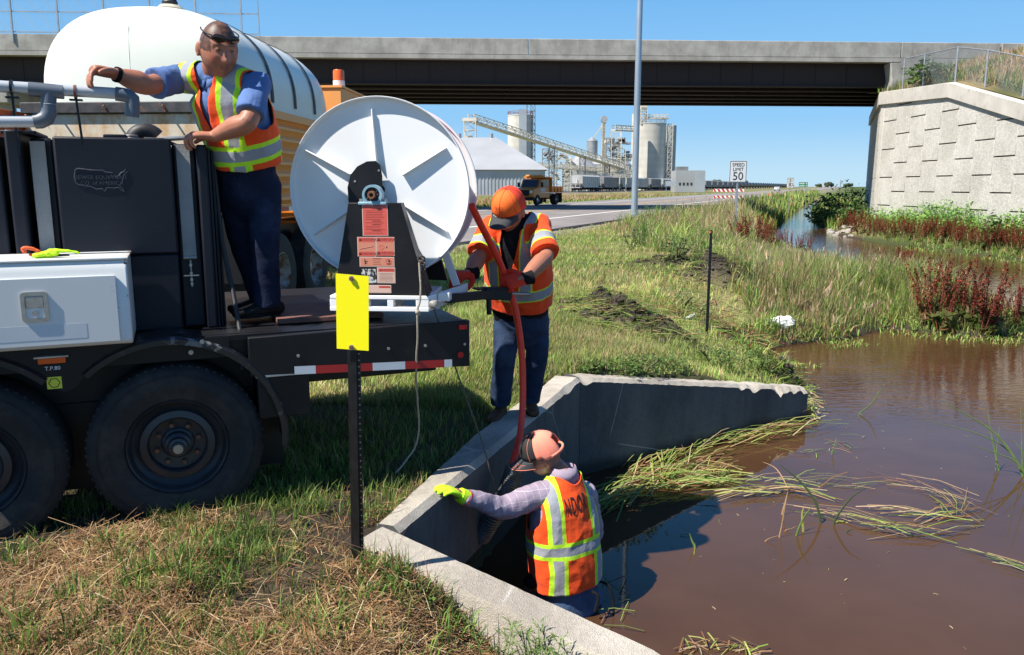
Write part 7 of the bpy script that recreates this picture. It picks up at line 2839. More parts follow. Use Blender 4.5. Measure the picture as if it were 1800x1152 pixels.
def scatter(n, x0, x1, y0, y1, prob, ypow=1.0):
    """random ground points; ypow>1 puts more of them near"""
    X = rng.uniform(x0, x1, n); Y = y0 + (y1 - y0) * rng.uniform(0, 1, n) ** ypow
    Z = hz(X, Y)
    p = prob(X, Y, Z) * infrustum(X, Y, Z)
    k = rng.uniform(0, 1, n) < p
    return np.stack([X[k], Y[k], Z[k]], 1)


def scatter_wedge(n, y0, y1, prob, ypow=1.0, m=1.1, side=(-1, 1)):
    Y = y0 + (y1 - y0) * rng.uniform(0, 1, n) ** ypow
    X = rng.uniform(side[0], side[1], n) * Y * (900 / FPX) * m
    Z = hz(X, Y)
    k = (rng.uniform(0, 1, n) < prob(X, Y, Z)) & infrustum(X, Y, Z)
    return np.stack([X[k], Y[k], Z[k]], 1)


def colmix(N, cols, wts, jit=.18):
    c = np.array(cols)[rng.choice(len(cols), N, p=np.array(wts) / sum(wts))]
    return c * (1 + rng.uniform(-jit, jit, (N, 1))) * (1 + rng.uniform(-.06, .06, (N, 3)))


G1 = (.13, .23, .042); G2 = (.23, .35, .07); G3 = (.075, .14, .028); GY = (.40, .44, .13)
S1 = (.46, .31, .16); S2 = (.34, .19, .085); S3 = (.56, .44, .27); S4 = (.22, .12, .055)

solid = lambda X, Y, Z: (Z > -.99) & ~inside(np.stack([X, Y], 1), POLY)


def offconc(X, Y):
    P_ = np.stack([X, Y], 1)
    c = np.array(HW0[:2]) - np.array(hn[:2]) * .02; e = np.array(HW1[:2]) + np.array(hn[:2]) * .17
    d = segdist(P_, tuple(c), tuple(e))
    d2 = segdist(P_, (WN.x - .05, WN.y - .15), (HW0.x - .15, HW0.y - .02))
    n3 = Vector((-(WF - HW1).y, (WF - HW1).x)).normalized() * .14
    d3 = segdist(P_, (HW1.x + n3.x, HW1.y + n3.y), (WF.x + n3.x, WF.y + n3.y))
    return (d > .155) & (d2 > .16) & (d3 > .13)


def wheelfree(X, Y):
    k = np.ones(len(X), bool)
    for (wx, wz) in WC + [(-1.1, 0)]:
        for yy in (.18, 1.9):
            c = tw(wx, yy, 0)
            dx = (X - c.x) * tu.x + (Y - c.y) * tu.y; dy = (X - c.x) * tn.x + (Y - c.y) * tn.y
            if wz: k &= ~((np.abs(dx) < .20) & (np.abs(dy) < .15))
    return k


# --- near bank: straw litter, soil showing, green tufts
nearleft = lambda X, Y, Z: (solid(X, Y, Z) & offconc(X, Y) & wheelfree(X, Y) & (Y < 5.4) & (X < 1.4)).astype(float)
patch = lambda X, Y, s, seed, a, b: sstep(vnoise(X, Y, s, seed), a, b)
pr = lambda X, Y, Z: nearleft(X, Y, Z) * np.clip(.02 + patch(X, Y, 2.6, 41, -.35, .25) + .10, 0, 1) * (1 - .75 * sstep(Y - (4.55 + .42 * X * .9), -.1, .5))
Pn = scatter_wedge(95000, 2.5, 5.2, pr, 1.2, side=(-1, .35))
N = len(Pn)
p1 = litter(Pn, rng.uniform(.03, .15, N) * (1 + (rng.uniform(0, 1, N) < .03) * 1.3), rng.uniform(.0014, .0034, N), rng.uniform(0, 2 * pi, N), rng.normal(0, .25, N), colmix(N, [S1, S2, S3, S4, (.16, .10, .06)], [2.4, 3.4, .7, 2.6, 1.8]))
put('straw_litter', [p1], m_straw)
pg_ = lambda X, Y, Z: nearleft(X, Y, Z) * np.clip(patch(X, Y, 3.1, 43, .0, .45) * (.25 + .75 * patch(X, Y, 9, 48, -.1, .3)) + .3 * patch(X, Y, 11, 44, .0, .5) - .3 * patch(X, Y, 1.9, 47, .1, .5), 0, 1)
# clustered green blades
Pt = scatter_wedge(7600, 2.5, 5.2, pg_, 1.15, side=(-1, .35))
k = 11
Pc = np.repeat(Pt, k, axis=0); N = len(Pc)
Pc = Pc + np.stack([rng.normal(0, .022, N), rng.normal(0, .022, N), np.zeros(N)], 1)
hh = np.repeat(rng.uniform(.03, .12, len(Pt)) * (1 + .5 * (rng.uniform(0, 1, len(Pt)) < .08)), k) * rng.uniform(.5, 1.2, N)
p2 = blades(Pc, hh, rng.uniform(.0025, .006, N), rng.uniform(0, 2 * pi, N), hh * rng.uniform(.15, .8, N), colmix(N, [G1, G2, G3, GY, (.10, .13, .04)], [3, 1.6, 3, .8, 2]) * np.repeat(rng.uniform(.6, 1.25, len(Pt)), k)[:, None], droop=.08)
Pf = scatter_wedge(20000, 2.5, 5.4, lambda X, Y, Z: nearleft(X, Y, Z) * .5, 1.15, side=(-1, .4)); N = len(Pf)
hh = rng.uniform(.015, .06, N)
p3 = blades(Pf, hh, rng.uniform(.002, .004, N), rng.uniform(0, 2 * pi, N), hh * rng.uniform(.2, 1, N), colmix(N, [G1, G3, S2, S4], [2, 2, 1.2, 1]))
put('bank_grass', [p2, p3], m_grass)

# --- shaded grass behind and under the trailer
und = lambda X, Y, Z: (solid(X, Y, Z) & offconc(X, Y) & wheelfree(X, Y) & (Y > 4.3)).astype(float) * np.clip(.35 + patch(X, Y, 2.2, 51, -.3, .4), 0, 1)
Pu = scatter_wedge(52000, 4.3, 10, und, 1.1, side=(-1, .3)); N = len(Pu)
hh = rng.uniform(.03, .11, N)
put('trailer_side_grass', [blades(Pu, hh, rng.uniform(.003, .006, N), rng.uniform(0, 2 * pi, N), hh * rng.uniform(.2, .9, N), colmix(N, [G1, G2, G3, GY, S1, S2], [3, 2, 2, 1, 1, 1]))], m_grass)

# --- mown verge out to the road
wb = lambda Y: np.maximum(-.6 - (Y - 12.8) * .44, -8.6)


def verge(X, Y, Z):
    w, l = wl(X, Y)
    md = np.ones(len(X))
    for (mx, my, rx, ry, an, h) in MOUNDS[:6]:
        dx, dy = X - mx, Y - my
        u = (dx * cos(an) + dy * sin(an)) / rx; v = (-dx * sin(an) + dy * cos(an)) / ry
        md *= 1 - .85 * np.exp(-(u * u + v * v) * 1.2)
    return (solid(X, Y, Z) & offconc(X, Y) & (w > -9.5) & (w < wb(Y) + .8)) * md * np.clip(.45 + patch(X, Y, 1.1, 61, -.5, .2), 0, 1)


parts = []
for (n_, a, b, ws) in ((90000, 6.5, 14, 1.0), (70000, 14, 36, 2.2), (16000, 34, 70, 6)):
    Pv = scatter_wedge(n_, a, b, verge, 1.3, side=(-.45, .6) if a < 30 else (0, .8)); N = len(Pv)
    s_ = 1 - patch(Pv[:, 0], Pv[:, 1], .9, 62, -.2, .6) * .6
    hh = rng.uniform(.04, .13, N) * (1 + .3 * patch(Pv[:, 0], Pv[:, 1], .7, 66, 0, .6))
    C = colmix(N, [G2, GY, (.26, .38, .09), S1, S3], [3.0, 3.2, 3, 1.4, .6])
    st_ = (rng.uniform(0, 1, N) > s_)[:, None]
    C = np.where(st_, colmix(N, [S1, S3, GY], [1, 1, 1]), C)
    C = C * (1.12 + .38 * vnoise(Pv[:, 0], Pv[:, 1], 2.4, 67) + .25 * vnoise(Pv[:, 0], Pv[:, 1], .8, 68))[:, None].clip(.5, 1.6)
    hh = hh * (1 + .6 * vnoise(Pv[:, 0], Pv[:, 1], 3.1, 69).clip(-.8, 1))
    parts.append(blades(Pv, hh, rng.uniform(.004, .008, N) * ws, rng.uniform(0, 2 * pi, N), hh * rng.uniform(.2, .9, N), C))
put('verge_grass', parts, m_grass)

# --- tall grass along the ditch


def tall(X, Y, Z):
    w, l = wl(X, Y)
    wch = np.maximum(3.2 - 0.13 * (Y - 28), -5) + .3
    left = ~((w > wch) & (Y > 20))
    return (solid(X, Y, Z) & (Y > 12.6) & (w > wb(Y)) & left & (w > -9.3)) * np.clip(.4 + patch(X, Y, 1.6, 71, -.5, .2), 0, 1) * sstep(Z, -.99, -.85)


parts = []
for (n_, a, b, ws) in ((110000, 12.6, 24, 1.0), (60000, 22, 46, 1.8), (24000, 44, 110, 4.5)):
    Pv = scatter_wedge(n_, a, b, tall, 1.1, side=(.05, 1.05)); N = len(Pv)
    edge = (sstep(wl(Pv[:, 0], Pv[:, 1])[0] - wb(Pv[:, 1]), 0, 2.2) * .7 + .3) * np.clip(natdist(Pv[:, :2]) * .5 + .25, 0, 1.1)
    fa_ = wl(Pv[:, 0], Pv[:, 1])[0]
    edge = edge * (1 - .55 * sstep(fa_, -4.5, -2.2) * sstep(Pv[:, 1], 15.5, 21))
    hh = rng.uniform(.4, 1.05, N) * edge * (.75 + .5 * patch(Pv[:, 0], Pv[:, 1], .8, 72, -.6, .6)) * (1 if a < 40 else 1.2)
    stp = patch(Pv[:, 0], Pv[:, 1], .55, 73, -.5, .5)
    dry = rng.uniform(0, 1, N) < (.16 + .5 * stp)
    C = np.where(dry[:, None], colmix(N, [S1, S3, (.50, .36, .22)], [2, 1.2, 2]), colmix(N, [G1, (.20, .32, .07), (.28, .36, .10)], [1.5, 3, 2.5]))
    tipc = np.where((rng.uniform(0, 1, N) < .42)[:, None], C * .5 + np.array([.42, .27, .17]) * .5, C)
    parts.append(blades(Pv, hh, rng.uniform(.006, .012, N) * ws, rng.uniform(0, 2 * pi, N), hh * rng.uniform(.08, .5, N), C, tipc))
    # seed heads: small fluffs at the tips
    K = rng.choice(N, N // 16, replace=False)
    Ph = Pv[K].copy(); Ph[:, 2] += hh[K] * .9
    h2 = rng.uniform(.08, .17, len(K))
    parts.append(blades(Ph, h2, rng.uniform(.014, .026, len(K)) * ws ** .6, rng.uniform(0, 2 * pi, len(K)), h2 * .5, colmix(len(K), [(.46, .30, .20), (.42, .30, .22), S3], [2, 2, 1])))
# long arching blades in clumps
for (n_, a, b, ws) in ((1500, 12.6, 24, 1.0), (900, 22, 42, 1.7)):
    Pt_ = scatter_wedge(n_, a, b, tall, 1.0, side=(.05, 1.05))
    k = 16
    Pc = np.repeat(Pt_, k, axis=0); N = len(Pc)
    Pc = Pc + np.stack([rng.normal(0, .07, N), rng.normal(0, .07, N), np.zeros(N)], 1)
    e_ = np.repeat(np.clip(natdist(Pt_[:, :2]) * .45 + .3, 0, 1.1) * rng.uniform(.55, 1.05, len(Pt_)) * (1 - .5 * sstep(wl(Pt_[:, 0], Pt_[:, 1])[0], -4.5, -2.2) * sstep(Pt_[:, 1], 15.5, 21)), k)
    hh = e_ * rng.uniform(.6, 1.1, N)
    cc = np.repeat(colmix(len(Pt_), [G1, G2, (.26, .40, .09), GY, (.10, .17, .05), S3], [2, 3, 3, 2, 1.5, 1.5]), k, axis=0)
    parts.append(blades(Pc, hh, rng.uniform(.009, .017, N) * ws, rng.uniform(0, 2 * pi, N), hh * rng.uniform(.2, .9, N), cc * (1 + rng.uniform(-.15, .15, (N, 1))), droop=.12))
put('tall_grass', parts, m_grass)
# grass hanging over the water's edge all round the spit and the far bank
Ne = 60000
Ye = 12.2 + 26 * rng.uniform(0, 1, Ne) ** 1.3; Xe = rng.uniform(.2, 1.05, Ne) * Ye * .66
dn_ = natdist(np.stack([Xe, Ye], 1)); ok = (dn_ < .5 + Ye * .01) & (Ye > 12.2)
Xe, Ye, dn_ = Xe[ok], Ye[ok], dn_[ok]
Ze = np.maximum(hz(Xe, Ye), -1.03); ok = infrustum(Xe, Ye, Ze) & (Ze < -.6)
Pe = np.stack([Xe[ok], Ye[ok], Ze[ok]], 1); N = len(Pe)
hh = rng.uniform(.08, .34, N) * (1 - .5 * (Pe[:, 2] < -1.0))
kk = patch(Pe[:, 0], Pe[:, 1], 2.2, 77, -.5, .1) > rng.uniform(0, 1, N)
Pe, hh = Pe[kk], hh[kk]; N = len(Pe)
put('waterside_grass', [blades(Pe, hh, rng.uniform(.008, .016, N) * (1 + Pe[:, 1] / 30), rng.uniform(0, 2 * pi, N), hh * rng.uniform(.3, 1.4, N), colmix(N, [G1, G2, (.26, .40, .09), GY, S1, (.22, .07, .04)], [2, 3, 3, 2, 1, .8]), droop=.25)], m_grass)

# --- grass on the far side of the road, towards the railway, and distant verge


def farside(X, Y, Z):
    w, l = wl(X, Y)
    return ((w < -25.5) & (w > -50)) * .9


Pv = scatter_wedge(60000, 60, 170, farside, 1.4, side=(-1, 1)); N = len(Pv)
dr_ = wl(Pv[:, 0], Pv[:, 1])[0] > -29
hh = rng.uniform(.2, .6, N) * np.where(dr_, .5, 1)
C = np.where(dr_[:, None], colmix(N, [G2, GY, G1], [2, 2, 1]), colmix(N, [S1, S3, S2, GY], [3, 2, 1.5, .7]))
put('far_verge_grass', [blades(Pv, hh, rng.uniform(.05, .12, N), rng.uniform(0, 2 * pi, N), hh * .4, C)], m_grass)

# --- right bank


def rbank(X, Y, Z):
    w, l = wl(X, Y)
    wch = np.maximum(3.2 - 0.13 * (Y - 28), -5) + .3
    lim = np.where(Y < 49.5, 22.0, 22.0 + (Y - 49) * .38)
    return (solid(X, Y, Z) & (w > wch) & (Y > 20) & (X < lim)) * 1.0


def leaves(P, size, C, npl=1):
    """flat leaf quads in random directions, facing mostly up"""
    N = len(P)
    az = rng.uniform(0, 2 * pi, N); ti = rng.normal(0, .5, N)
    d = np.stack([np.cos(az) * np.cos(ti), np.sin(az) * np.cos(ti), np.sin(ti)], 1) * size[:, None]
    s = np.stack([-np.sin(az), np.cos(az), rng.uniform(-.6, .6, N)], 1) * (size * .36)[:, None]
    V = np.stack([P - d * .5, P + s, P + d * .5 + np.array([0, 0, -.1]) * size[:, None], P - s], 1).reshape(-1, 3)
    k = np.arange(N) * 4
    return V, np.stack([k, k + 1, k + 2, k + 3], 1), None, np.repeat(C, 4, axis=0)


Pw = scatter_wedge(15000, 20, 50, lambda X, Y, Z: rbank(X, Y, Z) * sstep(Z, -.55, -.15), 1.0, side=(.6, 1.05)); n0 = len(Pw)
k = 13
Pl = np.repeat(Pw, k, axis=0); N = len(Pl)
hgt = np.repeat(rng.uniform(.35, 1.15, n0) * (.7 + .5 * patch(Pw[:, 0], Pw[:, 1], .9, 81, -.5, .5)), k)
Pl = Pl + np.stack([rng.normal(0, .16, N), rng.normal(0, .16, N), hgt * rng.uniform(.15, 1, N)], 1)
base = np.repeat(colmix(n0, [(.18, .34, .07), (.26, .44, .11), (.12, .24, .055)], [2, 2, 1], .25), k, axis=0)
put('broadleaf_weeds', [leaves(Pl, rng.uniform(.07, .17, N), base * (1 + rng.uniform(-.2, .2, (N, 1))))], m_leaf)
Pw = scatter_wedge(34000, 20, 50, lambda X, Y, Z: rbank(X, Y, Z) * sstep(Z, -.95, -.85) * (1 - .7 * sstep(Z, -.2, .2)), 1.1, side=(.5, 1.05)); N = len(Pw)
hh = rng.uniform(.15, .5, N)
put('ditch_bank_grass', [blades(Pw, hh, rng.uniform(.012, .024, N), rng.uniform(0, 2 * pi, N), hh * rng.uniform(.1, .5, N), colmix(N, [G1, G2, GY, S1, S3], [3, 3, 2, 1.4, .7]))], m_grass)
Pw = scatter_wedge(16000, 50, 260, lambda X, Y, Z: ((wl(X, Y)[0] > -9.3) & solid(X, Y, Z) & (X < 22 + (Y - 49) * .38)) * .9, 1.3, side=(.4, .75)); N = len(Pw)
hh = rng.uniform(.3, .8, N) * (1 + Pw[:, 1] / 300)
put('distant_ditch_grass', [blades(Pw, hh, rng.uniform(.05, .12, N) * (1 + Pw[:, 1] / 120), rng.uniform(0, 2 * pi, N), hh * .3, colmix(N, [G1, G2, GY, S1], [3, 3, 2, .8]))], m_grass)

# --- embankment grass behind the chain link fence
N = 26000
Xe = rng.uniform(22.9, 36, N); Ye = rng.uniform(24, 52, N)
Ze = np.array([emb_z(a, b) for a, b in zip(Xe, Ye)])
kk = infrustum(Xe, Ye, Ze); Pe = np.stack([Xe[kk], Ye[kk], Ze[kk] - .02], 1); N = len(Pe)
hh = rng.uniform(.2, .6, N)
stp = patch(Pe[:, 0], Pe[:, 1], .6, 91, -.4, .4)[:, None]
C = np.where(rng.uniform(0, 1, (N, 1)) < stp * .8 + .15, colmix(N, [S1, S3, (.5, .37, .24)], [2, 1, 2]), colmix(N, [G1, G2, (.10, .13, .05)], [2, 2, 2]))
put('embankment_grass', [blades(Pe, hh, rng.uniform(.02, .04, N), rng.uniform(0, 2 * pi, N), hh * rng.uniform(.1, .5, N), C)], m_grass)


def bush(name, label, cat, c, r, h, n, size, cols, group=None, stems=6, top=1.0):
    t = thing(name, label, cat, c, 0, group)
    u = rng.normal(0, 1, (n, 3)); u /= np.linalg.norm(u, axis=1)[:, None]
    rad = rng.uniform(.35, 1, n) ** .6
    lump = 1 + .28 * np.sin(u[:, 0] * 5 + c[0]) * np.cos(u[:, 1] * 4 + c[1]) + .2 * np.sin(u[:, 2] * 7)
    P_ = u * (rad * lump)[:, None] * np.array([r, r, h * .5]) + np.array([0, 0, h * .52])
    P_[:, 2] = np.maximum(P_[:, 2], .02)
    put('foliage', [leaves(P_, rng.uniform(.6, 1.3, n) * size, colmix(n, cols, [1] * len(cols), .3))], m_leaf, kind='stuff', parent=t)
    for k in range(stems):
        a = rnd.uniform(0, 2 * pi)
        MB().tube([(0, 0, -.05), (.3 * r * cos(a), .3 * r * sin(a), h * .4), (.6 * r * cos(a + .3), .6 * r * sin(a + .3), h * .8)], .012 + size * .05, 5).build('stem', m_stem, t)
    return t


m_stem = paint('green_brown_stem', (.10, .10, .04), .8)
BG = [(.085, .15, .04), (.11, .19, .05), (.06, .11, .03)]
q = at(1617, 158, 46); bush('sunflower_bush', 'dark leafy weed bush on top of the retaining wall behind the fence', 'bush', (q.x + .3, 46, emb_z(q.x, 46)), 1.1, 1.6, 420, .26, BG)
q = at(1646, 160, 45); bush('kochia_bush', 'feathery bright green bush on top of the retaining wall behind the fence', 'bush', (q.x + .4, 45, emb_z(q.x, 45)), .7, 1.15, 700, .09, [(.12, .2, .05), (.09, .16, .04)])
for i, (px, py, Y_, r, h) in enumerate([(1472, 366, 61, 2.0, 2.2), (1492, 358, 59, 1.9, 2.5), (1455, 378, 63, 1.6, 1.7), (1504, 372, 50, 1.2, 1.5), (1440, 384, 56, 1.0, 1.1)]):
    q = at(px, py, Y_)
    bush('shaded_shrub', ['dark leafy shrub in the bridge shade left of the abutment', 'tallest dark shrub touching the abutment wall under the bridge', 'low dark shrub nearest the ditch under the bridge', 'small green shrub at the foot of the retaining wall corner', 'smallest low shrub overhanging the ditch under the bridge'][i], 'shrub', (q.x, Y_, max(-.8, h1(q.x, Y_) - .1)), r, h, 500, .22, BG)
q = at(1752, 372, 33.5); bush('sunflower_plant', 'large leafed plant standing tall against the foot of the retaining wall', 'plant', (q.x - .1, 33.5, h1(q.x, 33.5)), .5, 1.5, 60, .26, BG, stems=3)

# rubble bank by the ditch
m_rock = paint('pale_rubble', (.30, .28, .25), .9, var=.2, vs=3, bump=.4, bs=12)
q = at(1462, 398, 47)
rb_ = []
b = MB()
for k in range(160):
    px = rnd.uniform(1438, 1500); Y_ = rnd.uniform(38, 52)
    q = at(px, 390, Y_)
    z = h1(q.x, Y_)
    if z < -1.05 or z > -.35: continue
    b.ball((q.x, Y_, z), (rnd.uniform(.12, .35), rnd.uniform(.12, .3), rnd.uniform(.07, .16)), 6, 4)
tag(b.build('rubble', m_rock), kind='stuff')


def ghit(px, py, lo=2.5, hi=80):
    r = ray(px, py)
    t = lo / r.y
    while t * r.y < hi:
        p = EYE + r * t
        if p.z <= max(h1(p.x, p.y), -1.0): return p
        t += max(.03, t * .004)
    return EYE + r * t


# --- curly dock, each plant a thing
DR = [(.20, .032, .016), (.14, .022, .012), (.26, .060, .028), (.10, .020, .012)]
docks = []
for v in range(6):
    parts = []
    ns = rnd.randint(4, 8)
    st = MB()
    for s_ in range(ns):
        a = rnd.uniform(0, 2 * pi); ln = rnd.uniform(.04, .42); H_ = rnd.uniform(.65, 1.05)
        foot = np.array([rnd.uniform(-.08, .08), rnd.uniform(-.08, .08), 0])
        tipv = foot + np.array([cos(a) * ln, sin(a) * ln, H_])
        st.tube([tuple(foot), tuple((foot + tipv) / 2 + np.array([cos(a) * ln * -.1, sin(a) * ln * -.1, 0])), tuple(tipv)], [.008, .006, .003], 4)
        nb_ = 95
        t_ = rng.uniform(.32, 1, nb_)
        rr = .032 * np.sin(np.clip((t_ - .3) / .7, 0, 1) * pi * .8 + .35)
        aa = rng.uniform(0, 2 * pi, nb_)
        P_ = foot + (tipv - foot) * t_[:, None] + np.stack([np.cos(aa) * rr, np.sin(aa) * rr, rng.uniform(-.01, .03, nb_)], 1)
        parts.append(leaves(P_, rng.uniform(.02, .045, nb_), colmix(nb_, DR, [2, 2, 1, 1], .3)))
    nl = 14
    aa = rng.uniform(0, 2 * pi, nl); P_ = np.stack([np.cos(aa) * .12, np.sin(aa) * .12, rng.uniform(.03, .3, nl)], 1)
    lf = leaves(P_, rng.uniform(.12, .22, nl), colmix(nl, [(.10, .12, .03), (.14, .07, .03)], [2, 1]))
    t = bpy.data.objects.new('dock_plant', None); COL.objects.link(t); t['category'] = 'plant'
    put('seed_heads', parts, m_dock, kind='stuff', parent=t)
    put('leaves', [lf], m_leaf, kind='stuff', parent=t)
    st.build('stalks', paint('dock_stalk', (.16, .045, .025), .8), t)
    docks.append(t)
dused = set()


def dock(px, py, s, label, group, Y_=None):
    p = ghit(px, py) if Y_ is None else at(px, py, Y_)
    v = rnd.randrange(6)
    o = docks[v]
    if v in dused: o = copy_tree(o)
    dused.add(v)
    zz = max(h1(p.x, p.y), -1.02)
    o.location = (p.x, p.y, zz - .02); o.rotation_euler = (0, 0, rnd.uniform(0, 6.28)); o.scale = (s, s, s)
    o['label'] = label; o['group'] = group
    return o


for k in range(84):
    x = 1476 + 330 * ((k + rnd.random()) / 84); y = 400 + (x - 1476) * .13 + rnd.uniform(-9, 9)
    dock(x, y, rnd.uniform(.8, 1.15), 'dark red dock plant in the band along the far bank of the ditch', 'dock plants along the far bank')
for k in range(11):
    dock(rnd.uniform(1296, 1345), rnd.uniform(424, 436), rnd.uniform(.85, 1.15), 'dark red dock plant in the tall grass right of the speed limit sign', 'dock plants right of the speed limit sign')
for k in range(15):
    dock(1352 + k * 5.2, rnd.uniform(432, 444), rnd.uniform(.6, .85), 'dark red dock plant on the grass edge by the blue water', 'dock plants by the blue water')
for k in range(13):
    dock(rnd.uniform(1535, 1602), rnd.uniform(486, 500), rnd.uniform(.85, 1.1), 'dark red dock plant in the clump at the middle of the grassy spit', 'dock plants on the middle of the spit')
for k in range(7):
    dock(1625 + k * 17 + rnd.uniform(-6, 6), rnd.uniform(560, 590), rnd.uniform(1.0, 1.5), 'tall dark red dock plant in the biggest clump, nearest the open water', 'dock plants nearest the open water')
for k in range(7):
    dock(rnd.uniform(1180, 1240), rnd.uniform(385, 425), rnd.uniform(.6, .85), 'brown red dock plant in the tall grass left of the speed limit sign', 'dock plants left of the speed limit sign')
for k in range(8):
    dock(rnd.uniform(1735, 1800), rnd.uniform(572, 588), rnd.uniform(.7, .95), 'dark red dock plant at the right end of the spit', 'dock plants at the right end of the spit')


# leafy weeds inside the tall grass and at the front edge of the cut area
wi = 0
for (px, py, r, h, n) in [(1195, 390, .55, .9, 260), (1222, 382, .5, .9, 220), (1150, 408, .45, .9, 260), (1170, 398, .5, .8, 220), (1260, 384, .6, .8, 220), (1110, 440, .4, .6, 200), (1190, 455, .5, .6, 240), (1235, 440, .5, .6, 220),
                          (1330, 372, .8, .8, 200), (1350, 385, .7, .7, 200)]:
    p = ghit(px, py)
    bush('leafy_weed', 'grey green bushy weed growing in the tall grass left of the ditch', 'plant', (p.x, p.y, p.z - .03), r, h, n, .075, [(.09, .13, .05), (.11, .16, .06), (.07, .10, .04)], group='bushy weeds in the tall grass', stems=3)
for (px, py, r, h) in [(1130, 655, .30, .22), (1085, 652, .28, .16), (1290, 648, .34, .35), (1330, 655, .26, .33), (1255, 642, .3, .28), (1230, 560, .3, .3), (1200, 540, .3, .28), (1350, 662, .2, .26), (1180, 648, .26, .15), (1035, 648, .2, .12)]:
    p = ghit(px, py)
    bush('low_weed', 'small bright green weed mat growing just behind the far wing wall', 'plant', (p.x, p.y, p.z - .02), r, h, 420, .035, [(.11, .19, .045), (.09, .15, .04), (.15, .22, .06)], group='low weeds behind the far wing wall', stems=2)

# --- dug up clods with flattened grass
clod = MB()
for (mx, my, rx, ry, an, h) in MOUNDS[:7]:
    for k in range(int(120 * rx + 24)):
        a = rnd.gauss(0, .55) * rx; c = rnd.gauss(0, .55) * ry
        x = mx + a * cos(an) - c * sin(an); y = my + a * sin(an) + c * cos(an)
        z = h1(x, y)
        if z < -1.02: continue
        s_ = rnd.uniform(.014, .055)
        R_ = Matrix.Rotation(rnd.uniform(0, 3), 3, 'Z') @ Matrix.Rotation(rnd.uniform(0, 1), 3, 'X')
        clod.ball((x, y, z + s_ * .3), (s_ * 1.4, s_, s_ * .8), 6, 5, R_)
m_clod = Mat('dug_soil'); n1 = m_clod.noise(8, 6, .7); n2 = m_clod.noise(60, 5, .8)
m_clod.base(m_clod.mix(n1.ramp(.35, .65), (.055, .047, .040), (.10, .085, .07)), .95, spec=.1); m_clod.bump(n1 + n2 * .6, 1.0, .03); m_clod = m_clod.m
clod.v = [tuple(Vector(v) + noise.noise_vector(Vector(v) * 21) * .022) for v in clod.v]
tag(clod.build('dirt_clods', m_clod), kind='stuff')
bq = at(1300, 578, 13.2)
n_ = 900
X = rng.normal(bq.x, .85, n_); Y = rng.normal(bq.y + .4, .8, n_); Z = hz(X, Y); k = Z > -1
P_ = np.stack([X[k], Y[k], Z[k] + .03], 1); n_ = len(P_)
put('cut_dock_debris', [litter(P_, rng.uniform(.1, .45, n_), rng.uniform(.006, .016, n_), rng.normal(-.2, .7, n_), rng.normal(0, .2, n_), colmix(n_, [(.22, .05, .03), (.14, .035, .02), S1, G1, (.08, .06, .05)], [2.4, 2, 1.2, 1.5, 2]))], m_dock)
parts = []
for (mx, my, rx, ry, an, h) in MOUNDS[:7]:
    n_ = int(420 * rx + 60)
    a = rng.normal(0, .7, n_) * rx; c = rng.normal(0, .85, n_) * ry
    X = mx + a * cos(an) - c * sin(an); Y = my + a * sin(an) + c * cos(an); Z = hz(X, Y)
    k = Z > -1
    P_ = np.stack([X[k], Y[k], Z[k] + .02], 1); n_ = len(P_)
    parts.append(litter(P_, rng.uniform(.2, .6, n_), rng.uniform(.006, .013, n_), rng.normal(an + .2, .5, n_), rng.normal(0, .12, n_), colmix(n_, [G1, G2, GY, S1, (.12, .13, .07), (.25, .07, .04)], [2, 2, 2, 1, 2, .5])))
put('flattened_grass', parts, m_grass)

# --- reeds floating on and standing in the water


def reedline(pts, n, spread, L0, L1, w0, w1, cols, wts, zmax=.05, along=.35):
    P_ = catmull([gnd(px, py, -1) for px, py in pts], 8)
    out = []
    PP = []; AZ = []
    for _ in range(n):
        i = rnd.randrange(len(P_) - 1)
        d = (P_[i + 1] - P_[i])
        q = P_[i] + d * rnd.random() + Vector((rnd.gauss(0, spread), rnd.gauss(0, spread), 0))
        PP.append((q.x, q.y, -1 + rnd.uniform(.0, zmax))); AZ.append(atan2(d.y, d.x) + rnd.gauss(0, along))
    N = n
    return litter(np.array(PP), rng.uniform(L0, L1, N), rng.uniform(w0, w1, N), np.array(AZ), rng.normal(0, .04, N), colmix(N, cols, wts))


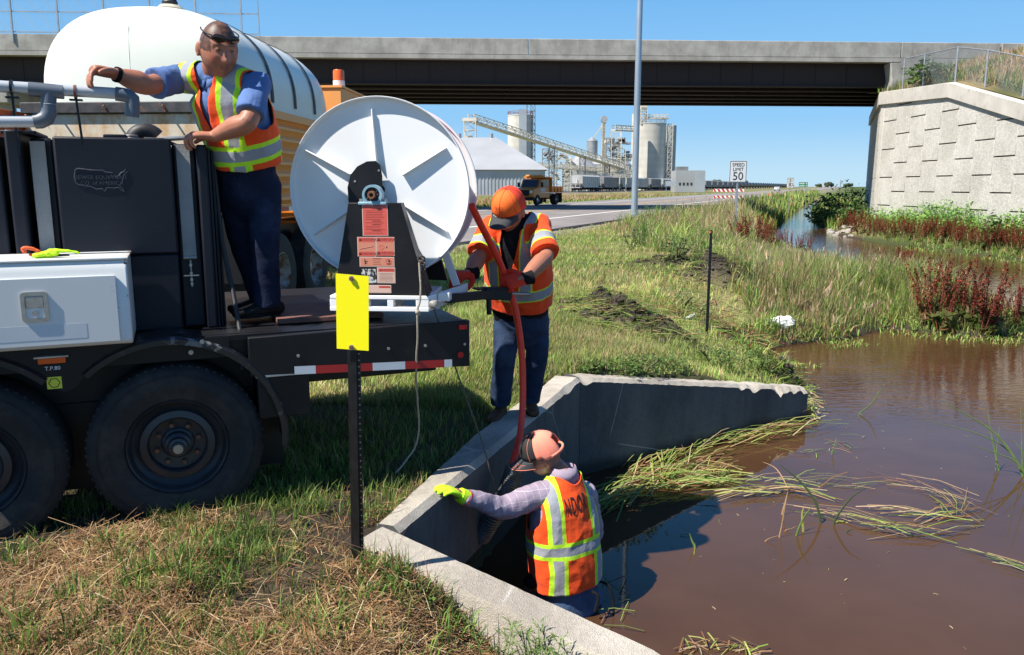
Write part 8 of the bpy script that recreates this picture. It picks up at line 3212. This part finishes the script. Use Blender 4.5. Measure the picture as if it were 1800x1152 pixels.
RC_ = [G2, GY, (.20, .30, .07), S1, S3, (.30, .16, .08)]
parts = [reedline([(1400, 748), (1330, 765), (1250, 785), (1180, 812), (1150, 835)], 165, .15, .35, .95, .006, .013, RC_, [3, 3, 3, 1.2, .8, 1.2], .06, .24),
         reedline([(1150, 840), (1210, 838), (1270, 832)], 130, .12, .2, .6, .008, .014, RC_, [1, 1, 1, 3, 1, 3], .06, .6),
         reedline([(1040, 900), (1080, 880), (1130, 862), (1200, 855), (1270, 852)], 150, .12, .3, .8, .006, .013, RC_, [3, 3, 3, 1, .6, .5], .07, .3),
         reedline([(1270, 848), (1400, 850), (1520, 850), (1610, 862), (1680, 880), (1700, 900)], 60, .13, .2, .7, .003, .008, RC_, [1.5, 2, 1.5, 3, 1.5, 3], .02, .4),
         reedline([(1260, 880), (1380, 866), (1420, 872)], 22, .03, .3, .8, .008, .014, RC_, [1, 3, 1, 2, 2, .5], .02, .12),
         reedline([(1440, 905), (1520, 922), (1600, 938), (1680, 930)], 26, .06, .4, .9, .005, .011, RC_, [1.5, 2, 1, 3, 2, 2], .03, .10),
         reedline([(1560, 905), (1640, 910), (1690, 902)], 18, .05, .3, .7, .007, .012, RC_, [2, 2, 1, 2, 2, 3], .02, .15),
         reedline([(1410, 700), (1425, 720), (1430, 738)], 60, .06, .12, .4, .008, .02, RC_, [1, 3, 1, 2, 3, 1], .15, .8),
         reedline([(1400, 800), (1440, 790), (1500, 775)], 26, .12, .1, .3, .004, .009, RC_, [2, 2, 2, 1, 1, 1], .02, .6),
         reedline([(1060, 1010), (1070, 1060), (1100, 1100)], 18, .08, .08, .3, .003, .007, RC_, [2, 2, 2, 1, 1, 1], .03, 1.0),
         reedline([(1730, 980), (1790, 1000), (1830, 1010)], 12, .02, .2, .5, .004, .008, RC_, [2, 2, 2, 1, 1, 1], .02, .15),
         reedline([(1200, 1150), (1260, 1135), (1330, 1150)], 50, .04, .05, .2, .004, .010, RC_, [1, 1, 1, 3, 2, 3], .03, 1.2),
         reedline([(1760, 860), (1500, 1050), (1300, 900), (1620, 760)], 60, .5, .01, .05, .003, .007, RC_, [2, 2, 1, 1, 2, 1], .004, 2)]
put('floating_reeds', parts, m_grass)


def reed_plant(label, items, name='reed_clump', loc=None):
    """items: list of (pixel path, width, colour); all stand where they meet the water"""
    base = gnd(*loc, -1)
    t = thing(name, label, 'reeds', base)
    for pts, w, c, dy in items:
        P0 = gnd(pts[0][0], pts[0][1], -1.0)
        path = [P0 + Vector((0, 0, -.12))] + [at(px, py, P0.y + dy * (i + 0) / max(1, len(pts) - 1)) for i, (px, py) in enumerate(pts)]
        Pp = catmull(path, 5)
        vs = []
        n = len(Pp)
        for i, p in enumerate(Pp):
            d = (Pp[min(i + 1, n - 1)] - Pp[max(i - 1, 0)]).normalized()
            s_ = d.cross(Vector((0, 1, .2))).normalized()
            ww = w * (1 - .85 * (i / (n - 1)) ** 3) * .5
            vs += [p - s_ * ww - base, p + Vector((0, -ww * .5, 0)) - base, p + s_ * ww - base]
        me = MB().add(vs, [(3 * i + k, 3 * i + k + 1, 3 * i + 4 + k, 3 * i + 3 + k) for i in range(n - 1) for k in (0, 1)])
        o = me.build('blade', reedmats[c], t, ang=60)
    return t


reedmats = {'g': paint('reed_green', (.16, .25, .06), .5, var=.15, vs=12), 'y': paint('reed_yellow', (.42, .42, .09), .55, var=.12, vs=12), 't': paint('reed_tan', (.50, .30, .15), .6, var=.15, vs=14), 'd': paint('reed_dark', (.07, .105, .045), .5, var=.2, vs=12)}
reed_plant('bent broken reed clump standing left of centre in the open water', [([(1443, 920), (1432, 880), (1405, 845), (1372, 818)], .024, 'd', 0), ([(1400, 942), (1412, 912), (1430, 888)], .022, 'g', 0), ([(1375, 905), (1380, 885), (1385, 864)], .020, 't', 0),
            ([(1370, 945), (1374, 925), (1384, 868)], .014, 't', 0), ([(1345, 952), (1371, 941)], .014, 't', 0), ([(1412, 935), (1410, 905), (1414, 890)], .02, 'y', 0), ([(1385, 860), (1365, 825), (1340, 812)], .012, 't', .1), ([(1380, 934), (1390, 930), (1400, 925)], .01, 't', 0)], loc=(1410, 925))
reed_plant('single curved dark reed with drooping yellow tip right of the broken clump', [([(1465, 922), (1480, 895), (1500, 872), (1524, 858)], .022, 'd', 0), ([(1470, 918), (1490, 920), (1500, 934), (1480, 952), (1448, 957)], .016, 'y', -.05), ([(1488, 936), (1500, 930)], .02, 'd', 0)], loc=(1475, 925))
reed_plant('fan of tall green reeds leaning left at the right edge of the photo', [([(1756, 828), (1748, 790), (1742, 760), (1735, 715)], .016, 'g', 0), ([(1750, 828), (1752, 790), (1758, 745)], .012, 'g', 0), ([(1798, 838), (1780, 800), (1740, 755), (1655, 705)], .022, 'g', 0),
            ([(1800, 836), (1770, 790), (1710, 760), (1625, 740)], .014, 'g', 0), ([(1797, 838), (1796, 780), (1794, 715)], .012, 'g', 0), ([(1808, 840), (1785, 812), (1760, 800), (1700, 780)], .016, 'g', 0), ([(1803, 838), (1800, 800), (1778, 770)], .014, 'g', 0), ([(1812, 838), (1812, 780), (1806, 700)], .014, 'g', 0)], loc=(1790, 836))
reed_plant('small pale broken reed stub floating below the dark shadow', [([(1222, 965), (1216, 950), (1212, 937)], .018, 'g', 0), ([(1195, 942), (1215, 940)], .008, 'g', 0), ([(1220, 975), (1222, 955)], .008, 'y', 0)], loc=(1218, 960))
reed_plant('thin green reed pair far out in the open water', [([(1510, 728), (1530, 712), (1545, 690), (1548, 683)], .018, 'g', 0), ([(1508, 735), (1516, 722)], .01, 'g', 0), ([(1462, 800), (1468, 780), (1470, 770)], .014, 'g', 0)], loc=(1512, 730))

# --- single weeds close by, in front of the near wing wall


def ragweed(label, px, py, Y_, H_, n, group=None, lean=0.0, sc=1.0):
    p = at(px, py, Y_)
    z = h1(p.x, p.y)
    t = thing('feathery_weed', label, 'plant', (p.x, p.y, z), rnd.uniform(0, 6), group)
    b = MB(); parts = []
    nst = n
    for s_ in range(nst):
        a = rnd.uniform(0, 6.28); r_ = rnd.uniform(.0, .10) * sc; h_ = H_ * rnd.uniform(.65, 1)
        top = Vector((cos(a) * r_ * 1.6 + lean * h_, sin(a) * r_ * 1.6, h_))
        ft = Vector((cos(a) * r_ * .4, sin(a) * r_ * .4, -.02))
        b.tube([ft, (ft + top) / 2 + Vector((rnd.uniform(-.01, .01), 0, 0)), top], [.0035, .003, .0015], 5)
        nl = int(h_ / .011)
        t_ = np.linspace(.15, 1, nl); aa = np.arange(nl) * 2.4 + s_
        L = (.028 + .045 * np.sin(t_ * pi * .85)) * sc
        base_ = np.array(ft) + (np.array(top) - np.array(ft)) * t_[:, None]
        for sub_ in range(5):
            f_ = (sub_ + 1) / 5
            sa = aa + (rng.uniform(-.5, .5, nl))
            P_ = base_ + np.stack([np.cos(aa), np.sin(aa), np.full(nl, .45)], 1) * (L * f_)[:, None] * .8
            V, Q, T3, C = blades(P_, L * .22, np.full(nl, .0055 * sc), sa, L * .5 * (1.1 - f_ * .5), colmix(nl, [(.17, .27, .06), (.13, .22, .05), (.22, .32, .09)], [2, 2, 1]))
            parts.append((V, Q, T3, C))
    put('leaves', parts, m_leaf, kind='stuff', parent=t)
    b.build('stems', reedmats['g'], t)
    return t


ragweed('tall feathery green weed casting its shadow on the near wing wall', 868, 1078, 3.28, .34, 3)
ragweed('feathery green weed just left of the wading worker on the near bank', 962, 1092, 3.25, .30, 4, lean=.1)
ragweed('low spreading feathery weed nearest the bottom of the photo', 930, 1130, 3.12, .22, 6, sc=1.3)
ragweed('feathery weed clump right at the outer foot of the near wing wall', 1000, 1135, 3.15, .20, 5, sc=1.2)
ragweed('small feathery weed half way between marker post and bottom edge', 890, 1140, 3.02, .20, 5, sc=1.2)
# grass tufts with broad blades, foreground
def tuft(label, px, py, Y_, H_, n, w, cols, group=None, spread=.05):
    p = at(px, py, Y_); z = h1(p.x, p.y)
    t = thing('grass_tuft', label, 'grass tuft', (p.x, p.y, z), 0, group)
    P_ = np.stack([rng.normal(0, spread, n), rng.normal(0, spread, n), np.zeros(n)], 1)
    hh = rng.uniform(.45, 1, n) * H_
    az = np.arctan2(P_[:, 1], P_[:, 0]) + rng.normal(0, .5, n)
    put('blades', [blades(P_, hh, rng.uniform(.6, 1.2, n) * w, az, hh * rng.uniform(.3, 1.0, n), colmix(n, cols, [1] * len(cols)), droop=.15)], m_grass, kind='stuff', parent=t)
    return t


TG = [(.16, .25, .05), (.20, .30, .06), (.12, .20, .04)]
for (lb, px, py, Y_, H_, n, w) in [('bright green grass tuft right behind the rear trailer wheel', 200, 955, 3.75, .16, 34, .008), ('broad bladed green tuft at the bottom left corner of the photo', 40, 1110, 2.9, .20, 30, .010),
                                   ('tall green tuft at the left edge of the photo', 15, 1050, 3.05, .18, 26, .009), ('dense green tuft at the bottom below the marker post', 560, 1110, 3.0, .16, 60, .006), ('second dense green tuft at the bottom, left of the densest', 440, 1130, 2.9, .14, 50, .006),
                                   ('sunlit grass tuft leaning over the near corner of the headwall', 690, 865, 4.35, .14, 40, .005), ('small sunlit tuft on the edge of the headwall below the rope', 820, 812, 4.95, .09, 20, .004),
                                   ('green tuft beside the foot of the black marker post', 640, 1030, 3.5, .11, 30, .005), ('yellow green weedy tuft on the straw left of the marker post', 430, 990, 3.55, .12, 34, .006), ('green tuft between the straw and the marker post', 520, 930, 3.9, .09, 30, .005)]:
    tuft(lb, px, py, Y_, H_, n, w, TG)
for k, (lb, px, py, Y_) in enumerate([('small green tuft at the left edge just below the front trailer wheel', 20, 985, 3.6), ('leafy green tuft left of centre on the straw bank', 300, 1010, 3.4), ('green tuft in front of the rear trailer wheel', 340, 935, 3.85),
                            ('wide green tuft at the bottom edge left of centre', 250, 1125, 2.9), ('pale green tuft on the dark soil at lower left', 130, 1040, 3.15), ('green tuft right below the marker post foot', 610, 1060, 3.3), ('bushy green tuft at the bottom edge right of the post', 700, 1130, 2.95), ('low green tuft by the wing wall foot', 770, 1070, 3.3)]):
    tuft(lb, px, py, Y_, rnd.uniform(.10, .17), 46, .0065, [(.16, .28, .05), (.22, .34, .06), (.11, .20, .04)], spread=.07)
# dark vetch and dead stems around the corner hollow
Pv = []
for k in range(1500):
    px = rnd.uniform(640, 960); py = rnd.uniform(985, 1150)
    p = gnd(px, py, -.35)
    if inside(np.array([[p.x, p.y]]), POLY)[0]: continue
    Pv.append((p.x, p.y, h1(p.x, p.y)))
Pv = np.array(Pv); Pv = Pv[offconc(Pv[:, 0], Pv[:, 1])]; N = len(Pv)
hh = rng.uniform(.05, .16, N)
put('hollow_weeds', [blades(Pv, hh, rng.uniform(.003, .007, N), rng.uniform(0, 2 * pi, N), hh * rng.uniform(.3, 1.1, N), colmix(N, [G3, G1, S2, S4, GY], [3, 2, 2, 2, .8])),
                     leaves(Pv[::2] + np.array([0, 0, .05]), rng.uniform(.015, .04, len(Pv[::2])), colmix(len(Pv[::2]), [G3, G1], [1, 1]))], m_grass)
